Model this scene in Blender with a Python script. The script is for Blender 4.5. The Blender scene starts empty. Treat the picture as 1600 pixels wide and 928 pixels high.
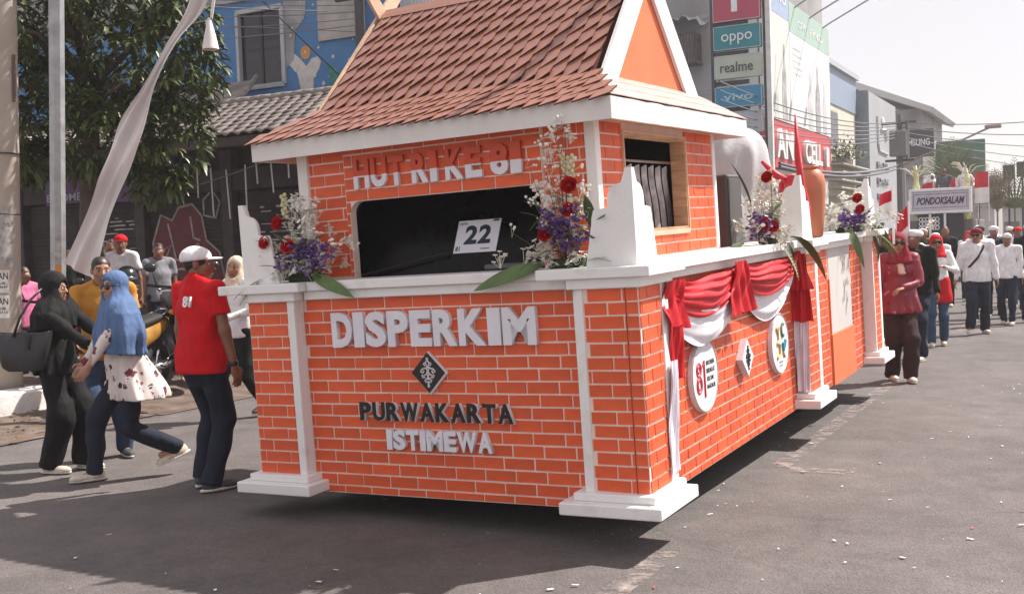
import bpy, bmesh, math, random
import numpy as np
from mathutils import Vector, Matrix, Euler
random.seed(7); RNG = np.random.default_rng(7)
SC = bpy.context.scene
COL = SC.collection
R = math.radians

# ------------------------------------------------------------------ camera
CAM_H, CAM_PITCH, CAM_ROLL, CAM_F = 1.6, 0.04445660, R(2.071), 1723.25
cd = bpy.data.cameras.new('camera'); cam = bpy.data.objects.new('camera', cd); COL.objects.link(cam)
cd.sensor_fit = 'HORIZONTAL'; cd.sensor_width = 36.0; cd.lens = 36.0*CAM_F/1600.0
cd.clip_start = 0.1; cd.clip_end = 3000
_f = Vector((0, math.cos(CAM_PITCH), -math.sin(CAM_PITCH))); _r = Vector((1, 0, 0)); _u = _r.cross(_f)
_R = _r*math.cos(CAM_ROLL) - _u*math.sin(CAM_ROLL); _U = _u*math.cos(CAM_ROLL) + _r*math.sin(CAM_ROLL)
cam.matrix_world = Matrix(((_R.x, _U.x, -_f.x, 0), (_R.y, _U.y, -_f.y, 0), (_R.z, _U.z, -_f.z, CAM_H), (0, 0, 0, 1)))
SC.camera = cam

# ------------------------------------------------------------------ light
SUN_VEC = Vector((0.74, 0.29, 1.0)).normalized()          # towards the sun
sd = bpy.data.lights.new('sun', 'SUN'); sd.energy = 5.0; sd.angle = R(0.6); sd.color = (1.0, 0.935, 0.875)
sun = bpy.data.objects.new('sun', sd); COL.objects.link(sun)
sun.rotation_euler = SUN_VEC.to_track_quat('Z', 'Y').to_euler(); sun.location = (20, 5, 30)
w = bpy.data.worlds.new('World'); SC.world = w; w.use_nodes = True
nt = w.node_tree; nt.nodes.clear()
sky = nt.nodes.new('ShaderNodeTexSky'); sky.sky_type = 'NISHITA'; sky.sun_disc = False
sky.sun_elevation = math.asin(SUN_VEC.z); sky.sun_rotation = math.atan2(SUN_VEC.x, SUN_VEC.y)
sky.air_density = 1.0; sky.dust_density = 1.5; sky.ozone_density = 1.0
bg = nt.nodes.new('ShaderNodeBackground'); bg.inputs['Strength'].default_value = 0.13
wo = nt.nodes.new('ShaderNodeOutputWorld')
# thin bright cloud veil over the whole sky
wtc = nt.nodes.new('ShaderNodeTexCoord'); wn = nt.nodes.new('ShaderNodeTexNoise'); wn.inputs['Scale'].default_value = 2.2; wn.inputs['Detail'].default_value = 6
nt.links.new(wtc.outputs['Generated'], wn.inputs[0])
wr = nt.nodes.new('ShaderNodeMapRange'); wr.inputs['From Min'].default_value = .3; wr.inputs['From Max'].default_value = .7; wr.inputs['To Min'].default_value = .72; wr.inputs['To Max'].default_value = .9
nt.links.new(wn.outputs[0], wr.inputs[0])
wm = nt.nodes.new('ShaderNodeMix'); wm.data_type = 'RGBA'; wm.inputs[7].default_value = (4.5, 4.15, 4.15, 1)
nt.links.new(wr.outputs[0], wm.inputs[0]); nt.links.new(sky.outputs[0], wm.inputs[6]); nt.links.new(wm.outputs[2], bg.inputs[0]); nt.links.new(bg.outputs[0], wo.inputs[0])
SC.view_settings.view_transform = 'Standard'; SC.view_settings.look = 'None'
SC.view_settings.exposure = 0.70; SC.view_settings.gamma = 1.0; SC.view_settings.use_curve_mapping = False
SC.cycles.max_bounces = 6; SC.cycles.use_denoising = True

# street axes: a runs along the street away from the camera, b to its right
A = R(28.0)
SV = Vector((math.sin(A), math.cos(A), 0)); NV = Vector((math.cos(A), -math.sin(A), 0))
def st(a, b, z=0.0): return SV*a + NV*b + Vector((0, 0, z))
STREET = Matrix(((NV.x, SV.x, 0, 0), (NV.y, SV.y, 0, 0), (0, 0, 1, 0), (0, 0, 0, 1)))   # local x = b, local y = a
# float axes (fitted): local x to its own right, y to its rear, z up
FM = Matrix(((0.87157607, 0.48907306, -0.03409849, 0.63122609), (-0.48967277, 0.87182748, -0.01172286, 5.7193763),
             (0.02399466, 0.02691446, 0.99934972, 0.1356397), (0, 0, 0, 1)))

# ------------------------------------------------------------------ scene helpers
def tag(o, label=None, cat=None, group=None, kind=None):
    if label: o['label'] = label
    if cat: o['category'] = cat
    if group: o['group'] = group
    if kind: o['kind'] = kind
    return o
def empty(name, loc=(0, 0, 0), rz=0, mw=None, parent=None):
    o = bpy.data.objects.new(name, None); COL.objects.link(o); o.empty_display_size = .1
    if parent: o.parent = parent
    if mw is not None: o.matrix_world = mw
    else: o.location = loc; o.rotation_euler = (0, 0, rz)
    return o
def thing(name, label, cat, loc=(0, 0, 0), rz=0, group=None, mw=None):
    return tag(empty(name, loc, rz, mw), label, cat, group)
def link(name, me, parent=None, loc=None, rot=None):
    o = bpy.data.objects.new(name, me); COL.objects.link(o)
    if parent: o.parent = parent
    if loc is not None: o.location = loc
    if rot is not None: o.rotation_euler = rot
    return o
def mesh_np(name, V, F, mats=(), smooth=False, fm=None):
    """V (n,3) array; F (m,k) array of equal-sided faces"""
    V = np.asarray(V, np.float32); F = np.asarray(F, np.int32); k = F.shape[1]
    me = bpy.data.meshes.new(name)
    me.vertices.add(len(V)); me.vertices.foreach_set('co', V.ravel())
    me.loops.add(F.size); me.loops.foreach_set('vertex_index', F.ravel())
    me.polygons.add(len(F)); me.polygons.foreach_set('loop_start', np.arange(0, F.size, k, dtype=np.int32))
    try: me.polygons.foreach_set('loop_total', np.full(len(F), k, np.int32))
    except Exception: pass
    for m in mats: me.materials.append(m)
    if fm is not None: me.polygons.foreach_set('material_index', np.asarray(fm, np.int32))
    if smooth: me.polygons.foreach_set('use_smooth', np.ones(len(F), bool))
    me.update(calc_edges=True)
    return me
class MB:
    """collects simple shapes into one mesh"""
    def __init__(s): s.v = []; s.f = []; s.m = []; s.cur = 0; s.sm = []; s.smooth = False
    def add(s, V, F, mi=None):
        n = len(s.v); s.v += [tuple(p) for p in V]
        for f in F: s.f.append(tuple(i+n for i in f)); s.m.append(s.cur if mi is None else mi); s.sm.append(s.smooth)
        return s
    def box(s, x0, x1, y0, y1, z0, z1, mi=None, M=None):
        V = [(x, y, z) for z in (z0, z1) for y in (y0, y1) for x in (x0, x1)]
        if M is not None: V = [M @ Vector(p) for p in V]
        return s.add(V, [(0, 2, 3, 1), (4, 5, 7, 6), (0, 1, 5, 4), (1, 3, 7, 5), (3, 2, 6, 7), (2, 0, 4, 6)], mi)
    def bbox(s, x0, x1, y0, y1, z0, z1, b=.006, mi=None, M=None):
        """box with chamfered edges"""
        X = (x0, x0+b, x1-b, x1); Y = (y0, y0+b, y1-b, y1); Z = (z0, z0+b, z1-b, z1)
        V = []; idx = {}
        for i, xs in ((0, (0, 1)), (1, (3, 2))):
            for j, ys in ((0, (0, 1)), (1, (3, 2))):
                for k, zs in ((0, (0, 1)), (1, (3, 2))):
                    idx[i, j, k, 'x'] = len(V); V.append((X[xs[0]], Y[ys[1]], Z[zs[1]]))
                    idx[i, j, k, 'y'] = len(V); V.append((X[xs[1]], Y[ys[0]], Z[zs[1]]))
                    idx[i, j, k, 'z'] = len(V); V.append((X[xs[1]], Y[ys[1]], Z[zs[0]]))
        F = []
        q = lambda *t: F.append([idx[u] for u in t])
        for i in (0, 1):
            q((i,0,0,'x'),(i,1,0,'x'),(i,1,1,'x'),(i,0,1,'x')); q((0,i,0,'y'),(1,i,0,'y'),(1,i,1,'y'),(0,i,1,'y')); q((0,0,i,'z'),(1,0,i,'z'),(1,1,i,'z'),(0,1,i,'z'))
            for j in (0, 1):
                q((i,j,0,'x'),(i,j,1,'x'),(i,j,1,'y'),(i,j,0,'y')); q((i,0,j,'x'),(i,1,j,'x'),(i,1,j,'z'),(i,0,j,'z')); q((0,i,j,'y'),(1,i,j,'y'),(1,i,j,'z'),(0,i,j,'z'))
                for k in (0, 1): q((i,j,k,'x'),(i,j,k,'y'),(i,j,k,'z'))
        c = Vector(((x0+x1)/2, (y0+y1)/2, (z0+z1)/2))
        for f in F:
            p = [Vector(V[t]) for t in f]
            if (p[1]-p[0]).cross(p[2]-p[1]).dot(sum(p, Vector())/len(p)-c) < 0: f.reverse()
        if M is not None: V = [M @ Vector(p) for p in V]
        return s.add(V, F, mi)
    def tube(s, pts, rad, n=8, mi=None, cap=True):
        pts = [Vector(p) for p in pts]; N = len(pts)
        rad = rad if hasattr(rad, '__len__') else [rad]*N
        t0 = (pts[1]-pts[0]).normalized(); up = Vector((0, 0, 1)) if abs(t0.z) < .9 else Vector((1, 0, 0))
        u = t0.cross(up).normalized(); V = []; F = []
        for i in range(N):
            t = (pts[min(i+1, N-1)]-pts[max(i-1, 0)]).normalized()
            u = (u - t*u.dot(t)).normalized(); v = t.cross(u)
            for k in range(n):
                a = 2*math.pi*k/n; V.append(pts[i]+(u*math.cos(a)+v*math.sin(a))*rad[i])
        for i in range(N-1):
            for k in range(n):
                F.append((i*n+k, i*n+(k+1) % n, (i+1)*n+(k+1) % n, (i+1)*n+k))
        if cap: F.append(tuple(range(n-1, -1, -1))); F.append(tuple((N-1)*n+k for k in range(n)))
        return s.add(V, F, mi)
    def lathe(s, prof, n=20, mi=None, M=None, cap=True):
        V = []; F = []
        for r, z in prof:
            for k in range(n): a = 2*math.pi*k/n; V.append(Vector((r*math.cos(a), r*math.sin(a), z)))
        m = len(prof)
        for i in range(m-1):
            for k in range(n): F.append((i*n+k, i*n+(k+1) % n, (i+1)*n+(k+1) % n, (i+1)*n+k))
        if cap: F.append(tuple(range(n-1, -1, -1))); F.append(tuple((m-1)*n+k for k in range(n)))
        if M is not None: V = [M @ p for p in V]
        return s.add(V, F, mi)
    def prism(s, poly, d, M, mi=None):
        """polygon in local xy extruded to +z by d, mapped by M"""
        n = len(poly); V = [M @ Vector((x, y, 0)) for x, y in poly]+[M @ Vector((x, y, d)) for x, y in poly]
        F = [tuple(range(n-1, -1, -1)), tuple(range(n, 2*n))]+[(i, (i+1) % n, n+(i+1) % n, n+i) for i in range(n)]
        return s.add(V, F, mi)
    def ball(s, c, r, n=10, mi=None, M=None):
        r = r if hasattr(r, '__len__') else (r, r, r); V = []; F = []; m = max(4, n//2)
        for i in range(m+1):
            th = math.pi*i/m
            for k in range(n):
                a = 2*math.pi*k/n; p = Vector((r[0]*math.sin(th)*math.cos(a), r[1]*math.sin(th)*math.sin(a), r[2]*math.cos(th)))
                if M is not None: p = M @ p
                V.append(p+Vector(c))
        for i in range(m):
            for k in range(n): F.append((i*n+k, (i+1)*n+k, (i+1)*n+(k+1) % n, i*n+(k+1) % n))
        return s.add(V, F, mi)
    def mesh(s, name, mats):
        mats = mats if isinstance(mats, (list, tuple)) else [mats]
        me = bpy.data.meshes.new(name); me.from_pydata(s.v, [], s.f)
        for m in mats: me.materials.append(m)
        me.polygons.foreach_set('material_index', s.m); me.polygons.foreach_set('use_smooth', s.sm); me.update()
        return me
    def obj(s, name, mats, parent=None, loc=None, rot=None): return link(name, s.mesh(name, mats), parent, loc, rot)
def frame(o, ex, ey, ez=None):
    ex = Vector(ex); ey = Vector(ey); ez = Vector(ez) if ez is not None else ex.cross(ey); o = Vector(o)
    return Matrix(((ex.x, ey.x, ez.x, o.x), (ex.y, ey.y, ez.y, o.y), (ex.z, ey.z, ez.z, o.z), (0, 0, 0, 1)))

# ------------------------------------------------------------------ text (built-in font) as meshes
_tc = {}
def text_mesh(ch, depth=.02, bold=.0, shear=0.0):
    key = (ch, round(depth, 4), bold, shear)
    c = bpy.data.curves.new('t', 'FONT'); c.body = ch; c.extrude = .5; c.offset = bold; c.shear = shear; c.resolution_u = 3
    o = bpy.data.objects.new('t', c); COL.objects.link(o)
    dg = bpy.context.evaluated_depsgraph_get(); me = bpy.data.meshes.new_from_object(o.evaluated_get(dg))
    bpy.data.objects.remove(o); bpy.data.curves.remove(c)
    n = len(me.vertices); co = np.empty(n*3, np.float32); me.vertices.foreach_get('co', co); co = co.reshape(-1, 3)
    return me, co
def text_obj(name, s, mats, M, w, h, depth=.02, bold=.02, parent=None, shear=0.0, two=None):
    """text filling a w x h box whose lower left corner is M's origin; +z of M is outward"""
    me, co = text_mesh(s, depth, bold, shear)
    lo = co.min(0); hi = co.max(0); e = np.maximum(hi-lo, 1e-6)
    co = (co-lo)/e*np.array([w, h, depth], np.float32)
    Mn = np.array(M); co = co @ Mn[:3, :3].T + Mn[:3, 3]
    me.vertices.foreach_set('co', co.astype(np.float32).ravel())
    me.materials.clear()
    for m in (mats if isinstance(mats, (list, tuple)) else [mats]): me.materials.append(m)
    me.update(); me.name = name
    return link(name, me, parent)

# ------------------------------------------------------------------ materials
def M_(name, col, rough=.6, var=.08, scale=6., bump=0., bscale=60., metal=0., spec=.5, col2=None, detail=6, thr=None, rnd=0., coord='Object', stretch=None, alpha=None, trans=0, sheen=0, bdist=.01):
    m = bpy.data.materials.new(name); m.use_nodes = True; nt = m.node_tree; L = nt.links.new
    b = nt.nodes['Principled BSDF']
    b.inputs['Roughness'].default_value = rough; b.inputs['Metallic'].default_value = metal
    b.inputs['Specular IOR Level'].default_value = spec
    if sheen: b.inputs['Sheen Weight'].default_value = sheen
    if trans: b.inputs['Transmission Weight'].default_value = trans
    tc = nt.nodes.new('ShaderNodeTexCoord'); src = tc.outputs[coord]
    if stretch:
        mp = nt.nodes.new('ShaderNodeMapping'); mp.inputs['Scale'].default_value = stretch; L(src, mp.inputs[0]); src = mp.outputs[0]
    n = nt.nodes.new('ShaderNodeTexNoise'); n.inputs['Scale'].default_value = scale; n.inputs['Detail'].default_value = detail; L(src, n.inputs[0])
    rp = nt.nodes.new('ShaderNodeValToRGB'); e = rp.color_ramp.elements
    c = np.array(col[:3], float)
    if col2 is None:
        e[0].color = (*np.clip(c*(1-var*1.6), 0, 1), 1); e[1].color = (*np.clip(c*(1+var*1.2), 0, 1), 1); e[0].position = .3; e[1].position = .7
    else:
        e[0].color = (*c, 1); e[1].color = (*col2[:3], 1); t = thr or (.45, .6); e[0].position, e[1].position = t
    L(n.outputs[0], rp.inputs[0]); out = rp.outputs[0]
    if rnd:
        oi = nt.nodes.new('ShaderNodeObjectInfo'); hs = nt.nodes.new('ShaderNodeHueSaturation')
        mr = nt.nodes.new('ShaderNodeMapRange'); mr.inputs['To Min'].default_value = 1-rnd; mr.inputs['To Max'].default_value = 1+rnd
        L(oi.outputs['Random'], mr.inputs[0]); L(mr.outputs[0], hs.inputs['Value']); L(out, hs.inputs['Color']); out = hs.outputs[0]
    L(out, b.inputs['Base Color'])
    rr = nt.nodes.new('ShaderNodeMapRange'); rr.inputs['To Min'].default_value = max(rough-.1, .02); rr.inputs['To Max'].default_value = min(rough+.1, 1)
    L(n.outputs[0], rr.inputs[0]); L(rr.outputs[0], b.inputs['Roughness'])
    if bump:
        n2 = nt.nodes.new('ShaderNodeTexNoise'); n2.inputs['Scale'].default_value = bscale; n2.inputs['Detail'].default_value = 4; L(src, n2.inputs[0])
        bp = nt.nodes.new('ShaderNodeBump'); bp.inputs['Strength'].default_value = bump; bp.inputs['Distance'].default_value = bdist
        L(n2.outputs[0], bp.inputs['Height']); L(bp.outputs[0], b.inputs['Normal'])
    return m
MT = {}
def mat(k, *a, **kw):
    if k not in MT: MT[k] = M_(k, *a, **kw)
    return MT[k]
# ================================================================== THE BRICK-PATTERNED PARADE FLOAT
ORANGE = mat('orange_brick_paint', (0.74, 0.106, 0.028), .55, .16, 3.5, .3, 70, rnd=.10, detail=10)
MORTAR = mat('mortar_paint', (0.82, 0.66, 0.58), .7, .05, 9, .2, 120)
WHITE = mat('white_paint', (0.80, 0.785, 0.77), .5, .03, 7, .25, 50, col2=(.66, .63, .60), thr=(.56, .80), detail=10)
LETW = mat('letter_foam_white', (0.74, 0.73, 0.78), .6, .04, 8, .2, 90)
LETB = mat('letter_black', (0.012, 0.009, 0.008), .35, .2, 8)
LETR = mat('letter_red', (0.60, 0.066, 0.020), .5, .06, 8)
PEACH = mat('gable_orange_board', (0.72, 0.17, 0.062), .55, .07, 3, .15, 60)
GREYP = mat('pale_grey_panel', (0.55, 0.52, 0.50), .6, .05, 2)
SHING = mat('brown_shingle_board', (0.34, 0.150, 0.085), .34, .10, 2.2, .10, 40, rnd=.07, spec=.6, col2=(.27, .115, .105), thr=(.35, .65), coord='Generated')
SHEDGE = mat('roof_underlay_slit_shade', (0.085, 0.018, 0.012), .8, .1)  # roof base; on shingle edges its dark colour stands in for slit shadows
WOOD = mat('raw_plywood', (0.52, 0.30, 0.17), .65, .18, 6, .3, 60, stretch=(1, 1, 8))
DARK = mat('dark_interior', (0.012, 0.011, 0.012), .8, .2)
BLACKRUB = mat('black_rubber', (0.014, 0.013, 0.013), .7, .15, 12, .3, 60)
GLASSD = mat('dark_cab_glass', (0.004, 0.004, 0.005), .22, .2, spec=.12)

FL = thing('parade_float', 'large orange brick-patterned parade float with steep shingled roof and white corner pillars', 'parade float', mw=FM)

# ---- bricks
BL, BH, BT = .197, .0711, .0055
GAP = .0096
_bm = {}
brick_count = 0
stuffb = MB()
def brick_mesh(w_, h_):
    k = (round(w_, 3), round(h_, 3))
    if k not in _bm:
        mb = MB(); x, z = k[0]/2, k[1]/2; c = .0022; t = BT
        V = [(-x, -z, 0), (x, -z, 0), (x, z, 0), (-x, z, 0), (-x+c, -z+c, t), (x-c, -z+c, t), (x-c, z-c, t), (-x+c, z-c, t)]
        mb.add(V, [(4, 5, 6, 7), (0, 1, 5, 4), (1, 2, 6, 5), (2, 3, 7, 6), (3, 0, 4, 7)])
        _bm[k] = (mb, mb.mesh('brick', ORANGE))
    return _bm[k]
def bricks(M, u0, u1, v0, v1, parent=None, off=0., hole=None, mode='part', seed=0, len_=BL):
    """bricks on a rectangle of the plane M (x along, y up, z out); hole(v)->(ua,ub) or None"""
    global brick_count
    rnd = random.Random(seed); row = 0; v = v1
    while v > v0+.012:
        va = max(v0, v-BH); vm = (v+va)/2; h = v-va-GAP
        segs = [(u0, u1)]
        hh = hole(vm, va, v) if hole else None
        if hh: segs = [(u0, min(u1, hh[0])), (max(u0, hh[1]), u1)]
        o = off+(.62*len_ if row % 2 else 0)+rnd.uniform(-.012, .012)
        u = u0-len_+(o % len_)
        while u < u1:
            for sa, sb in segs:
                a = max(u, sa); b = min(u+len_, sb)
                if b-a > .022 and h > .01:
                    mb, me = brick_mesh(b-a-GAP*rnd.uniform(.55, 1.25), h+rnd.uniform(-.0016, .0022))
                    loc = M @ Vector(((a+b)/2, vm, 0))
                    if mode == 'part':
                        ob = link('brick', me, parent); ob.matrix_local = M @ Matrix.Translation(((a+b)/2, vm, 0)) @ Matrix.Rotation(rnd.gauss(0, .0055), 4, 'Z')
                        brick_count += 1
                    else:
                        T_ = M @ Matrix.Translation(((a+b)/2, vm, 0)); stuffb.add([T_ @ Vector(p) for p in mb.v], mb.f)
            u += len_
        v -= BH; row += 1
FRONT = lambda y: frame((0, y, 0), (1, 0, 0), (0, 0, 1))      # z out = -y
SIDE = lambda x: frame((x, 0, 0), (0, 1, 0), (0, 0, 1))       # z out = +x
ZB, ZT = .06, 1.245
# ---- lower body
fw = MB().box(-2.40, -.002, 0, .03, ZB, ZT+.05).obj('front_wall', MORTAR, FL)
bricks(FRONT(0), -2.146, -.257, ZB, ZT, fw, .03, seed=1)
# small bricks of wall that show under the pillar bases are part of the same courses
sw = MB().box(-.03, 0, .031, 6.3, ZB, ZT+.05).obj('side_wall', MORTAR, FL)
lw = MB().box(-2.40, -2.37, .031, 6.3, ZB, ZT+.05).obj('side_wall', ORANGE, FL)
rw = MB().box(-2.369, -.031, 6.27, 6.3, ZB, ZT+.05).obj('rear_wall', ORANGE, FL)
dk = MB().box(-2.369, -.031, .031, 6.269, ZT-.03, ZT+.03).obj('deck', mat('deck_board', (.28, .20, .13), .8, .2), FL)
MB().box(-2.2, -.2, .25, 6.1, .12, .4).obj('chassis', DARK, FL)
bricks(SIDE(0), .30, 3.187, ZB, ZT, None, .05, mode='stuff', seed=2)
bricks(SIDE(0), 3.55, 4.33, ZB, ZT, None, .09, mode='stuff', seed=3)
bricks(SIDE(0), 5.22, 5.70, ZB, ZT, None, .02, mode='stuff', seed=4)
# service opening with pale panel above an orange board
MB().bbox(-.004, .006, 4.36, 5.20, .50, 1.245, .002).obj('pale_panel', GREYP, FL)
MB().bbox(-.004, .022, 4.33, 5.195, ZB, .50, .003).obj('orange_board', PEACH, FL)
MB().bbox(.0001, .016, 4.33, 4.358, .505, .98, .003).obj('board_edge', PEACH, FL)
# ---- corner towers
TW = [(-.257, .106, -.088, .29, True), (-2.51, -2.146, -.088, .29, True), (-.257, .106, 3.187, 3.55, True), (-.257, .106, 5.70, 6.06, True), (-2.51, -2.146, 5.70, 6.06, False)]
def finial_profile():
    P = [(0, 0), (0, .495), (.035, .495), (.058, .43)]
    for i in range(9): a = i/8*math.pi/2; P.append((.066+.078*math.sin(a), .335+.085*math.cos(a)))
    P += [(.145, .298), (.165, .30), (.225, .292), (.238, .25), (.24, .225), (.285, .0)]
    return P
for i, (xa, xb, ya, yb, _) in enumerate(TW):
    zb = .179
    mirror = i in (1, 4)
    t = MB().box(xa, xb, ya, yb, zb-.01, ZT+.05).obj('pillar', MORTAR, FL)
    if i in (0, 1):
        if i == 0:
            bricks(FRONT(ya), xa+.052, xb, zb, ZT, t, .02, seed=10); MB().bbox(xa-.004, xa+.05, ya-.008, ya+.02, zb, ZT, .003).obj('trim_strip', WHITE, t)
            bricks(SIDE(xb), ya, .20, zb, ZT, t, .1, seed=11); MB().bbox(xb-.002, xb+.008, .202, yb+.006, zb, ZT, .003).obj('trim_strip', WHITE, t)
            MB().box(xa-.003, xa, ya+.021, -.001, zb, ZT).obj('white_side', WHITE, t)
            MB().box(.034, .0375, ya-.0075, ya-.0002, zb, ZT).obj('vinyl_seam', mat('seam_dark', (.20, .03, .015), .7), t)
        else:
            bricks(FRONT(ya), xa, xb-.052, zb, ZT, t, .12, seed=12); MB().bbox(xb-.05, xb+.004, ya-.008, ya+.02, zb, ZT, .003).obj('trim_strip', WHITE, t)
            MB().box(xb, xb+.003, ya+.021, -.007, zb, ZT).obj('white_side', WHITE, t)
    elif i in (2, 3):
        MB().box(.0065, xb, ya-.003, ya, zb, ZT).obj('white_side', WHITE, t)
        bricks(SIDE(xb), ya, yb-.08, zb, ZT, t, .05, seed=20+i); MB().bbox(xb-.002, xb+.008, yb-.078, yb+.004, zb, ZT, .003).obj('trim_strip', WHITE, t)
        if i == 3: MB().bbox(xb-.002, xb+.008, ya-.004, ya+.03, zb, ZT, .003).obj('trim_strip', WHITE, t)
    # base : slab and step
    b = .095
    MB().bbox(xa-b-.022, xb+b, ya-.113, yb+.06, .072, .138, .006).obj('base_slab', WHITE, t)
    MB().bbox(xa-.055, xb+.045, ya-.055, yb+.02, .1385, zb+.002, .005).obj('base_step', WHITE, t)
    # ledge
    MB().bbox(xa-.03, xb+.028, ya-.03, yb+.04, ZT, 1.298, .004).obj('ledge_moulding', WHITE, t)
    MB().bbox(xa-.19 if not mirror else xa-.19, xb+.088, ya-.06, yb+.085, 1.2985, 1.355, .005).obj('ledge_slab', WHITE, t)
    # finial : two stepped boards meeting at the outer corner
    P = finial_profile(); z0 = 1.3555
    f_ = MB()
    cx = xa-.035 if mirror else xb-.004; cy = ya+.038
    sgn = 1 if mirror else -1
    if mirror: Mf = frame((cx, cy, z0), (1, 0, 0), (0, 0, 1)); f_.prism(P, .02, Mf)
    else: f_.prism([(-x, z) for x, z in P][::-1], .02, frame((cx, cy, z0), (1, 0, 0), (0, 0, 1)))
    fo = f_.obj('finial', WHITE, t)
    s_ = MB()
    if mirror: s_.prism(P[:], .02, frame((cx, cy-.0005, z0), (0, 1, 0), (0, 0, 1)))
    else: s_.prism(P, .02, frame((cx-.019, cy-.0195, z0), (0, 1, 0), (0, 0, 1)))
    s_.obj('finial_side', WHITE, fo)
# ---- ledge between the towers
MB().bbox(-2.10, -.30, -.045, .24, ZT+.0005, 1.2975, .004).obj('front_ledge', WHITE, FL)
MB().bbox(-2.052, -.45, -.075, .24, 1.299, 1.3535, .005).obj('front_ledge_slab', WHITE, FL)
for ya, yb in ((.335, 3.15), (3.595, 5.66)):
    MB().bbox(-.30, .045, ya, yb, ZT+.0005, 1.2975, .004).obj('side_ledge', WHITE, FL)
    MB().bbox(-.30, .085, ya+.045, yb-.06, 1.299, 1.3535, .005).obj('side_ledge_slab', WHITE, FL)
    MB().bbox(-2.42, -2.12, ya, yb, ZT+.0005, 1.3535, .004).obj('side_ledge', WHITE, FL)
# ---- upper house
HX0, HX1, HY0, HY1, HZ0, HZ1 = -2.282, -.2285, .233, 2.187, 1.30, 2.22
def windhole(v, va=0, vb=0):
    ua, ub, zt, r = -1.90, -.575, 1.822, .075
    if v > zt: return None
    d = max(0, v-(zt-r)); k = r-math.sqrt(max(r*r-d*d, 0))
    return (ua+k, ub-k)
uf = MB(); Mf = FRONT(HY0)
arcL = [(-1.90+.075*(1-math.cos(a)), 1.747+.075*math.sin(a)) for a in [i*math.pi/12 for i in range(7)]]
arcR = [(-.575-.075*(1-math.cos(a)), 1.747+.075*math.sin(a)) for a in [i*math.pi/12 for i in range(6, -1, -1)]]
uf.prism([(HX0, HZ0), (-1.90, HZ0)]+arcL+arcR+[(-.575, HZ0), (HX1, HZ0), (HX1, HZ1), (HX0, HZ1)], -.045, frame((0, HY0, 0), (1, 0, 0), (0, 0, 1)))
ufo = uf.obj('upper_front_wall', MORTAR, FL)
bricks(Mf, -2.21, -1.93, 1.36, 2.145, ufo, .11, seed=30, len_=.21)
bricks(Mf, -.55, -.283, 1.36, 2.145, ufo, .02, seed=31, len_=.21)
panelM = FRONT(HY0-.012)
pm = MB(); pm.prism([(-1.928, 1.356), (-1.90, 1.356)]+arcL+arcR+[(-.575, 1.356), (-.552, 1.356), (-.552, 2.15), (-1.928, 2.15)], .0115, frame((0, HY0, 0), (1, 0, 0), (0, 0, 1)))
pmo = pm.obj('centre_panel', MORTAR, FL)
bricks(panelM, -1.928, -.552, 1.36, 1.822+5*BH, pmo, .16, hole=lambda vm, va, vb: windhole(vm), seed=32, len_=.225)
us = MB()
WY0, WY1, WZ0, WZ1 = .60, 1.60, 1.515, 2.092
for ya, yb, za, zb_ in ((HY0+.046, WY0, HZ0, HZ1), (WY1, HY1, HZ0, HZ1), (WY0, WY1, HZ0, WZ0), (WY0, WY1, WZ1, HZ1)): us.box(HX1-.03, HX1, ya, yb, za, zb_)
uso = us.obj('upper_side_wall', MORTAR, FL)
hs = lambda vm, va, vb: (WY0, WY1) if WZ0-.02 < vm < WZ1+.02 else None
bricks(SIDE(HX1), .275, 2.14, 1.36, 2.145, None, .07, hole=hs, mode='stuff', seed=33, len_=.21)
sb = stuffb.obj('brickwork', ORANGE, FL); sb['kind'] = 'stuff'
MB().box(HX0, HX0+.03, HY0+.046, HY1-.031, HZ0, HZ1).obj('upper_side_wall', ORANGE, FL)
MB().box(HX0, HX1, HY1-.03, HY1, HZ0, HZ1).obj('upper_rear_wall', ORANGE, FL)
for xa, xb, ya, yb in ((HX0-.012, HX0+.068, HY0-.014, HY0+.06), (HX1-.055, HX1+.012, HY0-.014, HY0+.05), (HX1-.05, HX1+.012, HY1-.045, HY1+.012), (HX0-.012, HX0+.05, HY1-.05, HY1+.012)):
    MB().bbox(xa, xb, ya, yb, 1.354, 2.17, .004).obj('corner_post', WHITE, FL)
# side window : deep plywood box frame
wf = MB()
for ya, yb, za, zb_ in ((WY0, WY1, WZ1-.016, WZ1), (WY0, WY1, WZ0, WZ0+.016), (WY0, WY0+.016, WZ0+.016, WZ1-.016), (WY1-.016, WY1, WZ0+.016, WZ1-.016)): wf.box(HX1-.085, HX1+.012, ya+.001, yb-.001, za, zb_)
wfo = wf.obj('side_window_frame', WOOD, FL)
MB().box(HX1-.02, HX1+.018, WY0-.012, WY0, WZ0-.012, WZ1+.012).box(HX1-.02, HX1+.018, WY1, WY1+.012, WZ0-.012, WZ1+.012).box(HX1-.02, HX1+.018, WY0, WY1, WZ1, WZ1+.012).box(HX1-.02, HX1+.018, WY0, WY1, WZ0-.03, WZ0).obj('frame_edge', mat('pale_trim', (.62, .42, .30), .6), wfo)
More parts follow.
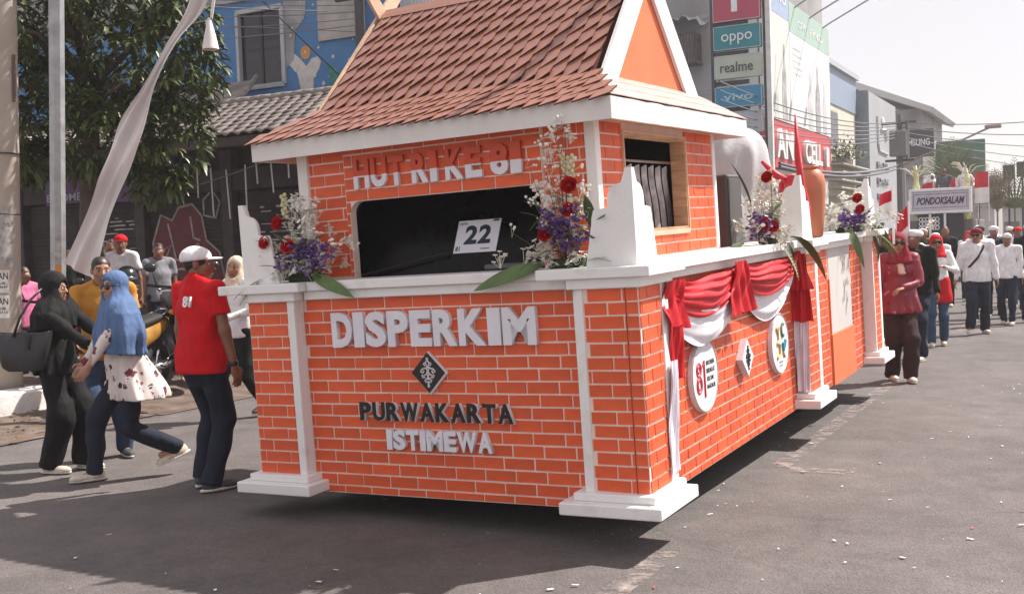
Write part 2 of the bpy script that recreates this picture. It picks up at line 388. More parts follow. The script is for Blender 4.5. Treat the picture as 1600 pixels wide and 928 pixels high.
# truck cab inside the house: windscreen, dash, seats
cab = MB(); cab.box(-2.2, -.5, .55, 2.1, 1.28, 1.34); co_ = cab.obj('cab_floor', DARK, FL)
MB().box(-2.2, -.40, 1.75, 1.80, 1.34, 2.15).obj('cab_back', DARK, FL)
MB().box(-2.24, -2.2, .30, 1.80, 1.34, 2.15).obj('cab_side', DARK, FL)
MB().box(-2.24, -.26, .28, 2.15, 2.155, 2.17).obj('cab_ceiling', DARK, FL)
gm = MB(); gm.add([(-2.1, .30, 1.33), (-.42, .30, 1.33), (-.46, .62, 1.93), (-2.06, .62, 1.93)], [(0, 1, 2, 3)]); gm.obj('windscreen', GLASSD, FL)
gm = MB().tube([(-1.9, .29, 1.365), (-1.3, .345, 1.47)], .007, 6); gm.obj('wiper', BLACKRUB, FL)
db = MB().bbox(-1.0, -.5, .26, .30, 1.355, 1.39, .01); db.obj('cab_grille', mat('grey_grille', (.1, .12, .12), .4), FL)
for k in range(6):
    y = .92+k*.13; z1 = 1.93
    j = MB(); j.smooth = True
    pts = []
    for s in range(9):
        u = s/8; pts.append((-.315-.03*math.sin(u*math.pi)-.006*k, y-.035*math.cos(u*6.28)+.10*u, z1-.5*u))
    V = []; F = []
    for s, p in enumerate(pts):
        wd = .10+.06*min(1, s/2)
        for q in (-1, -.3, .3, 1): V.append((p[0]+.02*(1-q*q), p[1]+q*.035, p[2]-.02*abs(q)))
    for s in range(8):
        for q in range(3): F.append((s*4+q, s*4+q+1, s*4+q+5, s*4+q+4))
    j.add(V, F); jo = j.obj('hanging_garment', mat('dark_cloth_hang', (.34, .32, .33), .8, .3, 10), None); 
    tag(jo, ['dark garment hanging foremost behind the side window of the float', 'dark garment hanging second from the front inside the float window', 'dark garment hanging third from the front inside the float window', 'dark garment hanging third from the back inside the float window', 'dark garment hanging second from the back inside the float window', 'dark garment hanging rearmost behind the side window of the float'][k], 'garment', 'dark garments hanging inside the float window')
    jo.matrix_world = FM
MB().tube([(-.32, .62, 1.945), (-.32, 1.72, 1.945)], .009, 8).obj('clothes_rail', mat('rail_metal', (.5, .5, .5), .3, metal=1), FL)
# ---- roof
EX0, EX1, EY0, EY1, EZ = -2.50, -.035, .045, 2.375, 2.235
KX0, KX1, KY0, KY1, KZ = -2.20, -.29, .40, 2.02, 2.415
RY, RZ = 1.21, 3.165
rf = MB()
V = [(EX0, EY0, EZ), (EX1, EY0, EZ), (EX1, EY1, EZ), (EX0, EY1, EZ), (KX0, KY0, KZ), (KX1, KY0, KZ), (KX1, KY1, KZ), (KX0, KY1, KZ), (KX0, RY, RZ), (KX1, RY, RZ)]
rf.add(V, [(0, 1, 5, 4), (1, 2, 6, 5), (2, 3, 7, 6), (3, 0, 4, 7), (4, 5, 9, 8), (6, 7, 8, 9), (7, 4, 8), (5, 6, 9)])
roof = rf.obj('roof', SHEDGE, FL)
MB().box(EX0+.02, EX1-.02, EY0+.02, EY1-.02, 2.15, 2.165).obj('eave_soffit', mat('soffit_ply', (.55, .25, .13), .7), FL)
def shingles(o, eu, ev, nu, nv, wfun, hfun, seed, tilt=.022, sl_a=.040):
    """rows of slanted-bottom shingles on plane at o, eu along the row, ev up the slope"""
    n = eu.cross(ev).normalized(); rnd = random.Random(seed)
    for j in range(nv):
        v0 = hfun(j); v1 = hfun(j+1)
        ua, ub = wfun((v0+v1)/2); L_ = ub-ua; wd = L_/nu
        for i in range(nu):
            u = ua+i*wd; jt = rnd.uniform(-.004, .004); hh = v1-v0
            a = v0+jt-sl_a; b = v0+jt+sl_a; top = v1+.045
            t0 = tilt*rnd.uniform(.85, 1.15); th = .009
            q = lambda uu, vv, ww: o+eu*uu+ev*vv+n*ww
            pts = [(u+.0005, a, t0*.8), (u+wd*1.005, b, t0*1.12), (u+wd*1.005, top, .007), (u+.0005, top, .006)]
            c = q(u+wd/2, (v0+v1)/2, .01)
            V_ = [q(*p)-c for p in pts]+[q(p[0], p[1], p[2]-th)-c for p in pts]
            mb = MB().add(V_, [(0, 1, 2, 3), (7, 6, 5, 4)], 0).add(V_, [(0, 4, 5, 1), (1, 5, 6, 2), (3, 7, 4, 0)], 1)
            mb.obj('shingle', [SHING, SHEDGE], roof, c)
sl = Vector((0, RY-KY0, RZ-KZ)); SLEN = sl.length
shingles(Vector((0, KY0, KZ)), Vector((1, 0, 0)), sl.normalized(), 21, 7, lambda v: (KX0, KX1), lambda j: -.005+j*SLEN/7.35, 3)
fl_ = Vector((0, KY0-EY0, KZ-EZ)); FLEN = fl_.length
shingles(Vector((0, EY0, EZ+.006)), Vector((1, 0, 0)), fl_.normalized(), 25, 4, lambda v: (EX0+.30*max(v, 0)/FLEN-.02, EX1-.255*max(v, 0)/FLEN+.01), lambda j: -.035+j*FLEN/3.9, 4, tilt=.014, sl_a=.027)
# ridge cap board (plain strip along the top)
rc = MB(); nn = Vector((0, -sl.z, sl.y)).normalized()
a0 = Vector((KX0, RY, RZ))+nn*.018; d0 = sl.normalized()*-.10
rc.add([a0+d0, a0+d0+Vector((KX1-KX0, 0, 0)), a0+Vector((KX1-KX0, 0, 0)), a0, Vector((KX0, RY+.08, RZ-.06)), Vector((KX1, RY+.08, RZ-.06))], [(0, 1, 2, 3), (3, 2, 5, 4)]); rc.obj('ridge_board', SHING, roof)
# right skirt : overlapping flat sheets
for k in range(3):
    m_ = MB(); t0, t1 = k/3-.02, (k+1)/3+.05; lift = .012
    P_ = lambda t, y: Vector((EX1+(KX1-EX1)*t, EY0+(KY0-EY0)*t if y == 0 else EY1+(KY1-EY1)*t, EZ+(KZ-EZ)*t+lift))
    n_ = 14; V_ = []
    for s in range(n_+1):
        for t in (t0, t1):
            p = P_(t, 0).lerp(P_(t, 1), s/n_); p.z += (.0012*math.sin(s*2.1+k)+(.005 if t == t0 else 0)); V_.append(p)
    V_ += [p+Vector((0, 0, -.006)) for p in V_[:]]; N2 = 2*(n_+1)
    F_ = [(2*s, 2*s+2, 2*s+3, 2*s+1) for s in range(n_)]+[(N2+2*s, 2*s+N2+1, N2+2*s+3, N2+2*s+2) for s in range(n_)]+[(2*s+2, 2*s, N2+2*s, N2+2*s+2) for s in range(n_)]
    m_.add(V_, F_); m_.obj('skirt_sheet', mat('pale_roof_sheet', (.46, .30, .26), .5, .12, 5, .2, 40), roof)
# fascias
for nm, a, b in (('fascia', (EX0, EY0), (EX1, EY0)), ('fascia', (EX1, EY0), (EX1, EY1)), ('fascia', (EX0, EY1), (EX0, EY0)), ('fascia', (EX1, EY1), (EX0, EY1))):
    va = Vector((*a, 0)); vb = Vector((*b, 0)); L_ = (vb-va).length; ex = (vb-va).normalized()
    mbx = MB(); n_ = 24; V_ = []
    for s in range(n_+1):
        u = L_*s/n_; wv = .003*math.sin(s*1.7)+.002*math.sin(s*4.1)
        for z in (2.118, 2.236):
            V_.append((u, wv*(1 if z < 2.2 else .4), z))
        for z in (2.236, 2.118): V_.append((u, .018+wv*.4, z))
    F_ = []
    for s in range(n_):
        for k in range(4): F_.append((4*s+k, 4*s+4+k, 4*s+4+(k+1) % 4, 4*s+(k+1) % 4))
    F_ += [(0, 1, 2, 3), (4*n_+3, 4*n_+2, 4*n_+1, 4*n_)]
    ey = Vector((0, 0, 1)).cross(ex)
    Mf_ = Matrix(((ex.x, ey.x, 0, va.x), (ex.y, ey.y, 0, va.y), (0, 0, 1, 0), (0, 0, 0, 1)))
    mbx.add([Mf_ @ Vector(p) for p in V_], F_); mbx.obj(nm, mat('fascia_white', (.72, .69, .67), .55, .06, 3, .2, 30, stretch=(1, 1, .3)), FL)
# gables with white bargeboards crossing above the ridge
for gx, sg in ((KX1, 1), (KX0, -1)):
    gm = MB(); x = gx+sg*.012
    gm.prism([(.60, KZ-.03), (1.82, KZ-.03), (1.21, 3.10)] if sg > 0 else [(.60, KZ-.03), (1.82, KZ-.03), (1.21, 3.10)], .012*sg, frame((x-sg*.012, 0, 0), (0, 1, 0), (0, 0, 1)))
    go = gm.obj('gable', PEACH, FL)
    apex = (1.21, 3.29); tip = .42
    for q in (-1, 1):
        # outer edge from base (y .40) to the apex and on past it as a crossed horn
        b0 = Vector((0, 1.21+q*.83, KZ-.03)); a1 = Vector((0, 1.21, 3.30 if sg > 0 else 3.19)); dr = (a1-b0).normalized()
        b1 = Vector((0, 1.21+q*.605, KZ-.03)); a2 = Vector((0, 1.21, 3.075))
        ex_ = a1+dr*tip; ex2 = a2+dr*(tip+.16)
        th = .022; x0_ = x+sg*(.004 if q > 0 else .028)
        pts = [b0, ex_, ex_+Vector((0, -q*.10, .05)), ex2, b1]
        V_ = [Vector((x0_, p.y, p.z)) for p in pts]+[Vector((x0_+sg*th, p.y, p.z)) for p in pts]; n_ = 5
        F_ = [tuple(range(n_)), tuple(range(2*n_-1, n_-1, -1))]+[(k, n_+k, n_+(k+1) % n_, (k+1) % n_) for k in range(n_)]
        bb = MB().add(V_, F_).obj('bargeboard', WHITE if sg > 0 else mat('pale_pine', (.60, .40, .27), .6, .15, 5, .3, 50), FL)
# ---- lettering
def word(s, u0, u1, v0, v1, M, wts, mats, depth, bold, name='letter', gapf=.08, two=None):
    tot = sum(wts)+gapf*(len(s)-1); k = (u1-u0)/tot; u = u0
    for ch, wt in zip(s, wts):
        if ch != ' ':
            ob = text_obj(name, ch, mats, M @ Matrix.Translation((u, v0, 0)), wt*k, v1-v0, depth, bold, FL)
            if two:
                bm = bmesh.new(); bm.from_mesh(ob.data)
                zc = (v0+v1)/2+two
                bmesh.ops.bisect_plane(bm, geom=bm.verts[:]+bm.edges[:]+bm.faces[:], plane_co=(0, 0, zc), plane_no=(0, 0, 1))
                for f in bm.faces: f.material_index = 1 if f.calc_center_median().z > zc else 0
                bm.to_mesh(ob.data); bm.free()
        u += (wt+gapf)*k
LM = FRONT(-.0055)
word('DISPERKIM', -1.913, -.522, .952, 1.160, LM, [1, .5, .97, .98, .96, 1.05, 1.18, .55, 1.38], LETW, .032, .045)
for M2, mt, dp in ((LM, LETW, .022), (LM @ Matrix.Translation((-.006, .003, .0222)), LETB, .008)):
    word('PURWAKARTA', -1.745, -.70, .512, .622, M2, [.9, .95, .98, 1.35, 1.05, 1.0, 1.05, .98, .95, 1.05], mt, dp, .03, gapf=.16)
word('ISTIMEWA', -1.572, -.852, .345, .463, LM, [.42, .95, .95, .42, 1.2, .9, 1.4, 1.0], LETW, .028, .045, gapf=.08)
word('HUT RI KE 81', -1.838, -.668, 1.895, 2.072, FRONT(HY0-.0176), [1, 1, .95, .25, 1, .42, .25, 1.05, .95, .25, 1, .6], [LETW, LETR], .022, .045, gapf=.12, two=-.012)
# ---- emblem plates
def damask(mb, M, s):
    """mirrored scroll ornament inside a lozenge, as thin raised strokes"""
    for q in (-1, 1):
        for c0, pts in ((0, [(0, .62), (.10, .50), (.06, .40), (.16, .36), (.22, .44), (.14, .50)]), (0, [(.02, .30), (.16, .22), (.34, .18), (.42, .06), (.30, -.02), (.22, .08), (.30, .10)]),
                        (0, [(.0, .05), (.10, -.06), (.24, -.14), (.36, -.12), (.30, -.24), (.16, -.22)]), (0, [(0, -.2), (.12, -.32), (.20, -.36), (.14, -.46), (.04, -.42), (.0, -.62)]), (0, [(.0, .34), (.06, .2), (.02, .08), (.07, -.04), (.0, -.2)])):
            P = [M @ Vector((q*x*s, y*s, 0)) for x, y in pts]; mb.tube(P, .0052, 5)
    for y in (.68, .30, .0, -.30, -.66): mb.ball(M @ Vector((0, y*s, 0)), .009, 6)
dm = FRONT(0) @ Matrix.Translation((-1.242, .797, .006))
lz = [(0, -.125), (.122, 0), (0, .125), (-.122, 0)]
e1 = MB(); e1.prism(lz, .018, dm); d1 = e1.obj('lozenge_emblem', LETW, FL)
e2 = MB(); e2.prism([(x*.93, y*.93) for x, y in lz], .006, dm @ Matrix.Translation((-.004, .002, .0182))); e2.obj('black_face', LETB, d1)
e3 = MB(); damask(e3, dm @ Matrix.Translation((-.004, .002, .0245)), .118); e3.obj('scroll_ornament', mat('emblem_pale', (.6, .58, .6), .5), d1)
dm2 = SIDE(0) @ Matrix.Translation((1.83, .632, .006))
e1 = MB(); e1.prism(lz, .045, dm2); d2 = e1.obj('lozenge_emblem', LETW, FL)
e3 = MB(); damask(e3, dm2 @ Matrix.Translation((0, 0, .046)), .11); e3.obj('scroll_ornament', LETB, d2)
def disc(y, z, r, rz_):
    M = SIDE(0) @ Matrix.Translation((y, z, .006)); m = MB()
    m.smooth = False; m.prism([(r*math.cos(a*math.pi/24), rz_*math.sin(a*math.pi/24)) for a in range(48)], .028, M)
    o = m.obj('round_emblem', LETW, FL); return o, M @ Matrix.Translation((0, 0, .0285))
RED = mat('print_red', (.55, .02, .03), .6)
d1, M1 = disc(1.033, .632, .232, .222)
def stroke(pts, r, M, m, par, name): mb = MB(); mb.tube([M @ Vector((x, y, 0)) for x, y in pts], r, 6); return mb.obj(name, m, par)
circ = lambda cx, cy, rx, ry, n=14: [(cx+rx*math.cos(2*math.pi*k/n), cy+ry*math.sin(2*math.pi*k/n)) for k in range(n+1)]
for dx in (0, .02):
    stroke(circ(-.115, .045, .040-dx, .040-dx), .0055, M1, RED, d1, 'printed_numeral'); stroke(circ(-.115, -.045, .046-dx, .050-dx), .0055, M1, RED, d1, 'printed_numeral')
stroke([(-.05, .06), (-.025, .09), (-.025, -.13)], .009, M1, RED, d1, 'printed_numeral')
for k, s_ in enumerate(('INDONESIA', 'BERDAULAT', 'ADIL DAN', 'MAKMUR')):
    text_obj('printed_line', s_, LETB, M1 @ Matrix.Translation((.02, .055-.048*k, 0)), .15 if k != 2 else .12, .028, .001, .02, d1)
stroke(circ(0, 0, .226, .216, 40), .004, M1, mat('rim_grey', (.4, .38, .4), .5), d1, 'disc_rim')
d2_, M2_ = disc(2.665, .628, .225, .22)
GOLD = mat('print_gold', (.60, .33, .04), .6); TEAL = mat('print_teal', (.03, .25, .32), .6); GRN = mat('print_green', (.10, .16, .08), .6)
stroke([(-.10, .12), (-.06, .07), (-.03, .12), (-.06, .07), (-.06, .03)], .012, M2_, GOLD, d2_, 'printed_emblem')
stroke(circ(.07, .09, .040, .045, 12)[2:11], .013, M2_, GRN, d2_, 'printed_emblem')
stroke([(-.10, -.10), (-.04, -.08), (-.03, -.01), (-.08, .01), (-.09, -.0)], .014, M2_, GOLD, d2_, 'printed_emblem')
stroke([(.05, .0), (.06, -.06), (.10, -.02), (.12, .01)], .016, M2_, TEAL, d2_, 'printed_emblem')
stroke([(.05, -.07), (.09, -.11)], .012, M2_, GOLD, d2_, 'printed_emblem')
stroke(circ(0, 0, .219, .214, 40), .004, M2_, MT['rim_grey'], d2_, 'disc_rim')
for k in range(2): text_obj('printed_line', 'KABUPATEN' if k == 0 else 'SEHAT', MT['rim_grey'], M2_ @ Matrix.Translation((-.05, -.145-.025*k, 0)), .1, .016, .001, .0, d2_)
# ---- road wheels of the carrying truck, in the dark under the skirt
for x in (-.5, -1.95):
    for y in (1.2, 4.7):
        p = FM @ Vector((x, y, 0)); hz = .40
        Mw = FM.inverted() @ Matrix.Translation((p.x, p.y, hz)) @ FM.to_3x3().to_4x4() @ Matrix.Rotation(R(90), 4, 'Y')
        m = MB(); m.smooth = True; m.lathe([(.18, -.12), (.33, -.13), (.39, -.10), (.40, 0), (.39, .10), (.33, .13), (.18, .12)], 24, M=Mw); wo_ = m.obj('truck_wheel', BLACKRUB, FL)
        MB().lathe([(.05, -.10), (.19, -.09), (.19, .09), (.05, .10)], 16, M=Mw).obj('rim', mat('steel_dull', (.25, .25, .25), .5, metal=.8), wo_)

# ================================================================== THINGS RESTING ON THE FLOAT
# numbered board behind the windscreen
sg_ = thing('number_board', 'white numbered board reading 22 leaning on the dark windscreen of the float', 'sign', mw=FM @ Matrix.Translation((-1.12, .375, 1.46)))
dirv = Vector((0, .1, .195)).normalized()
Ms = frame((-.150, 0, 0), (1, 0, 0), dirv)
BW = mat('board_white', (.72, .71, .76), .5, .03)
NAVY = mat('navy_print', (.012, .016, .045), .5)
MB().prism([(0, 0), (.297, 0), (.297, .215), (0, .215)], .008, Ms).obj('board', BW, sg_)
text_obj('numeral', '2', NAVY, Ms @ Matrix.Translation((.062, .055, .0085)), .088, .125, .001, .04, sg_, .0)
text_obj('numeral', '2', NAVY, Ms @ Matrix.Translation((.158, .055, .0085)), .088, .125, .001, .04, sg_, .0)
text_obj('small_print', '81', NAVY, Ms @ Matrix.Translation((.012, .012, .0085)), .03, .032, .001, .02, sg_)
MB().prism([(.24, .20), (.285, .20), (.285, .212), (.25, .212)], .001, Ms @ Matrix.Translation((0, 0, .0085))).obj('small_print', NAVY, sg_)
text_obj('small_print', 'HUT RI', NAVY, Ms @ Matrix.Translation((.014, .187, .0085)), .05, .014, .001, .02, sg_)
text_obj('small_print', 'PURWAKARTA', NAVY, Ms @ Matrix.Translation((.19, .018, .0085)), .06, .009, .001, .0, sg_)

# ---- red and white drapery on the side wall
SATR = mat('red_satin', (.54, .005, .014), .5, .10, 12, .2, 120, spec=.3)
SATW = mat('white_satin', (.80, .77, .84), .5, .05, 12, .15, 120)
dr = thing('draped_bunting', 'red and white satin bunting swagged along the side of the brick float', 'bunting', mw=FM)
def swag(name, m, y0, y1, z0, z1, top_sag, bot, folds, amp, x0, skew=0., vtop=0.):
    nu, nv = 40, 30; V = []; F = []
    for i in range(nu+1):
        u = i/nu; s = 4*u*(1-u)
        zt = z0+(z1-z0)*u-top_sag*s
        us_ = min(1, max(0, u+skew*4*u*(1-u))); sb_ = 4*us_*(1-us_)
        zb_ = min(zt-.004, z0+(z1-z0)*u-.04-bot*sb_**.75)
        for j in range(nv+1):
            v = vtop+(1-vtop)*j/nv
            f = abs(math.sin(math.pi*folds*(v**.85)+.9*math.sin(u*4+y0*3)+.35*math.sin(u*11+v*4+y0)))**.75; f = f*(.72+.28*math.sin(u*6+v*9+y0*5))+.16*math.sin(math.pi*folds*2.3*v+u*7)
            x = x0+amp*(.35+.65*s)*f+.03*s*math.sin(math.pi*v)
            V.append((x, y0+(y1-y0)*u+.01*math.sin(v*9+u*3), zt+(zb_-zt)*v+.006*math.sin(u*13+v*6)*s))
    for i in range(nu):
        for j in range(nv): a = i*(nv+1)+j; F.append((a, a+nv+1, a+nv+2, a+1))
    return link(name, mesh_np(name, V, F, [m], True), dr)
def tail(name, m, ya, yb, yc, yd, z0, z1, folds, amp, x0, seed=0, hem=.0):
    nu, nv = 36, 24; V = []; F = []
    for i in range(nu+1):
        u = i/nu
        for j in range(nv+1):
            v = j/nv
            y = (ya+(yb-ya)*u)*(1-v)+(yc+(yd-yc)*u)*v
            x = x0+amp*(.4+.6*v)*(.5+.5*math.sin(u*folds*6.283+seed+1.1*math.sin(v*4+u*2)))+.012*math.sin(v*5+seed)+.006*math.sin(u*27+v*8)
            V.append((x, y+.008*math.sin(v*7+u*4+seed), z0+(z1-z0)*v+hem*(u-.5)*v+.008*math.sin(u*folds*6.28)*v))
    for i in range(nu):
        for j in range(nv): a = i*(nv+1)+j; F.append((a, a+nv+1, a+nv+2, a+1))
    return link(name, mesh_np(name, V, F, [m], True), dr)
swag('white_swag', SATW, .36, 1.72, 1.17, 1.16, .02, .30, 3, .028, .055, .05)
swag('red_swag', SATR, .26, 1.62, 1.238, 1.262, .03, .215, 4.5, .036, .085, -.03)
swag('white_swag', SATW, 1.80, 3.14, 1.15, 1.20, .02, .30, 3, .028, .035, .05)
swag('red_swag', SATR, 1.50, 3.05, 1.262, 1.25, .02, .20, 4.5, .036, .085, .0)
tail('red_knot', SATR, 1.43, 1.66, 1.30, 1.84, 1.285, .955, 3.2, .03, .112, 1.0, .0)
tail('red_tail', SATR, .215, .50, .20, .52, 1.245, 1.00, 2, .03, .118, 2.0, -.05)
tail('red_tail', SATR, .24, .46, .29, .50, 1.10, .705, 1.6, .022, .108, .4, -.02)
tail('white_tail', SATW, .215, .335, .165, .315, .82, .225, 1.6, .020, .118, .9)
# right-hand tails hang on the front face of the second pillar
def tailx(name, m, xa, xb, xc, xd, y, z0, z1, folds, amp, seed):
    nu, nv = 30, 20; V = []; F = []
    for i in range(nu+1):
        u = i/nu
        for j in range(nv+1):
            v = j/nv
            V.append(((xa+(xb-xa)*u)*(1-v)+(xc+(xd-xc)*u)*v, y-amp*(.4+.6*v)*(.5+.5*math.sin(u*folds*6.283+seed+.8*math.sin(v*4+u*3)))-.008*math.sin(u*31+v*6), z0+(z1-z0)*v+.006*math.sin(u*9)))
    for i in range(nu):
        for j in range(nv): a = i*(nv+1)+j; F.append((a, a+1, a+nv+2, a+nv+1))
    return link(name, mesh_np(name, V, F, [m], True), dr)
tailx('white_tail', SATW, .008, .125, .008, .112, 3.175, .80, .19, 2.2, .03, .3)
tailx('red_tail', SATR, -.0, .13, -.02, .17, 3.15, 1.25, .735, 2.0, .035, 1.3)
tailx('red_knot', SATR, -.02, .10, -.06, .19, 3.11, 1.275, .98, 1.6, .04, .3)

# ---- flowers
LEAFG = mat('leaf_green', (.075, .125, .03), .5, .25, 10, .2, 50, rnd=.2)
FERN = mat('fern_green', (.11, .16, .05), .6, .25, 10, rnd=.2)
FLW = mat('blossom_white', (.78, .76, .68), .7, .06, 20, rnd=.06)
FLP = mat('statice_purple', (.14, .055, .26), .7, .25, 25, rnd=.25)
FLR = mat('rose_red', (.46, .006, .012), .8, .25, 25, rnd=.12, spec=.15)
FLC = mat('cream_bud', (.60, .56, .34), .6, .12, 15)
STEM = mat('stem_green', (.09, .10, .04), .7)
def _petals(mb, n, r, cup, c=(0, 0, 0), ax=None, w=.55, layers=1):
    for l in range(layers):
        rr = r*(1-.28*l); cp = cup+.35*l
        for k in range(n):
            a = 2*math.pi*k/n+l*.5; d = Vector((math.cos(a), math.sin(a), 0)); t = Vector((-d.y, d.x, 0))
            p0 = Vector(c); p1 = p0+d*rr*.6*math.cos(cp*.6)+Vector((0, 0, rr*.6*math.sin(cp*.6))); p2 = p0+d*rr*math.cos(cp)+Vector((0, 0, rr*math.sin(cp)))
            wv = t*rr*w
            mb.add([p0-wv*.2, p0+wv*.2, p1+wv, p1-wv, p2+wv*.6, p2-wv*.6], [(0, 1, 2, 3), (3, 2, 4, 5)])
mb = MB(); _petals(mb, 6, .034, .55, layers=4, w=.62); mb.smooth = True; mb.ball((0, 0, .008), .009, 6); ROSE = mb.mesh('rose', FLR)
mb = MB(); rr_ = random.Random(5)
for k in range(9):
    c = Vector((rr_.gauss(0, .016), rr_.gauss(0, .016), rr_.gauss(0, .012))); _petals(mb, 5, .0125, .5, c, w=.6)
    mb.tube([(0, 0, -.045), c], .0009, 3, cap=False)
WB = mb.mesh('white_blossom', FLW)
mb = MB()
for k in range(3): 
    c = Vector((rr_.gauss(0, .02), rr_.gauss(0, .02), rr_.gauss(0, .014))); mb.ball(c, .0085, 6)
    mb.tube([(0, 0, -.05), c], .0008, 3, cap=False)
WB2 = mb.mesh('white_blossom', FLW)
mb = MB()
for k in range(16):
    c = Vector((rr_.gauss(0, .02), rr_.gauss(0, .02), rr_.gauss(0, .018))); _petals(mb, 4, .012, .7, c, w=.6)
PB = mb.mesh('purple_blossom', FLP)
mb = MB()
for k in range(14):
    a = k*2.4; z = .008*k; mb.ball((.010*math.cos(a), .010*math.sin(a), z), (.010, .010, .011), 6)
BUD = mb.mesh('bud_spike', FLC)
def leaf_mesh(L_, W_, bend, m=LEAFG, name='leaf', n=8):
    V = []; F = []
    for i in range(n+1):
        u = i/n; wv = W_*math.sin(math.pi*min(1, u**.8*.98+.02))**.8*.5+.001
        z = -bend*u*u*L_; y = L_*u*(1-.15*bend*u)
        V += [(-wv, y, z+.25*wv), (0, y, z), (wv, y, z+.25*wv)]
    for i in range(n):
        for k in (0, 1): a = 3*i+k; F.append((a, a+1, a+4, a+3))
    me = mesh_np(name, V, F, [m], True); return me
LF1 = leaf_mesh(.34, .075, .75); LF2 = leaf_mesh(.20, .045, .5); LF3 = leaf_mesh(.36, .075, .12)
mb = MB()
for i in range(15):
    u = i/14; y = .25*u; z = -.35*u*u*.25; ln = .055*math.sin(math.pi*(u*.85+.12))
    for q in (-1, 1):
        p = Vector((0, y, z)); d = Vector((q*.85, .5, -.15)).normalized()*ln; wv = Vector((0, .006, 0))
        mb.add([p-wv, p+wv, p+d*.6+wv*.8, p+d, p+d*.6-wv*.8], [(0, 1, 2, 3, 4)] if q > 0 else [(4, 3, 2, 1, 0)])
mb.tube([(0, .25*u/8, -.0875*(u/8)**2) for u in range(9)], .0014, 4)
FRN = mb.mesh('fern_frond', FERN)
def aim(d, roll=0.):
    return Vector(d).to_track_quat('Y', 'Z').to_matrix().to_4x4() @ Matrix.Rotation(roll, 4, 'Y')
def bouquet(label, loc, wid, hgt, depth, roses, seed, leaves, nw=42, npu=7, tall=1.0, thin=False, buds=()):
    b = thing('flower_arrangement', label, 'flowers', mw=FM @ Matrix.Translation(loc), group='flower arrangements standing on the float ledge')
    rnd = random.Random(seed)
    fm = MB(); fm.smooth = True; fm.bbox(-wid*.22, wid*.22, -depth*.3, depth*.3, 0, .05, .01); fm.obj('flower_foam', mat('foam_green', (.03, .05, .02), .9), b)
    st_ = MB()
    def put(name, me, p, sc=1., rot=None):
        o = link(name, me, b); Mx = Matrix.Translation(p) @ (rot or Euler((rnd.uniform(-.5, .9), rnd.uniform(-.6, .6), rnd.uniform(0, 6.3))).to_matrix().to_4x4()) @ Matrix.Scale(sc, 4); o.matrix_local = Mx
        return o
    for k in range(nw):
        if tall > 1 and k % 2:     # tall airy sprays
            h = rnd.uniform(.2, 1); x = rnd.gauss(0, .30)*wid*(1.1-.75*h)-.02; z = h*hgt
        else:
            h = abs(rnd.gauss(0, .45)); h = min(h, .98); x = rnd.gauss(0, .42)*wid*(1.05-.8*h); z = .03+h*hgt*.85
        y = rnd.uniform(-.6, .5)*depth*(1.1-.6*h)
        me = WB2 if (thin and k % 2) else WB
        put('white_blossom', me, Vector((x, y, z)), rnd.uniform(.95, 1.5)*(.85 if thin and k % 2 else 1))
        if k % 2: st_.tube([(x*.25, 0, .03), (x*.7, y*.4, z*.6), (x, y, z-.02)], .0014, 4, cap=False)
    for k in range(npu):
        put('purple_blossom', PB, Vector((rnd.gauss(.04, .13)*wid, -depth*.5+rnd.gauss(0, .02), hgt*rnd.uniform(.12, .36))), rnd.uniform(1.2, 1.8))
    for x, z in roses: put('red_rose', ROSE, Vector((x, -depth*.55, z)), rnd.uniform(1.35, 1.6), Matrix.Rotation(R(72), 4, 'X') @ Matrix.Rotation(rnd.uniform(-.4, .4), 4, 'Y'))
    for x, z, h in buds: put('bud_spike', BUD, Vector((x, -depth*.3, z)), h, Matrix.Rotation(rnd.uniform(-.15, .15), 4, 'Y')); st_.tube([(x*.4, 0, .03), (x, -depth*.3, z)], .003, 5)
    for kind, p, d, sc, *rl_ in leaves:
        put({'l': 'leaf', 's': 'leaf', 'u': 'leaf', 'f': 'fern_frond'}[kind], {'l': LF1, 's': LF2, 'u': LF3, 'f': FRN}[kind], Vector(p), sc, aim(d, rl_[0] if rl_ else rnd.uniform(-.3, .3)))
    for k in range(12):
        a = rnd.uniform(0, 6.28); put('fern_frond', FRN, Vector((rnd.gauss(0, .22)*wid, rnd.gauss(-.1, .2)*depth, rnd.uniform(.02, .4)*hgt)), rnd.uniform(.5, .9), aim((math.cos(a), math.sin(a)*.5-.2, rnd.uniform(.2, 1.4))))
    for k in range(14):
        a = rnd.uniform(0, 6.28); put('leaf', LF2, Vector((rnd.gauss(0, .15)*wid, rnd.gauss(-.1, .3)*depth, rnd.uniform(.03, .25)*hgt)), rnd.uniform(.5, .9), aim((math.cos(a), math.sin(a)*.6-.3, rnd.uniform(.1, .9))))
    st_.obj('flower_stems', STEM, b)
    return b
bouquet('loose bouquet of white blossom and three red roses on the left pillar', (-2.13, .03, 1.356), .50, .56, .17, [(-.10, .36), (-.215, .25), (-.035, .215)], 1,
        [('u', (.13, -.10, .04), (.30, -.06, -.115), 1.0, 1.0), ('f', (-.22, -.03, .05), (-.6, -.5, -.1), 1.1), ('f', (-.28, -.05, .04), (-.5, -.6, -.35), .9), ('s', (.05, 0, .05), (.5, -.4, .3), 1)], 62, 10, buds=[(-.085, .40, 1.3)])
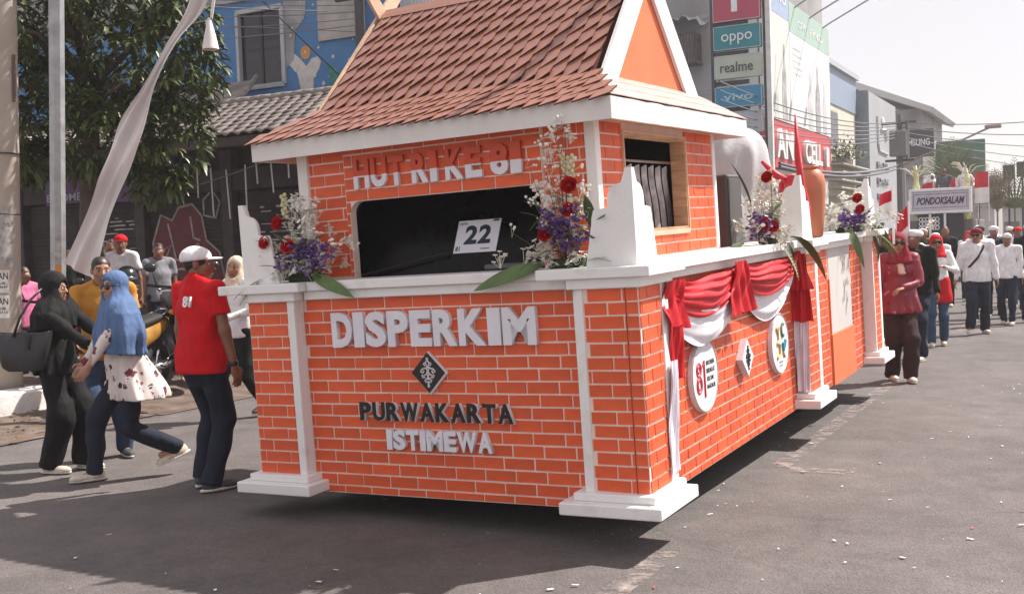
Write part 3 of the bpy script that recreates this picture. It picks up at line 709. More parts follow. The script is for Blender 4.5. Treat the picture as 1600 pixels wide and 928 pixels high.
bouquet('tall airy bouquet with bent bud stem at the right corner of the windscreen', (-.335, .03, 1.356), .46, .80, .16, [(.085, .425), (.075, .30), (-.075, .18)], 2,
        [('u', (-.10, -.11, .02), (-.36, -.05, -.075), 1.25, -1.0), ('f', (.10, -.05, .03), (.7, -.4, .25), .9), ('f', (.04, -.08, .02), (.2, -.7, -.9), .7), ('s', (.15, .0, .12), (.25, -.3, .8), 1.2), ('s', (.14, .02, .2), (.1, -.3, .9), 1.2)], 76, 9, tall=2, thin=True, buds=[(.075, .455, 1.25), (.04, .50, .9)])
bouquet('upright bouquet with a tall green leaf in front of the clay jars', (-.0, 2.66, 1.356), .28, .52, .28, [(.02, .14), (.07, .12), (.06, .47)], 3,
        [('u', (-.12, 0, .28), (-.25, -.1, 1), 1.0), ('l', (.06, .15, .04), (.5, .9, .05), 1.5), ('f', (.07, -.02, .02), (.7, .2, -.8), 1.2), ('f', (.08, .1, .02), (.6, .4, -1), 1.1), ('s', (.1, .1, .0), (.6, .2, -1), 1.2), ('l', (-.1, -.3, .02), (-.1, -1, .12), .9)], 48, 8, buds=[(.06, .42, 1.0)])
bouquet('spreading bouquet of white and purple blossom drooping over the rear pillar of the brick float', (.0, 5.35, 1.356), .50, .38, .5, [(.14, .30), (.16, .20)], 4,
        [('f', (.1, .2, .03), (.8, .3, -.4), 1.5), ('f', (.12, .3, .03), (.7, .5, -.7), 1.5), ('f', (.1, .4, .03), (.5, .9, -.4), 1.6), ('l', (.1, .5, .05), (.5, 1, -.3), 1.1), ('l', (.06, -.4, .03), (.5, -.7, -.4), 1.0), ('s', (.1, .3, .0), (.7, .4, -1), 1.6)], 60, 9)
# ---- jars, ribbon pole, speaker, cloth
CLAY = mat('terracotta', (.50, .17, .085), .5, .12, 4, .2, 50)
def jar(label, loc, s):
    j = thing('clay_jar', label, 'jar', mw=FM @ Matrix.Translation(loc)); m = MB(); m.smooth = True
    m.lathe([(.055*s, 0), (.066*s, .01*s), (.085*s, .16*s), (.104*s, .34*s), (.108*s, .43*s), (.098*s, .50*s), (.066*s, .545*s), (.052*s, .555*s)], 28, cap=True); m.obj('body', CLAY, j)
    m = MB(); m.smooth = True; m.lathe([(.052*s, .555*s), (.062*s, .565*s), (.060*s, .582*s), (.045*s, .582*s), (.040*s, .56*s)], 24); m.obj('rim', CLAY, j); return j
jar('large terracotta jar standing behind the middle white finial, nearest the road', (.045, 3.80, 1.356), 1.0)
jar('second terracotta jar half hidden behind the red ribbon pole', (-.19, 4.0, 1.356), .92)
rp = thing('ribbon_pole', 'tall pole wrapped in red ribbon with a round red knot, rising from the middle finial', 'pole', mw=FM @ Matrix.Translation((.02, 3.5, 1.356)))
RIB = mat('red_ribbon', (.55, .012, .03), .5, .12, 15, .2, 60)
m = MB(); m.smooth = True; m.tube([(.045, 0, .0), (.040, 0, .25), (.015, 0, .48), (.0, 0, .62), (.0, 0, .98)], [.03, .04, .024, .026, .008], 10); m.obj('wrapped_pole', RIB, rp)
m = MB(); m.smooth = True; m.ball((-.055, -.02, .47), (.045, .04, .045), 12); m.obj('knot', RIB, rp)
m = MB(); m.smooth = True; m.tube([(-.08, 0, .45), (-.19, 0, .53), (-.29, 0, .64)], [.034, .03, .012], 8); m.tube([(-.15, 0, .50), (-.13, 0, .36), (-.12, 0, .26)], [.02, .018, .012], 8); m.obj('ribbon_tail', RIB, rp)
sp = thing('speaker', 'narrow dark grey loudspeaker box standing behind the house of the float', 'speaker', mw=FM @ Matrix.Translation((-.42, 2.72, 1.28)))
MB().bbox(-.16, .16, -.17, .17, 0, .60, .012).obj('cabinet', mat('speaker_grey', (.05, .048, .05), .5), sp)
MB().bbox(.1605, .166, -.15, .15, .03, .57, .004).obj('grille', mat('grille_dark', (.09, .085, .09), .6, .2, 120), sp)
MB().tube([(.0, -.05, .60), (.0, -.05, .64), (.0, .05, .64), (.0, .05, .60)], .01, 6).obj('handle', BLACKRUB, sp)
# pale cloth hung over a rounded frame
cl = thing('hung_cloth', 'large pale grey cloth hung over a rounded frame behind the float house', 'cloth', mw=FM @ Matrix.Translation((-.66, 4.0, 1.28)))
V = []; F = []; n1, n2 = 24, 60
for i in range(n1+1):
    t = i/n1; r_ = .30*math.sin(min(1, t*2.2)*math.pi/2)+.16*max(0, t-.45); z = 1.02*(1-max(0, t-.40)/.6) if t > .40 else 1.02+.0*(1-t)+.0
    z = .74+.30*math.cos(min(1, t*2.2)*math.pi/2) if t < .4545 else .74*(1-(t-.4545)/.5455)
    for k in range(n2):
        a = 2*math.pi*k/n2; f = .09*max(0, t-.15)*math.sin(a*5+t*3+math.sin(a*2))+.05*max(0, t-.2)*math.sin(a*11+t*5)+.012*math.sin(a*3+t*14)
        f += r_*(.10*math.sin(3*a+t*4)+.07*math.sin(6*a-t*6+1))*min(1, t*2.5); dz = .05*math.sin(2*a+1)*min(1, t*2)*(1-t)
        V.append(((r_+f)*math.cos(a)*.8+.06*(1-t), (r_+f)*math.sin(a)*1.15, z+dz))
for i in range(n1):
    for k in range(n2): F.append((i*n2+k, (i+1)*n2+k, (i+1)*n2+(k+1) % n2, i*n2+(k+1) % n2))
link('cloth', mesh_np('cloth', V, F, [mat('pale_grey_cloth', (.46, .455, .46), .85, .10, 3, .4, 30)], True), cl)
m = MB(); m.smooth = True; m.tube([(.42, -.55, .45), (.47, -.2, .12), (.46, .05, .0)], .018, 6); m.obj('white_strap', WHITE, cl)
# ================================================================== PEOPLE : smooth bodies grown from distance fields
def v3(*a): return np.array(a, np.float32)
class Field:
    def __init__(s, lo, hi, h):
        s.lo = np.array(lo, np.float32); s.h = h; n = np.ceil((np.array(hi)-s.lo)/h).astype(int)+1; s.n = n
        s.x = (s.lo[0]+h*np.arange(n[0])).astype(np.float32)[:, None, None]; s.y = (s.lo[1]+h*np.arange(n[1])).astype(np.float32)[None, :, None]; s.z = (s.lo[2]+h*np.arange(n[2])).astype(np.float32)[None, None, :]
        s.F = np.full(n, .5, np.float32)
    def sl(s, lo, hi):
        a = np.clip(np.floor((np.array(lo)-s.lo)/s.h).astype(int), 0, s.n-1); b = np.clip(np.ceil((np.array(hi)-s.lo)/s.h).astype(int)+1, 1, s.n)
        return slice(a[0], b[0]), slice(a[1], b[1]), slice(a[2], b[2])
    def op(s, fn, lo, hi, k, sub=False):
        pad = max(k, s.h)*1.3+s.h
        i, j, l = s.sl(np.array(lo)-pad, np.array(hi)+pad)
        f = s.F[i, j, l]
        if f.size == 0: return
        d = fn(s.x[i], s.y[:, j], s.z[:, :, l])
        if sub: d = -d; f2 = -f; d2 = -d
        if not sub:
            if k > 0: h = np.clip(.5+.5*(f-d)/k, 0, 1); s.F[i, j, l] = f*(1-h)+d*h-k*h*(1-h)
            else: s.F[i, j, l] = np.minimum(f, d)
        else:
            if k > 0: h = np.clip(.5-.5*(f-d)/k, 0, 1); s.F[i, j, l] = f*(1-h)+d*h+k*h*(1-h)
            else: s.F[i, j, l] = np.maximum(f, d)
    def cap(s, a, b, ra, rb=None, k=.02, sub=False, clip=None):
        rb = ra if rb is None else rb; a = np.array(a, np.float32); b = np.array(b, np.float32); ab = b-a; L2 = float(ab@ab)+1e-9; r = max(ra, rb)
        def fn(X, Y, Z):
            px, py, pz = X-a[0], Y-a[1], Z-a[2]; t = np.clip((px*ab[0]+py*ab[1]+pz*ab[2])/L2, 0, 1)
            d = np.sqrt((px-t*ab[0])**2+(py-t*ab[1])**2+(pz-t*ab[2])**2)-(ra+(rb-ra)*t)
            if clip is not None: d = np.maximum(d, (X-clip[0][0])*clip[1][0]+(Y-clip[0][1])*clip[1][1]+(Z-clip[0][2])*clip[1][2])
            return d
        s.op(fn, np.minimum(a, b)-r, np.maximum(a, b)+r, k, sub)
    def ell(s, c, r, k=.02, rot=None, sub=False):
        c = np.array(c, np.float32); r = np.array(r, np.float32); m = float(r.min()); Rm = None if rot is None else np.array(rot, np.float32)
        def fn(X, Y, Z):
            px, py, pz = X-c[0], Y-c[1], Z-c[2]
            if Rm is not None: px, py, pz = (px*Rm[0, 0]+py*Rm[1, 0]+pz*Rm[2, 0], px*Rm[0, 1]+py*Rm[1, 1]+pz*Rm[2, 1], px*Rm[0, 2]+py*Rm[1, 2]+pz*Rm[2, 2])
            k0 = np.sqrt((px/r[0])**2+(py/r[1])**2+(pz/r[2])**2); k1 = np.sqrt((px/r[0]**2)**2+(py/r[1]**2)**2+(pz/r[2]**2)**2)+1e-9
            return k0*(k0-1)/k1
        e = float(r.max()) if rot is not None else r
        s.op(fn, c-e, c+e, k, sub)
    def loft(s, secs, k=.02, yaw=0., sub=False):
        """secs: list of (centre, rx, ry) ; elliptical sections, x axis turned by yaw"""
        cy, sy = math.cos(yaw), math.sin(yaw)
        for (c0, x0, y0), (c1, x1, y1) in zip(secs[:-1], secs[1:]):
            a = np.array(c0, np.float32); b = np.array(c1, np.float32); ab = b-a; L2 = float(ab@ab)+1e-9; R_ = max(x0, x1, y0, y1)
            def fn(X, Y, Z, a=a, ab=ab, L2=L2, x0=x0, x1=x1, y0=y0, y1=y1):
                px, py, pz = X-a[0], Y-a[1], Z-a[2]; t = np.clip((px*ab[0]+py*ab[1]+pz*ab[2])/L2, 0, 1)
                qx, qy, qz = px-t*ab[0], py-t*ab[1], pz-t*ab[2]; u = qx*cy+qy*sy; v = -qx*sy+qy*cy
                rx = x0+(x1-x0)*t; ry = y0+(y1-y0)*t; rm = np.minimum(rx, ry)
                return (np.sqrt((u/rx)**2+(v/ry)**2+(qz/rm)**2)-1)*rm
            s.op(fn, np.minimum(a, b)-R_, np.maximum(a, b)+R_, k, sub)
    def cut(s, p, n):
        """remove the half space on the +n side of p"""
        n = np.array(n, np.float32); n /= np.linalg.norm(n)
        s.F = np.maximum(s.F, (s.x-p[0])*n[0]+(s.y-p[1])*n[1]+(s.z-p[2])*n[2])
    def cutlocal(s, p, n, lo, hi):
        n = np.array(n, np.float32); n /= np.linalg.norm(n); i, j, l = s.sl(lo, hi)
        s.F[i, j, l] = np.maximum(s.F[i, j, l], (s.x[i]-p[0])*n[0]+(s.y[:, j]-p[1])*n[1]+(s.z[:, :, l]-p[2])*n[2])
    def folds(s, amp, fx=26, fz=12, seed=0., diag=.6):
        m = np.abs(s.F) < .06
        ix = np.nonzero(m); X = s.x[ix[0], 0, 0]; Y = s.y[0, ix[1], 0]; Z = s.z[0, 0, ix[2]]
        w1 = np.sin(fx*X+diag*fz*Z+seed+1.7*np.sin(7*Z+seed*2)+.8*np.sin(11*Y)); w2 = np.sin(fz*2.2*Z-fx*.5*X+14*Y+seed*1.7+1.3*np.sin(9*X+seed)); w3 = np.sin(fx*1.2*Y+fz*1.4*Z+seed*.6+1.1*np.sin(8*X))
        s.F[ix] += amp*(.5*w1+.35*w2+.35*w3)
    def pleat(s, amp, n, seed, z0, z1):
        ix = np.nonzero(np.abs(s.F) < .07); X = s.x[ix[0], 0, 0]; Y = s.y[0, ix[1], 0]; Z = s.z[0, 0, ix[2]]
        a = np.arctan2(Y+.01, X); r = np.clip((z0-Z)/(z0-z1), 0, 1.2)
        s.F[ix] += amp*r*(np.sin(n*a+seed+1.2*np.sin(2.3*a+seed)+Z*3)+.5*np.sin(n*1.7*a+seed*2-Z*4))
    def mesh(s):
        F = s.F; n = F.shape; ins = F < 0
        c = [ins[a:n[0]-1+a, b:n[1]-1+b, d:n[2]-1+d] for a in (0, 1) for b in (0, 1) for d in (0, 1)]
        any_ = c[0].copy(); all_ = c[0].copy()
        for q in c[1:]: any_ |= q; all_ &= q
        act = any_ & ~all_; I, J, K = np.nonzero(act); N = len(I)
        idx = np.full(act.shape, -1, np.int32); idx[I, J, K] = np.arange(N)
        acc = np.zeros((N, 3), np.float32); cnt = np.zeros(N, np.float32)
        cor = [(0, 0, 0), (1, 0, 0), (0, 1, 0), (1, 1, 0), (0, 0, 1), (1, 0, 1), (0, 1, 1), (1, 1, 1)]
        vals = [F[I+a, J+b, K+d] for a, b, d in cor]
        for p in range(8):
            for ax in range(3):
                if cor[p][ax] == 0:
                    q = cor.index(tuple(cor[p][t]+(1 if t == ax else 0) for t in range(3)))
                    f0, f1 = vals[p], vals[q]; m = (f0 < 0) != (f1 < 0); t = np.where(m, f0/np.where(m, f0-f1, 1), 0)
                    for d in range(3): acc[:, d] += np.where(m, cor[p][d]+(t if d == ax else 0), 0)
                    cnt += m
        V = s.lo+(np.stack([I, J, K], 1)+acc/np.maximum(cnt, 1)[:, None])*s.h
        Q = []
        for ax in range(3):
            o = [(1, 2), (2, 0), (0, 1)][ax]
            sl0 = [slice(1, -1)]*3; sl0[ax] = slice(0, -1); sl1 = [slice(1, -1)]*3; sl1[ax] = slice(1, None)
            a0, a1 = ins[tuple(sl0)], ins[tuple(sl1)]; P = np.stack(np.nonzero(a0 != a1), 1); fl = a0[tuple(P.T)]
            off = np.array([1, 1, 1]); off[ax] = 0; P = P+off
            def at(d1, d2): q = P.copy(); q[:, o[0]] -= d1; q[:, o[1]] -= d2; return idx[q[:, 0], q[:, 1], q[:, 2]]
            f = np.stack([at(1, 1), at(0, 1), at(0, 0), at(1, 0)], 1); f[~fl] = f[~fl][:, ::-1]; Q.append(f)
        Q = np.concatenate(Q); Q = Q[(Q >= 0).all(1)]
        return V, Q
def ik(a, b, l1, l2, hint):
    a = np.array(a, float); b = np.array(b, float); d = b-a; L_ = np.linalg.norm(d); mx = (l1+l2)*.999
    if L_ > mx: d = d*mx/L_; b = a+d; L_ = mx
    u = d/L_; x = (l1*l1-l2*l2+L_*L_)/(2*L_); hgt = math.sqrt(max(l1*l1-x*x, 0)); h = np.array(hint, float); h -= u*(h@u); h /= np.linalg.norm(h)+1e-9
    return a+u*x+h*hgt, b
SKIN = {}
def skin_mats(k, c):
    if k not in SKIN:
        SKIN[k] = [mat('skin_'+k, c, .5, .08, 20, .1, 150), mat('lips_'+k, (c[0]*.75, c[1]*.42, c[2]*.42), .45, .05), mat('brow_hair', (.012, .009, .008), .6), mat('eye_white', (.55, .53, .5), .3, .02)]
    return SKIN[k]
TAN = (.34, .165, .095); BROWN = (.22, .10, .058); FAIR = (.42, .22, .14)
SHOEW = mat('shoe_offwhite', (.62, .54, .44), .6, .12, 30, .2, 120); SOLE = mat('shoe_sole', (.66, .62, .56), .6, .06)
SHOED = mat('shoe_dark_grey', (.06, .06, .065), .7, .2, 40, .3, 120)
def cloth(k, c, rough=.8, var=.10, **kw): return mat('cloth_'+k, c, rough, var, 14, .42, 13, sheen=.0, spec=.25, bdist=.035, stretch=(1.5, 1.5, .8), **kw)
DENIM = cloth('dark_denim', (.016, .02, .035)); JEAN = cloth('blue_jean', (.045, .075, .14)); BLACKC = cloth('black', (.008, .008, .009)); WHITEC = cloth('white', (.76, .75, .76))
REDC = cloth('red', (.56, .006, .012)); MUST = cloth('mustard', (.50, .23, .035)); BLUEH = cloth('blue_hijab', (.095, .160, .305)); MARO = cloth('maroon', (.24, .014, .03)); DBROWN = cloth('dark_brown', (.035, .016, .014))
def floral_mat():
    m = M_('cloth_floral', (.70, .62, .58), .8, .05, 14, .3, 200); n = m.node_tree.nodes; L = m.node_tree.links.new; b = n['Principled BSDF']; src = b.inputs['Base Color'].links[0].from_socket
    tc = [q for q in n if q.type == 'TEX_COORD'][0]
    nz = n.new('ShaderNodeTexNoise'); nz.inputs['Scale'].default_value = 38; L(tc.outputs['Object'], nz.inputs[0])
    for sc_, th, col in ((7.5, .30, (.16, .035, .06)), (10.5, .22, (.035, .03, .06)), (14, .17, (.30, .10, .07))):
        v = n.new('ShaderNodeTexVoronoi'); v.inputs['Scale'].default_value = sc_; L(tc.outputs['Object'], v.inputs[0])
        ad = n.new('ShaderNodeMath'); ad.operation = 'MULTIPLY_ADD'; ad.inputs[1].default_value = .55; L(nz.outputs[0], ad.inputs[0]); L(v.outputs['Distance'], ad.inputs[2])
        lt = n.new('ShaderNodeMath'); lt.operation = 'LESS_THAN'; lt.inputs[1].default_value = th+.27; L(ad.outputs[0], lt.inputs[0])
        mx = n.new('ShaderNodeMix'); mx.data_type = 'RGBA'; L(lt.outputs[0], mx.inputs[0]); L(src, mx.inputs[6]); mx.inputs[7].default_value = (*col, 1); src = mx.outputs[2]
    L(src, b.inputs['Base Color']); return m
FLORAL = floral_mat()
STRIPE = cloth('grey_check', (.22, .22, .24)); PINKC = cloth('pink', (.62, .16, .30)); CREAM = cloth('cream', (.62, .50, .38))
def person(name, label, loc, yaw, H=1.68, group=None, skin=('tan', TAN), feet=None, lhand=None, rhand=None, lelb=(.6, .8, -.2), relb=(-.6, .8, -.2), head=(0, 0), lean=(0, 0), top='long', topm=None, hem=.50, flare=0., bot='trousers', botm=None, wide=1., hat=None, hatm=None, build=1., res=.02, shoe=None, curl=.5, hips=.0, seed=0, fem=False, sleeve_m=None, neck_m=None, extra=None, collar=None, blow=.0, vol=1.0):
    """person facing local -y; left is +x. feet: two (x, y, z_ankle, toe_yaw)"""
    P = thing(name, label, 'person', loc, yaw, group); s = H/1.7; res_b = res
    sk = skin_mats(*skin)
    hz = .90*s-hips; hipc = np.array([0, 0, hz]); top_off = np.array([lean[0], lean[1], 0.])
    def up(z, x=0, y=0): t = max(0., (z*s-hz)/(1.62*s-hz)); return np.array([x*s+top_off[0]*t, y*s+top_off[1]*t, z*s])
    sw = (.165 if fem else .188)*build**.5; tw = build
    feet = feet or [(-.10, 0, .08, .1), (.10, 0, .08, -.1)]
    rH, lH = (np.array([-.088*s, 0, hz]), np.array([.088*s, 0, hz]))
    legs = []
    for hp, f in ((rH, feet[0]), (lH, feet[1])):
        kn, an = ik(hp, (f[0], f[1], f[2]), .435*s, .42*s, (0, -1, .05)); legs.append((hp, kn, an, f[3]))
    rS, lS = up(1.40, -sw), up(1.40, sw)
    rh = np.array(rhand) if rhand is not None else up(.80, -.26, .0); lh = np.array(lhand) if lhand is not None else up(.80, .26, .0)
    arms = []
    for sh, hd, hint, sg in ((rS, rh, relb, -1), (lS, lh, lelb, 1)):
        el, wr = ik(sh, hd, .285*s, .25*s, hint); arms.append((sh, el, wr, sg))
    hc = up(1.565)+np.array([0, -.015*s, 0]); nb = up(1.44, 0, .015)
    hy, hp_ = head
    Rh = np.array(Euler((hp_, 0, hy), 'XYZ').to_matrix())           # head turn
    def hd(x, y, z): return hc+Rh @ (np.array([x, y, z])*s)
    allp = np.array([p for l in legs for p in l[:3]]+[p for a in arms for p in a[:3]]+[hc])
    lo = allp.min(0)-np.array([.26, .26, .12]); hi = allp.max(0)+np.array([.26, .26, .22]); lo[2] = -.03
    # ---- body
    B = Field(lo, hi, res_b)
    shr = .9
    B.loft([(up(.94), .135*s*tw*shr, .09*s*tw*shr), (up(1.06), .118*s*tw*shr, .082*s*tw*shr), (up(1.25), .130*s*tw*shr, .088*s*tw*shr), (up(1.35), .115*s*shr, .068*s*shr)], .03)
    B.cap(rS*.90+lS*.10, lS*.90+rS*.10, .036*s, k=.03)
    B.cap(nb-np.array([0, 0, .04*s]), hc-np.array([0, -.012*s, .05*s]), .056*s*tw**.3, .052*s, .03)
    # head
    B.ell(hd(0, .014, .035), (.073*s, .092*s, .088*s), .02, Rh); B.ell(hd(0, -.022, -.035), (.058*s, .068*s, .080*s), .03, Rh); B.ell(hd(0, -.052, -.083), (.030*s, .026*s, .026*s), .03, Rh)
    B.cap(hd(0, -.080, .025), hd(0, -.108, -.022), .008*s, .013*s, .012); B.cap(hd(-.016, -.088, -.026), hd(.016, -.088, -.026), .009*s, k=.010)
    B.cap(hd(-.042, -.068, .036), hd(.042, -.068, .036), .012*s, k=.016)
    for q in (-1, 1):
        B.ell(hd(q*.032, -.088, .012), (.017*s, .012*s, .011*s), .012, Rh, sub=True); B.ell(hd(q*.032, -.073, .012), (.014*s, .012*s, .010*s), .003, Rh)
        B.ell(hd(q*.046, -.058, -.018), (.022*s, .020*s, .020*s), .02, Rh); B.ell(hd(q*.076, .012, .005), (.010*s, .020*s, .032*s), .008, Rh)
    B.cap(hd(-.020, -.083, -.055), hd(.020, -.083, -.055), .0075*s, k=.006); B.cap(hd(-.016, -.080, -.067), hd(.016, -.080, -.067), .0085*s, k=.006)
    # arms, hands
    for sh, el, wr, sg in arms:
        B.cap(sh-np.array([0, 0, .012*s]), el, .040*s*tw**.5, .037*s*tw**.3, .02); B.cap(el, wr, .040*s*tw**.3, .026*s, .02)
        d = (wr-el); d /= np.linalg.norm(d)
        out = np.array([sg*1., 0, 0]); n = out-d*(out@d); n /= np.linalg.norm(n)+1e-9       # back of hand faces outward
        sd_ = np.cross(d, n); 
        if sd_[1] > 0: sd_ = -sd_                                                       # thumb side to the front
        if abs(d[2]) < .6: n = np.array([0, 0, 1.])-d*d[2]; n /= np.linalg.norm(n); sd_ = np.cross(d, n); sd_ = sd_ if sd_[0]*sg < 0 else -sd_
        pc = wr+d*.055*s
        Rp = np.stack([sd_, n, d], 1)
        B.ell(wr+d*.048*s, (.040*s, .017*s, .055*s), .012, Rp)
        kf = .004 if res < .012 else .008; fr = .0085 if res < .012 else .0105
        for fi, (o, ln) in enumerate(((.028, .072), (.010, .082), (-.009, .076), (-.026, .060))):
            p0 = wr+d*.088*s+sd_*o*s; c1 = curl*(.7+.12*fi)
            d1 = d*math.cos(c1)-n*math.sin(c1); d2 = d*math.cos(c1*2.1)-n*math.sin(c1*2.1)
            p1 = p0+d1*ln*.5*s; p2 = p1+d2*ln*.5*s; B.cap(p0, p1, fr*s, fr*.93*s, kf); B.cap(p1, p2, fr*.93*s, fr*.8*s, kf)
        t0 = wr+d*.03*s+sd_*.034*s; t1 = t0+(d*.6+sd_*.6-n*.35)*.042*s; t2 = t1+(d*.85+sd_*.1-n*.45)*.032*s
        B.cap(t0, t1, .012*s, .010*s, kf*2); B.cap(t1, t2, .010*s, .0085*s, kf)
    for hp, kn, an, ty in legs:
        B.cap(hp, kn, .070*s, .050*s, .03); B.cap(kn, an, .050*s, .034*s, .02); fd = np.array([-math.sin(ty), -math.cos(ty), 0]); fd[0] = math.sin(ty)
        B.cap(an-np.array([0, 0, .02*s]), an+fd*.13*s-np.array([0, 0, .045*s]), .032*s, .026*s, .02)
    V, Q = B.mesh()
    # facial colours by place
    C = V[Q].mean(1); fm = np.zeros(len(Q), np.int32)
    Cl = (C-hc) @ Rh/s
    if res < .03:
        fm[(np.abs(Cl[:, 0]) < .026) & (Cl[:, 1] < -.072) & (np.abs(Cl[:, 2]+.061) < .0115)] = 1
        fm[(np.abs(np.abs(Cl[:, 0])-.034) < .018) & (Cl[:, 1] < -.05) & (np.abs(Cl[:, 2]-.037) < .0042)] = 2
        e_ = (np.abs(np.abs(Cl[:, 0])-.032) < .013) & (Cl[:, 1] < -.07) & (np.abs(Cl[:, 2]-.012) < .0065); fm[e_] = 3
        fm[e_ & (np.abs(np.abs(Cl[:, 0])-.032) < .006)] = 2
    link('body', mesh_np('body', V, Q, sk, True, fm), P)
    g = res*1.25
    def garment(nm, build_fn, m, parent=P, lo_=lo, hi_=hi, hh=None):
        f = Field(lo_, hi_, hh or g); build_fn(f); V, Q = f.mesh()
        if len(Q): return link(nm, mesh_np(nm, V, Q, [m], True), parent)
    # ---- top
    slen = {'tshirt': .62, 'long': 1.9, 'tunic': 1.9, 'vest': .2}[top]
    def ftop(f):
        b0 = hem*1.0
        secs = [(up(hem*1.7-.0, 0, blow), (.188+flare)*s*tw, (.140+flare*.8)*s*tw)] if hem < .56 else []
        secs += [(up(.96), (.176+flare*.25)*s*tw, (.130+flare*.2)*s*tw), (up(1.08), .156*s*tw, .116*s*tw), (up(1.25), .160*s*tw**.7, .118*s*tw**.8), (up(1.36), .150*s*tw**.5, .098*s)]
        f.loft(secs, .03)
        if fem: f.ell(up(1.27, -.07, -.075), (.065*s, .055*s, .065*s), .04); f.ell(up(1.27, .07, -.075), (.065*s, .055*s, .065*s), .04)
        f.cap(rS*.95+lS*.05, lS*.95+rS*.05, .053*s if not (hat and hat[-1] in '12') else .04*s, k=.03); f.cap(up(1.42), up(1.46, 0, .012), .072*s, .062*s, .03)
        for sh in (rS, lS): f.cap(up(1.455, 0, .015)+(sh-up(1.40))*.30, sh, .042*s, .050*s, .03)
        for sh, el, wr, sg in arms:
            if slen > 1: f.cap(sh if not (hat and hat[-1] in '12') else sh+(el-sh)*.4, el, .060*s*tw**.6, .051*s, .03); f.cap(el, el+(wr-el)*.93, .050*s, .038*s, .02)
            else:
                dd = (el-sh)/np.linalg.norm(el-sh); q = sh+(el-sh)*slen; f.cap(sh, q+dd*.05, .058*s*tw**.6, .066*s*tw**.5, .025, clip=(q, dd))
        f.folds(.0120*s, 22, 10, seed)
        if flare: f.pleat(.016*s, 11, seed, up(1.05)[2], up(hem*1.7)[2])
        f.cut(up(hem*1.7), (0, 0, -1)) if True else None
        f.ell(up(1.485, 0, -.035), (.062*s, .055*s, .055*s), .01, sub=True)
    if topm: link_top = garment('shirt' if top != 'tunic' else 'tunic', ftop, topm)
    # ---- trousers
    def fbot(f):
        f.loft([(up(1.02), .150*s*tw, .108*s*tw), (up(.90), .165*s*tw, .114*s*tw), (up(.83), .150*s*tw, .104*s*tw)], .03)
        for hp, kn, an, ty in legs:
            dd = (an-kn)/np.linalg.norm(an-kn); q = an-np.array([0, 0, .030*s]); f.cap(hp, kn, .090*s*tw**.5, .072*s*wide, .03); f.cap(kn, an+dd*.05, .072*s*wide, .062*s*wide, .02, clip=(q, dd))
        f.folds(.0115*s, 16, 15, seed+3, .2)
        f.cut(up(.97), (0, 0, 1))
    if botm and bot == 'trousers': garment('trousers', fbot, botm)
    # ---- shoes
    for hp, kn, an, ty in legs:
        dn = (an-kn)/np.linalg.norm(an-kn); fdir = np.array([math.sin(ty), -math.cos(ty), 0.]);
        tilt = 0. if an[2] < .12*s else min(1.0, (an[2]-.09)*3.2)
        fdir = fdir*math.cos(tilt)+np.array([0, 0, -math.sin(tilt)]); upv = np.array([0, 0, 1.])-fdir*fdir[2]; upv /= np.linalg.norm(upv)
        sdv = np.cross(fdir, upv); Rf = np.stack([sdv, fdir, upv], 1); hl = an-upv*.078*s
        hl = hl+np.array([0, 0, max(0, .006-hl[2])]) if tilt == 0 else hl
        def fsh(f):
            f.ell(hl+upv*.045*s-fdir*.02*s, (.038*s, .060*s, .050*s), .02, Rf); f.ell(hl+upv*.030*s+fdir*.10*s, (.046*s, .105*s, .036*s), .03, Rf); f.cap(hl+upv*.05*s, hl+upv*.085*s, .042*s, .040*s, .03)
            f.cut(hl+upv*.012*s, -upv)
        def fso(f):
            f.ell(hl+upv*.014*s+fdir*.055*s, (.047*s, .152*s, .032*s), .01, Rf); f.cut(hl+upv*.022*s, upv); f.cut(hl, -upv)
        l2 = hl-.22; h2 = hl+.26
        so = garment('shoe', fsh, shoe or SHOEW, P, l2, h2, min(g, .012) if res < .018 else g*.8)
        if so: garment('sole', fso, SOLE, so, l2, h2, min(g, .010) if res < .018 else g*.7)
    # ---- head wear
    def fhij(f, L_=0, g_=1.0):
        f.ell(hd(0, .018, .036), (.092*s*vol, .110*s*vol, .106*s*vol), .02, Rh); f.ell(hd(0, -.005, -.05), (.086*s*vol, .092*s*vol, .09*s), .04, Rh)
        lowz = {0: 1.33, 1: 1.22, 2: 1.02}[L_]
        f.loft([(hd(0, .0, -.07), .078*s, .086*s), (up(1.42, 0, -.005), .130*s, .105*s), (up(1.36, 0, -.01), .225*s if L_ else .17*s, .140*s)]+([(up(1.20, 0, -.02), .262*s, .178*s)] if L_ else [])+([(up(1.0, .02, -.04), .262*s, .19*s)] if L_ == 2 else []), .05)
        f.folds(.010*s, 27, 5, seed+5, .5); f.pleat((.015 if L_ else .008)*s, 13, seed, hc[2]-.04*s, up(1.0)[2])
        f.cut(up(lowz), (0, -.12, -1))
        f.ell(hd(0, -.085, -.016), (.058*s, .070*s, .083*s), .012, Rh, sub=True)
    if hat and hat.startswith('hijab'):
        garment('hijab', lambda f: fhij(f, int(hat[-1])), hatm)
    def fhair(f, low=-.02):
        f.ell(hd(0, .017, .037), (.0770*s, .0960*s, .0915*s), .02, Rh)
        f.ell(hd(0, -.105, -.03), (.075*s, .075*s, .095*s), .02, Rh, sub=True); f.ell(hd(0, -.045, -.10), (.10*s, .105*s, .095*s), .015, Rh, sub=True); f.cut(hd(0, 0, -.062), -Rh[:, 2]); f.folds(.004*s, 60, 40, seed)
    if hat in ('hair', 'cap', 'headcloth', 'peci', 'capback'): garment('hair', fhair, MT['brow_hair'])
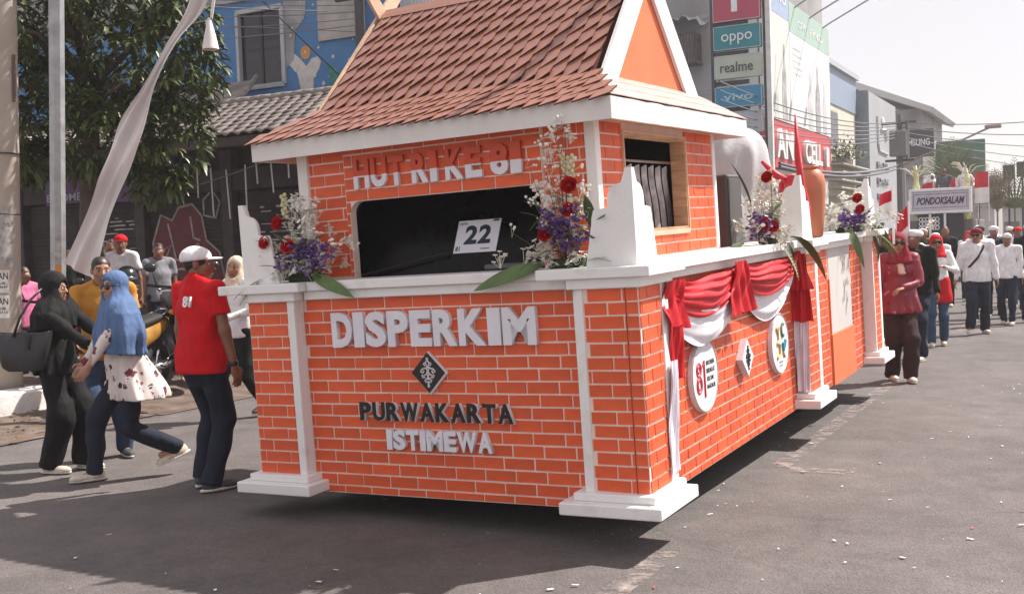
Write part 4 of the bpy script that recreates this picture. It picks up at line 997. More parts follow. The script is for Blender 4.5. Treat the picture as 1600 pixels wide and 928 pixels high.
    if hat in ('cap', 'capback'):
        def fcap(f):
            f.ell(hd(0, .018, .050), (.092*s, .110*s, .088*s), .01, Rh); f.folds(.002*s, 40, 30, seed); f.cut(hd(0, 0, .036), -(Rh @ np.array([0, .12, 1.])))
        co = garment('cap', fcap, hatm)
        def fbr(f): f.ell(hd(0, -.120, .040), (.078*s, .088*s, .020*s), .01, Rh); f.cut(hd(0, -.05, .05), Rh @ np.array([0, .3, 1.])); f.cut(hd(0, -.05, .036), -(Rh @ np.array([0, .12, 1.])))
        if co: garment('brim', fbr, hatm, co, lo, hi, g*.7)
    if hat == 'headcloth':
        def fhc(f):
            f.ell(hd(0, .015, .062), (.092*s, .110*s, .062*s), .02, Rh); f.ell(hd(0, -.06, .085), (.05*s, .05*s, .035*s), .02, Rh); f.folds(.005*s, 40, 30, seed)
        garment('headcloth', fhc, hatm)
    if extra: extra(P, dict(hd=hd, up=up, arms=arms, legs=legs, s=s, Rh=Rh, garment=garment, lo=lo, hi=hi))
    return P
def sunglasses(P, k):
    hd, s = k['hd'], k['s']; m = MB(); m.smooth = True; Rm = Matrix([list(r) for r in k['Rh']]).to_4x4()
    for q in (-1, 1):
        m.ball(hd(q*.034, -.090, .010), (.033*s, .012*s, .026*s), 12, M=Rm); m.tube([hd(q*.058, -.08, .016), hd(q*.080, -.04, .018), hd(q*.082, .01, .016)], .0035, 5)
    m.tube([hd(-.01, -.099, .018), hd(.01, -.099, .018)], .004, 5); m.obj('sunglasses', mat('black_lens', (.008, .006, .006), .12, .1), P)
def glasses_clear(P, k):
    hd, s = k['hd'], k['s']; m = MB()
    for q in (-1, 1):
        m.tube([hd(q*.034+.024*math.cos(a), -.098, .010+.019*math.sin(a)) for a in [i*math.pi/6 for i in range(13)]], .003, 5); m.tube([hd(q*.058, -.09, .016), hd(q*.084, .0, .016)], .003, 5)
    m.obj('glasses', mat('black_lens', (.008, .006, .006), .12, .1), P)
def cap_mask(P, k):
    k['garment']('face_mask', lambda f: (f.ell(k['hd'](0, -.062, -.045), (.062*k['s'], .055*k['s'], .055*k['s']), .01, k['Rh']), f.cut(k['hd'](0, 0, -.005), k['Rh'] @ np.array([0, .3, 1.]))), WHITEC)

# --- the man in red and his neighbours in the left foreground
def red_extra(P, k):
    sh, el, wr, sg = k['arms'][1] if False else k['arms'][0]
    # printed 81 between the shoulders
    up, s = k['up'], k['s']
    b = up(1.34, -.055, .0)
    o = text_obj('back_print', '81', mat('print_white', (.8, .78, .78), .6), frame((.005, .128, 1.275), (-.92, .05, 0), (0, -.12, .99), (.05, 1, .1)), .10, .075, .012, .02, P)
    d = (wr-el)/np.linalg.norm(wr-el); p = wr-d*.02
    for sh, el, wr, sg in k['arms']:
        if sg < 0:
            d = (wr-el)/np.linalg.norm(wr-el); p = wr-d*.015
            m = MB(); m.smooth = True; m.tube([p-d*.014, p+d*.014], .033*s, 14); m.ball(p+np.array([.02, -.02, 0]), (.016, .016, .018), 8); m.obj('watch', mat('watch_black', (.02, .02, .02), .3), P)
person('person', 'man in red T-shirt numbered 81 and white cap, standing with his back turned', (-2.16, 7.62, 0), R(180-38), 1.69, None, ('brown', BROWN),
       feet=[(-.10, .04, .08, -.15), (.11, -.03, .08, .55)], lhand=(.30, -.05, .80), rhand=(-.29, -.06, .80), head=(R(-42), R(2)), lean=(0, .01), top='tshirt', topm=REDC, hem=.485, botm=DENIM, wide=1.12, hat='cap', hatm=WHITEC, build=1.12, res=.0085, shoe=SHOED, curl=.5, seed=1.3, lelb=(.3, 1, 0), relb=(-.3, 1, 0), extra=red_extra)
def black_extra(P, k):
    up = k['up']
    glasses_clear(P, k)
person('person', 'woman in black hijab and black clothes facing right, holding out her phone', (-3.52, 8.48, 0), R(72), 1.53, None, ('fair', FAIR),
       feet=[(-.11, .03, .075, .1), (.10, -.12, .075, 0)], lhand=(.02, -.44, 1.00), rhand=(-.12, -.40, .98), lelb=(.7, .3, -.8), relb=(-.7, .3, -.8), head=(R(8), 0), top='tunic', topm=BLACKC, hem=.50, flare=.03, botm=BLACKC, wide=1.5, hat='hijab1', hatm=BLACKC, vol=1.13, res=.0095, fem=True, curl=.75, seed=2.1, extra=black_extra)
def blue_extra(P, k): sunglasses(P, k)
person('person', 'woman in long blue hijab and floral tunic striding left in sunglasses', (-2.86, 8.12, 0), R(-58), 1.54, None, ('fair', FAIR),
       feet=[(-.07, -.25, .075, .0), (.09, .31, .20, .0)], lhand=(.14, -.34, .80), rhand=(-.20, -.26, .86), lelb=(1, .5, -.3), relb=(-.8, .5, -.4), head=(R(20), R(2)), lean=(0, -.05), top='tunic', topm=FLORAL, hem=.385, flare=.12, blow=.09, botm=DENIM, wide=1.08, hat='hijab2', hatm=BLUEH, res=.0095, fem=True, hips=.035, curl=.5, seed=3.7, extra=blue_extra)
person('person', 'man in mustard T-shirt half hidden behind the woman in blue hijab', (-3.34, 9.0, 0), R(16), 1.66, None, ('tan', TAN),
       feet=[(-.10, .0, .08, -.2), (.11, .05, .08, .3)], lhand=(.30, -.03, .80), rhand=(-.20, -.30, .98), relb=(-.9, .5, -.3), head=(R(14), R(4)), top='tshirt', topm=MUST, hem=.49, botm=JEAN, wide=1.1, hat='hair', build=1.12, res=.011, shoe=SHOED, seed=4.2)
person('person', 'person in white shirt and cream hijab walking behind the man in red', (-2.72, 10.95, 0), R(-35), 1.62, None, ('tan', TAN),
       feet=[(-.09, -.20, .08, 0), (.09, .22, .12, 0)], lhand=(.12, -.25, 1.02), rhand=(-.26, -.05, .84), head=(R(20), 0), top='long', topm=WHITEC, hem=.50, botm=BLACKC, hat='hijab0', hatm=CREAM, res=.016, shoe=SHOED, seed=5.2, fem=True)
person('person', 'onlooker in red cap and white T-shirt standing before the graffiti shutters', (-5.05, 14.35, .28), R(-10), 1.68, None, ('brown', BROWN), head=(R(20), 0), top='tshirt', topm=WHITEC, hem=.5, botm=DENIM, hat='cap', hatm=REDC, res=.018, shoe=SHOED, seed=6.1)
person('person', 'onlooker in grey checked shirt beside the black scooter', (-4.75, 14.9, .25), R(40), 1.60, None, ('brown', BROWN), head=(R(-25), 0), top='tshirt', topm=STRIPE, hem=.5, botm=DENIM, hat='hair', res=.018, shoe=SHOED, seed=7.1)
person('person', 'onlooker in pink shirt beside the concrete utility pole', (-6.02, 13.6, .05), R(60), 1.56, None, ('brown', BROWN), head=(R(20), 0), top='tshirt', topm=PINKC, hem=.5, botm=DENIM, hat='hair', res=.02, shoe=SHOED, seed=8.1)
person('person', 'onlooker in dark clothes in the shade between the two poles', (-5.75, 14.4, .2), R(10), 1.6, None, ('brown', BROWN), head=(R(-20), 0), top='long', topm=BLACKC, hem=.5, botm=DENIM, hat='hair', res=.022, shoe=SHOED, seed=9.1)
person('person', 'onlooker with dark hair in the shade just left of the hanging white banner', (-5.62, 15.6, .28), R(-25), 1.66, None, ('brown', BROWN), head=(R(10), 0), top='tshirt', topm=DBROWN, hem=.5, botm=DENIM, hat='hair', res=.022, shoe=SHOED, seed=9.6)
# phone, handbag
ph = thing('phone', 'white-edged phone held up by the woman in black hijab', 'phone', (-3.08, 8.33, 1.06), R(20)); Mp = Matrix.Rotation(R(20), 4, 'Y')
MB().bbox(-.005, .005, -.036, .036, -.075, .075, .003, M=Mp).obj('case', mat('phone_white', (.6, .6, .62), .3), ph); MB().bbox(-.0075, -.0052, -.033, .033, -.07, .07, .0005, M=Mp).obj('screen', GLASSD, ph)
bag = thing('handbag', 'large black leather tote bag hanging from the shoulder of the woman in black', 'handbag', (-3.66, 8.22, .815), R(-6))
LEA = mat('black_leather', (.022, .021, .024), .38, .15, 6, .35, 60)
m = MB(); n_ = 16; V = []; F = []
for j, (z, wx, dy) in enumerate(((0, .13, .055), (.03, .165, .07), (.15, .20, .065), (.27, .225, .045), (.285, .225, .03))):
    for k in range(28):
        a = 2*math.pi*k/28; ca, sa = math.cos(a), math.sin(a); V.append((wx*math.copysign(abs(ca)**.45, ca), dy*math.copysign(abs(sa)**.6, sa)-.01*math.sin(a*3+j), z+(.012*abs(ca)**3 if j > 2 else 0)))
for j in range(4):
    for k in range(28): F.append((j*28+k, j*28+(k+1) % 28, (j+1)*28+(k+1) % 28, (j+1)*28+k))
m.smooth = True; m.add(V, F); m.add(V[:28], [tuple(range(27, -1, -1))]); m.obj('bag_body', LEA, bag)
m = MB(); m.smooth = True; m.tube([(-.05, -.045, .26), (.0, -.03, .40), (.05, .05, .53), (.08, .15, .60), (.07, .20, .52), (.0, .09, .30)], .010, 6); m.obj('bag_strap', LEA, bag)
m = MB(); m.bbox(.05, .075, -.075, -.062, .16, .29, .003); m.obj('bag_tab', LEA, bag)

# --- the parade walkers on the right
WK = dict(group='parade walkers following the float')
def sash(P, k):
    up, s = k['up'], k['s']; m = MB(); m.smooth = True
    pts = [up(1.43, .10, .02), up(1.38, .09, -.115), up(1.22, .0, -.145), up(1.08, -.12, -.115), up(1.05, -.165, .0), up(1.2, -.08, .13), up(1.40, .07, .10)]
    m.tube(pts+[pts[0]], .016, 6); m.obj('strap', DBROWN, P)
def redsash(P, k):
    k['garment']('waist_cloth', lambda f: (f.loft([(k['up'](.96, .05, -.02), .13, .12), (k['up'](.70, .09, -.03), .12, .11)], .02), f.folds(.01, 30, 8, 1), f.cut(k['up'](.66), (0, 0, -1))), REDC)
def maroon_x(P, k):
    sunglasses(P, k); hd, up = k['hd'], k['up']
    k['garment']('jabot', lambda f: (f.loft([(up(1.36, 0, -.10), .03, .03), (up(1.24, 0, -.14), .045, .02)], .01), f.folds(.006, 40, 60, 1)), CREAM)
MARP = M_('cloth_maroon_print', (.22, .012, .028), .45, .1, 14, .3, 160, col2=(.45, .16, .16), thr=(.60, .66))
person('person', 'woman in maroon hijab and printed maroon kebaya with her hand at her waist', (4.20, 11.95, 0), R(-8), 1.62, skin=('tan', TAN), feet=[(-.07, .10, .08, 0), (.08, -.12, .08, 0)], lhand=(.0, -.20, 1.02), rhand=(-.26, .0, .80), lelb=(1, .3, -.6), head=(R(-6), 0), top='tunic', topm=MARP, hem=.455, flare=.03, botm=DBROWN, wide=1.3, hat='hijab0', hatm=MARO, res=.013, fem=True, seed=1.1, build=1.06, extra=maroon_x, **WK)
person('person', 'man in black shirt and white headcloth walking behind the maroon hijab', (5.10, 13.9, 0), R(-35), 1.66, skin=('brown', BROWN), feet=[(-.1, .12, .08, 0), (.1, -.15, .08, 0)], lhand=(.30, -.12, .78), head=(R(-30), 0), top='long', topm=BLACKC, hem=.5, botm=DENIM, wide=1.1, hat='headcloth', hatm=WHITEC, res=.018, seed=2.2, build=1.1, **WK)
person('person', 'woman in bright red hijab, white shirt and red waist cloth', (5.98, 15.5, 0), R(-20), 1.58, skin=('tan', TAN), feet=[(-.08, -.1, .08, 0), (.08, .1, .08, 0)], lhand=(.10, -.26, 1.12), rhand=(-.22, -.2, .95), head=(R(10), 0), top='long', topm=WHITEC, hem=.52, botm=JEAN, hat='hijab0', hatm=REDC, res=.02, fem=True, seed=3.3, extra=lambda P, k: (sunglasses(P, k), redsash(P, k)), **WK)
person('person', 'man in white long-sleeved shirt with dark chest strap and maroon headcloth', (7.22, 17.1, 0), R(-15), 1.66, skin=('tan', TAN), feet=[(-.13, -.18, .12, -.3), (.12, .12, .08, .2)], lhand=(.30, -.02, .78), rhand=(-.32, .02, .78), head=(R(-18), 0), top='long', topm=WHITEC, hem=.49, botm=DENIM, wide=1.12, hat='headcloth', hatm=MARO, res=.018, seed=4.4, build=1.16, extra=lambda P, k: (sunglasses(P, k), sash(P, k)), **WK)
person('person', 'woman in red hijab just behind the man in black shirt', (5.75, 16.9, 0), R(-20), 1.58, skin=('tan', TAN), top='long', topm=WHITEC, botm=DENIM, hat='hijab0', hatm=REDC, res=.026, fem=True, seed=5.5, **WK)
person('person', 'walker in white cap and white shirt deep behind the two red hijabs', (6.55, 18.6, 0), R(-20), 1.66, skin=('brown', BROWN), top='long', topm=WHITEC, botm=DENIM, hat='headcloth', hatm=WHITEC, res=.028, seed=6.5, **WK)
person('person', 'man in white shirt and black headcloth behind the man with the chest strap', (8.25, 19.4, 0), R(-20), 1.70, skin=('brown', BROWN), feet=[(-.1, -.1, .08, 0), (.1, .15, .08, 0)], top='long', topm=WHITEC, botm=DENIM, hat='headcloth', hatm=BLACKC, res=.026, seed=7.5, **WK)
person('person', 'man in black jacket and white headcloth at the front of the far row', (8.85, 20.2, 0), R(-20), 1.70, skin=('brown', BROWN), feet=[(-.1, .14, .08, 0), (.1, -.15, .08, 0)], top='long', topm=cloth('navy', (.014, .016, .026)), botm=BLACKC, hat='headcloth', hatm=WHITEC, res=.026, seed=8.5, **WK)
person('person', 'man in dark jacket with a white headcloth at the outer edge of the walkers', (9.95, 21.2, 0), R(-25), 1.72, skin=('brown', BROWN), feet=[(-.1, -.12, .08, 0), (.16, .18, .08, 0)], top='long', topm=MT['cloth_navy'], botm=DENIM, hat='headcloth', hatm=WHITEC, res=.026, seed=9.5, **WK)
person('person', 'man in dark clothes and flat white cap below the signboard of the second float', (8.05, 21.5, 0), R(-20), 1.70, skin=('brown', BROWN), top='long', topm=BLACKC, botm=DENIM, hat='headcloth', hatm=CREAM, res=.03, seed=10.5, **WK)
person('person', 'walker in black shirt below the right end of the signboard', (9.3, 23.6, 0), R(-20), 1.74, skin=('brown', BROWN), top='long', topm=BLACKC, botm=BLACKC, hat='hair', res=.03, seed=11.5, **WK)
person('person', 'walker in maroon shirt and white headcloth between two dark jackets', (11.1, 24.5, 0), R(-20), 1.68, skin=('brown', BROWN), top='long', topm=MARO, botm=BLACKC, hat='headcloth', hatm=WHITEC, res=.03, seed=12.5, **WK)

_crowd = [(None, (7.0, 19.9), PINKC, DENIM, 'hijab0', CREAM, 'woman in pink blouse and cream hijab deep in the column'), (None, (8.6, 23.0), MUST, BLACKC, 'headcloth', WHITEC, 'walker in mustard shirt below the middle of the signboard'), (None, (10.4, 22.6), WHITEC, JEAN, 'cap', REDC, 'walker in white shirt and red cap at the right edge of the column'), (None, (7.6, 22.4), REDC, JEAN, 'hijab0', BLACKC, 'woman in red blouse and black hijab below the signboard'), (None, (10.0, 25.5), STRIPE, BLACKC, 'hair', None, 'bareheaded walker in grey check shirt far back in the column'), (None, (11.6, 26.5), WHITEC, BLACKC, 'hijab0', WHITEC, 'woman all in white at the far right of the column'), (None, (6.75, 20.6), BLACKC, BLACKC, 'peci', None, 'bareheaded man in black deep on the float side of the column'), (None, (6.55, 18.2), WHITEC, DENIM, 'hijab0', WHITEC, 'woman in white hijab and white shirt between the red hijab and the chest strap'), (None, (8.35, 18.55), WHITEC, DENIM, 'headcloth', WHITEC, 'walker in white with white headcloth right behind the man with the chest strap'), (None, (8.95, 19.0), BLACKC, DENIM, 'headcloth', BLACKC, 'walker in black shirt and black headcloth at the right edge'), (None, (5.45, 16.4), BLACKC, BLACKC, 'headcloth', WHITEC, 'walker in black with white headcloth beside the rear flower bouquet'), (None, (9.2, 21.9), WHITEC, BLACKC, 'headcloth', REDC, 'walker in white with red headcloth among the dark jackets'), (None, (9.9, 18.9), STRIPE, DENIM, 'cap', WHITEC, 'walker in grey check shirt and white cap at the right edge'), (None, (6.1, 17.6), REDC, DENIM, 'hair', None, 'man in red shirt half hidden behind the two red hijabs'), (19.4, -2.75, WHITEC, DENIM, 'hijab0', REDC, 'woman in red hijab and white shirt walking on the float side of the column'), (21.0, -2.55, WHITEC, BLACKC, 'headcloth', WHITEC, 'walker all in white with a white headcloth in the middle of the column'), (22.4, -.95, WHITEC, DENIM, 'headcloth', REDC, 'walker in white shirt and red headcloth at the outer edge of the column'), (23.8, -2.1, REDC, BLACKC, 'hijab0', WHITEC, 'woman in red blouse and white hijab deep in the column'), (25.6, -1.5, WHITEC, BLACKC, 'headcloth', BLACKC, 'walker in white shirt and black headcloth far back in the column'), (27.2, -2.6, WHITEC, DENIM, 'hijab0', REDC, 'woman in red hijab close in front of the second float'), (28.6, -1.2, BLACKC, BLACKC, 'headcloth', WHITEC, 'walker in black with white headcloth far back on the outer side'), (31.0, -2.0, WHITEC, BLACKC, 'headcloth', CREAM, 'walker in white shirt and cream headcloth beside the second float'), (33.0, -1.0, MARO, BLACKC, 'hijab0', MARO, 'woman in maroon hijab at the far end of the column')]
for k_, (a_, b_, tm_, bm_, ht_, hm_, lb_) in enumerate(_crowd):
    q_ = -.12 if k_ % 2 else .12
    person('person', lb_, st(a_, b_) if a_ is not None else (b_[0], b_[1], 0), R(-22-6*(k_ % 3)), 1.56+.05*(k_*7 % 4), skin=('tan', TAN) if k_ % 2 else ('brown', BROWN), feet=[(-.09, q_, .08, 0), (.09, -q_, .08, 0)], lhand=(.16, -.22, 1.0+.05*(k_ % 3)) if k_ % 3 == 0 else None, top='long', topm=tm_, botm=bm_, hat=ht_, hatm=hm_, res=.03, fem=ht_ == 'hijab0', seed=20.+k_, build=1+.04*(k_ % 4), **WK)
# ================================================================== GROUND, ROAD, KERB
def sobj(mb, name, m, parent=None, kind=None):
    o = mb.obj(name, m, None)
    if parent: o.parent = parent
    else: o.matrix_world = STREET
    if kind: o['kind'] = kind
    return o
def sthing(name, label, cat, group=None, b=0., a=0., z=0.): return thing(name, label, cat, mw=STREET @ Matrix.Translation((b, a, z)), group=group)
def asphalt_mat():
    m = bpy.data.materials.new('asphalt_worn'); m.use_nodes = True; n = m.node_tree.nodes; L = m.node_tree.links.new; b = n['Principled BSDF']
    tc = n.new('ShaderNodeTexCoord'); co = tc.outputs['Object']
    def noise(s, d=6, r=.6):
        q = n.new('ShaderNodeTexNoise'); q.inputs['Scale'].default_value = s; q.inputs['Detail'].default_value = d; q.inputs['Roughness'].default_value = r; L(co, q.inputs[0]); return q.outputs[0]
    def ramp(src, p0, c0, p1, c1):
        r = n.new('ShaderNodeValToRGB'); e = r.color_ramp.elements; e[0].position = p0; e[0].color = (*c0, 1); e[1].position = p1; e[1].color = (*c1, 1); L(src, r.inputs[0]); return r.outputs[0]
    def mix(mode, a, c, f=1.):
        q = n.new('ShaderNodeMix'); q.data_type = 'RGBA'; q.blend_type = mode
        if hasattr(f, 'name'): L(f, q.inputs[0])
        else: q.inputs[0].default_value = f
        L(a, q.inputs[6]); L(c, q.inputs[7]); return q.outputs[2]
    big = ramp(noise(.35, 5), .35, (.098, .088, .085), .68, (.142, .126, .121))
    mid = ramp(noise(2.6, 8, .75), .3, (.74, .74, .74), .7, (1.22, 1.21, 1.20))
    vo = n.new('ShaderNodeTexVoronoi'); vo.inputs['Scale'].default_value = 95; L(co, vo.inputs[0])
    agg = ramp(vo.outputs['Color'], .0, (.70, .70, .70), .9, (1.30, 1.28, 1.27))
    fine = ramp(noise(240, 2), .3, (.84, .84, .84), .7, (1.16, 1.16, 1.16))
    c = mix('MULTIPLY', mix('MULTIPLY', mix('MULTIPLY', big, mid), agg, .75), fine)
    # cracks
    v2 = n.new('ShaderNodeTexVoronoi'); v2.feature = 'DISTANCE_TO_EDGE'; v2.inputs['Scale'].default_value = .33
    wp = n.new('ShaderNodeTexNoise'); wp.inputs['Scale'].default_value = 1.4; wp.inputs['Detail'].default_value = 5; L(co, wp.inputs[0])
    mx = n.new('ShaderNodeMix'); mx.data_type = 'RGBA'; mx.inputs[0].default_value = .25; L(co, mx.inputs[6]); L(wp.outputs['Color'], mx.inputs[7]); L(mx.outputs[2], v2.inputs[0])
    crk = ramp(v2.outputs['Distance'], .0, (.55, .55, .55), .006, (1, 1, 1)); c = mix('MULTIPLY', c, crk, .3)
    stn = ramp(noise(.9, 8, .75), .56, (1, 1, 1), .74, (.72, .70, .69)); c = mix('MULTIPLY', c, stn)
    L(c, b.inputs['Base Color']); b.inputs['Roughness'].default_value = .82; b.inputs['Specular IOR Level'].default_value = .35
    bp = n.new('ShaderNodeBump'); bp.inputs['Strength'].default_value = .55; bp.inputs['Distance'].default_value = .006; L(vo.outputs['Distance'], bp.inputs['Height']); L(bp.outputs[0], b.inputs['Normal'])
    return m
def worn_paint(name, c, amt):
    m = M_(name, c, .7, .1, 5); nt_ = m.node_tree; n = nt_.nodes; L = nt_.links.new; b = n['Principled BSDF']
    tc = n.new('ShaderNodeTexCoord'); q = n.new('ShaderNodeTexNoise'); q.inputs['Scale'].default_value = 9; q.inputs['Detail'].default_value = 10; q.inputs['Roughness'].default_value = .75; L(tc.outputs['Object'], q.inputs[0])
    r = n.new('ShaderNodeValToRGB'); r.color_ramp.elements[0].position = amt; r.color_ramp.elements[1].position = amt+.22; L(q.outputs[0], r.inputs[0])
    t = n.new('ShaderNodeBsdfTransparent'); ms = n.new('ShaderNodeMixShader'); out = n['Material Output']
    L(r.outputs[0], ms.inputs[0]); L(t.outputs[0], ms.inputs[1]); L(b.outputs[0], ms.inputs[2]); L(ms.outputs[0], out.inputs[0]); return m
sobj(MB().add([(-400, -60, -.012), (400, -60, -.012), (400, 900, -.012), (-400, 900, -.012)], [(0, 1, 2, 3)]), 'ground', mat('ground_concrete', (.16, .14, .125), .9, .2, .6, .3, 30), kind='structure')
sobj(MB().add([(-8.7, -40, 0), (4.2, -40, 0), (4.2, 400, 0), (-8.7, 400, 0)], [(0, 1, 2, 3)]), 'road', asphalt_mat(), kind='structure')
PNT = worn_paint('worn_road_paint', (.34, .285, .26), .44)
rm = MB()
for a0, a1 in ((1.2, 5.35), (7.62, 14.6), (18.5, 25), (29, 36), (41, 48)): rm.add([(-2.05, a0, .004), (-1.91, a0, .004), (-1.91, a1, .004), (-2.05, a1, .004)], [(0, 1, 2, 3)])
rm.add([(-1.905, 7.50, .004), (-1.47, 7.50, .004), (-1.47, 7.66, .004), (-1.905, 7.66, .004)], [(0, 1, 2, 3)])
sobj(rm, 'road_markings', PNT, kind='structure')
sobj(MB().box(4.2, 4.5, -40, 300, -.01, .15).box(4.5, 8, -40, 300, -.01, .14), 'pavement', mat('pavement_concrete', (.30, .28, .26), .9, .15, 2, .3, 40), kind='structure')
# left : raised pavement with a white kerb, littered gutter, sloping dirt yard
KW = mat('kerb_white_paint', (.74, .72, .69), .7, .12, 6, .4, 40)
sobj(MB().box(-30, -10.35, -40, 8.35, -.01, .265), 'pavement', MT['pavement_concrete'], kind='structure')
kb = MB(); kbo = None
for i in range(14):
    a1 = 8.35-i*1.0; m = MB().bbox(-10.35, -9.9, a1-.994, a1, -.01, .285+.004*math.sin(i*3), .018)
    if kbo is None: kbo = sobj(m, 'kerb', KW, kind='structure')
    else: m.obj('kerb_stone', KW, kbo)
def lumpy(name, x0, x1, y0, y1, zf, m, n=(40, 80), amp=.02, seed=0, kind='structure'):
    V = []; F = []; r = random.Random(seed); ph = [r.uniform(0, 6) for _ in range(8)]
    for i in range(n[0]+1):
        for j in range(n[1]+1):
            x = x0+(x1-x0)*i/n[0]; y = y0+(y1-y0)*j/n[1]
            e = min(1, 4*min(i/n[0], 1-i/n[0], j/n[1], 1-j/n[1])+.0)
            z = zf(x, y)+amp*e*(math.sin(x*3.1+ph[0]+math.sin(y*2.3))*.5+math.sin(y*4.7+ph[1]+x*2)*.4+math.sin(x*11+y*7+ph[2])*.3+r.uniform(-.4, .4))
            V.append((x, y, z))
    for i in range(n[0]):
        for j in range(n[1]): a = i*(n[1]+1)+j; F.append((a, a+n[1]+1, a+n[1]+2, a+1))
    o = link(name, mesh_np(name, V, F, [m], True)); o.matrix_world = STREET; o['kind'] = kind; return o
DIRT = M_('dirt_brown', (.085, .058, .045), .95, .3, 5, .6, 30, col2=(.17, .125, .10), thr=(.35, .7))
lumpy('gutter_dirt', -9.92, -8.62, -6, 8.6, lambda x, y: .012+.055*max(0, (-x-8.8)/1.1), DIRT, (26, 220), .028, 1)
lumpy('dirt_yard', -30, -8.55, 8.30, 13.45, lambda x, y: .008+.262*min(1, max(0, (-x-8.7)/2.2)), DIRT, (120, 60), .018, 2)
# dry leaves and litter lying in the gutter, confetti on the road
lm = MB(); rl = random.Random(3)
for k in range(420):
    b_ = rl.uniform(-9.85, -8.5); a_ = rl.uniform(2, 8.4); s = rl.uniform(.02, .06); an = rl.uniform(0, 6.28); z = .05+.05*max(0, (-b_-8.8)/1.1)+rl.uniform(0, .015)
    d = Vector((math.cos(an), math.sin(an), rl.uniform(-.3, .3)))*s; t = Vector((-math.sin(an), math.cos(an), rl.uniform(-.4, .4)))*s*.4; c = Vector((b_, a_, z))
    lm.add([c-d, c+t, c+d, c-t], [(0, 1, 2), (0, 2, 3)])
sobj(lm, 'fallen_leaves', mat('dry_leaf', (.16, .085, .04), .8, .4, 20), kind='stuff')
cm = MB(); rc_ = random.Random(11); PAP = [mat('paper_white', (.80, .79, .80), .6), mat('paper_pink', (.65, .22, .34), .6), mat('paper_red', (.6, .06, .05), .6), mat('paper_teal', (.12, .42, .42), .6)]
for k in range(520):
    if k < 330: b_ = rc_.uniform(-2.6, .4); a_ = 2.6+rc_.random()**1.5*24
    else: b_ = rc_.uniform(-6.5, -2.0); a_ = rc_.uniform(2.4, 7.2)
    if k >= 330 and rc_.random() < .62: continue
    s = rc_.choice((.005, .006, .008, .010, .013, .018)); asp = rc_.uniform(.15, .6); an = rc_.uniform(0, 6.28); z = .007+rc_.uniform(0, .004)
    d = Vector((math.cos(an), math.sin(an), rc_.uniform(-.05, .12)))*s; t = Vector((-math.sin(an), math.cos(an), rc_.uniform(0, .15)))*s*asp; c = Vector((b_, a_, z+s*.1))
    cm.add([c-d-t, c+d-t*.7, c+d*.9+t, c-d*.8+t], [(0, 1, 2, 3)], rc_.choice((0, 0, 0, 0, 0, 0, 1, 2, 3)))
sobj(cm, 'confetti', PAP, kind='stuff')

# ================================================================== POLES, BANNER, TREE
CONC = M_('pole_concrete', (.33, .27, .225), .9, .12, 3, .4, 50, col2=(.40, .345, .30), thr=(.3, .7))
px, py = -5.55, 11.95
up_ = thing('utility_pole', 'thick round concrete utility pole with torn posters at the left edge of the scene', 'pole', (px, py, .26)); up_.rotation_euler = (0, R(2.7), 0)
m = MB(); m.smooth = True; m.lathe([(.185, 0), (.178, .8), (.165, 2.5), (.148, 5), (.13, 8.5)], 32); m.obj('shaft', CONC, up_)
rag = mat('torn_poster', (.62, .60, .57), .8, .12, 12); INK = mat('poster_ink', (.03, .03, .035), .7)
def wrap(name, a0, a1, z0, z1, r, m_, jag=0.):
    V = []; F = []; n = 12; rr = random.Random(int(z0*100))
    for i in range(n+1):
        a = a0+(a1-a0)*i/n; j0 = rr.uniform(-jag, jag); j1 = rr.uniform(-jag, jag); V += [(r*math.cos(a), r*math.sin(a), z0+j0), (r*math.cos(a), r*math.sin(a), z1+j1)]
    for i in range(n): F.append((2*i, 2*i+2, 2*i+3, 2*i+1))
    return link(name, mesh_np(name, V, F, [m_]), up_)
def wrap_text(s, a0, a1, z0, z1, r):
    o = text_obj('poster_print', s, INK, Matrix.Identity(4), a1-a0, z1-z0, .0005, .01, up_); co = np.empty(len(o.data.vertices)*3, np.float32); o.data.vertices.foreach_get('co', co); co = co.reshape(-1, 3)
    a = a0+co[:, 0]; o.data.vertices.foreach_set('co', np.stack([r*np.cos(a), r*np.sin(a), z0+co[:, 1]], 1).astype(np.float32).ravel()); o.data.update()
for z0, t1, t2 in ((1.06, 'LOWONGAN', '0812 4047'), (.79, 'LOWONGAN', '0857 2115')):
    r_ = .1795; wrap('poster', R(238), R(312), z0, z0+.245, r_, rag)
    wrap_text('KAN', R(262), R(308), z0+.145, z0+.215, r_+.0012); wrap_text(t2, R(250), R(306), z0+.05, z0+.075, r_+.0012); wrap_text('HUB', R(270), R(300), z0+.09, z0+.115, r_+.0012)
wrap('poster', R(232), R(325), 1.36, 1.75, .176, mat('poster_grey', (.36, .34, .32), .9, .3, 18), .03); wrap('poster', R(250), R(330), 1.80, 1.98, .174, MT['poster_grey'], .03)
m = MB(); m.tube([(.178*math.cos(a), .178*math.sin(a), 2.55) for a in [i*math.pi/12 for i in range(25)]], .008, 5); m.tube([(.172*math.cos(a), .172*math.sin(a), 1.90) for a in [i*math.pi/12 for i in range(25)]], .006, 5); m.obj('wire_band', BLACKRUB, up_)
m = MB().box(.15, .17, -.08, -.05, 3.1, 3.6); m.obj('conduit', mat('rust_pipe', (.12, .06, .05), .8), up_)
lp = thing('lamp_post', 'slim grey steel lamp post with an orange sticker beside the woman in black', 'lamp post', (-4.56, 10.95, .04)); lp.rotation_euler = (0, R(2.7), 0)
GALV = M_('galvanised', (.34, .34, .345), .45, .15, 8, .1, 40, metal=.6)
m = MB(); m.lathe([(.078, 0), (.078, 4), (.072, 9)], 8); m.obj('post', GALV, lp)
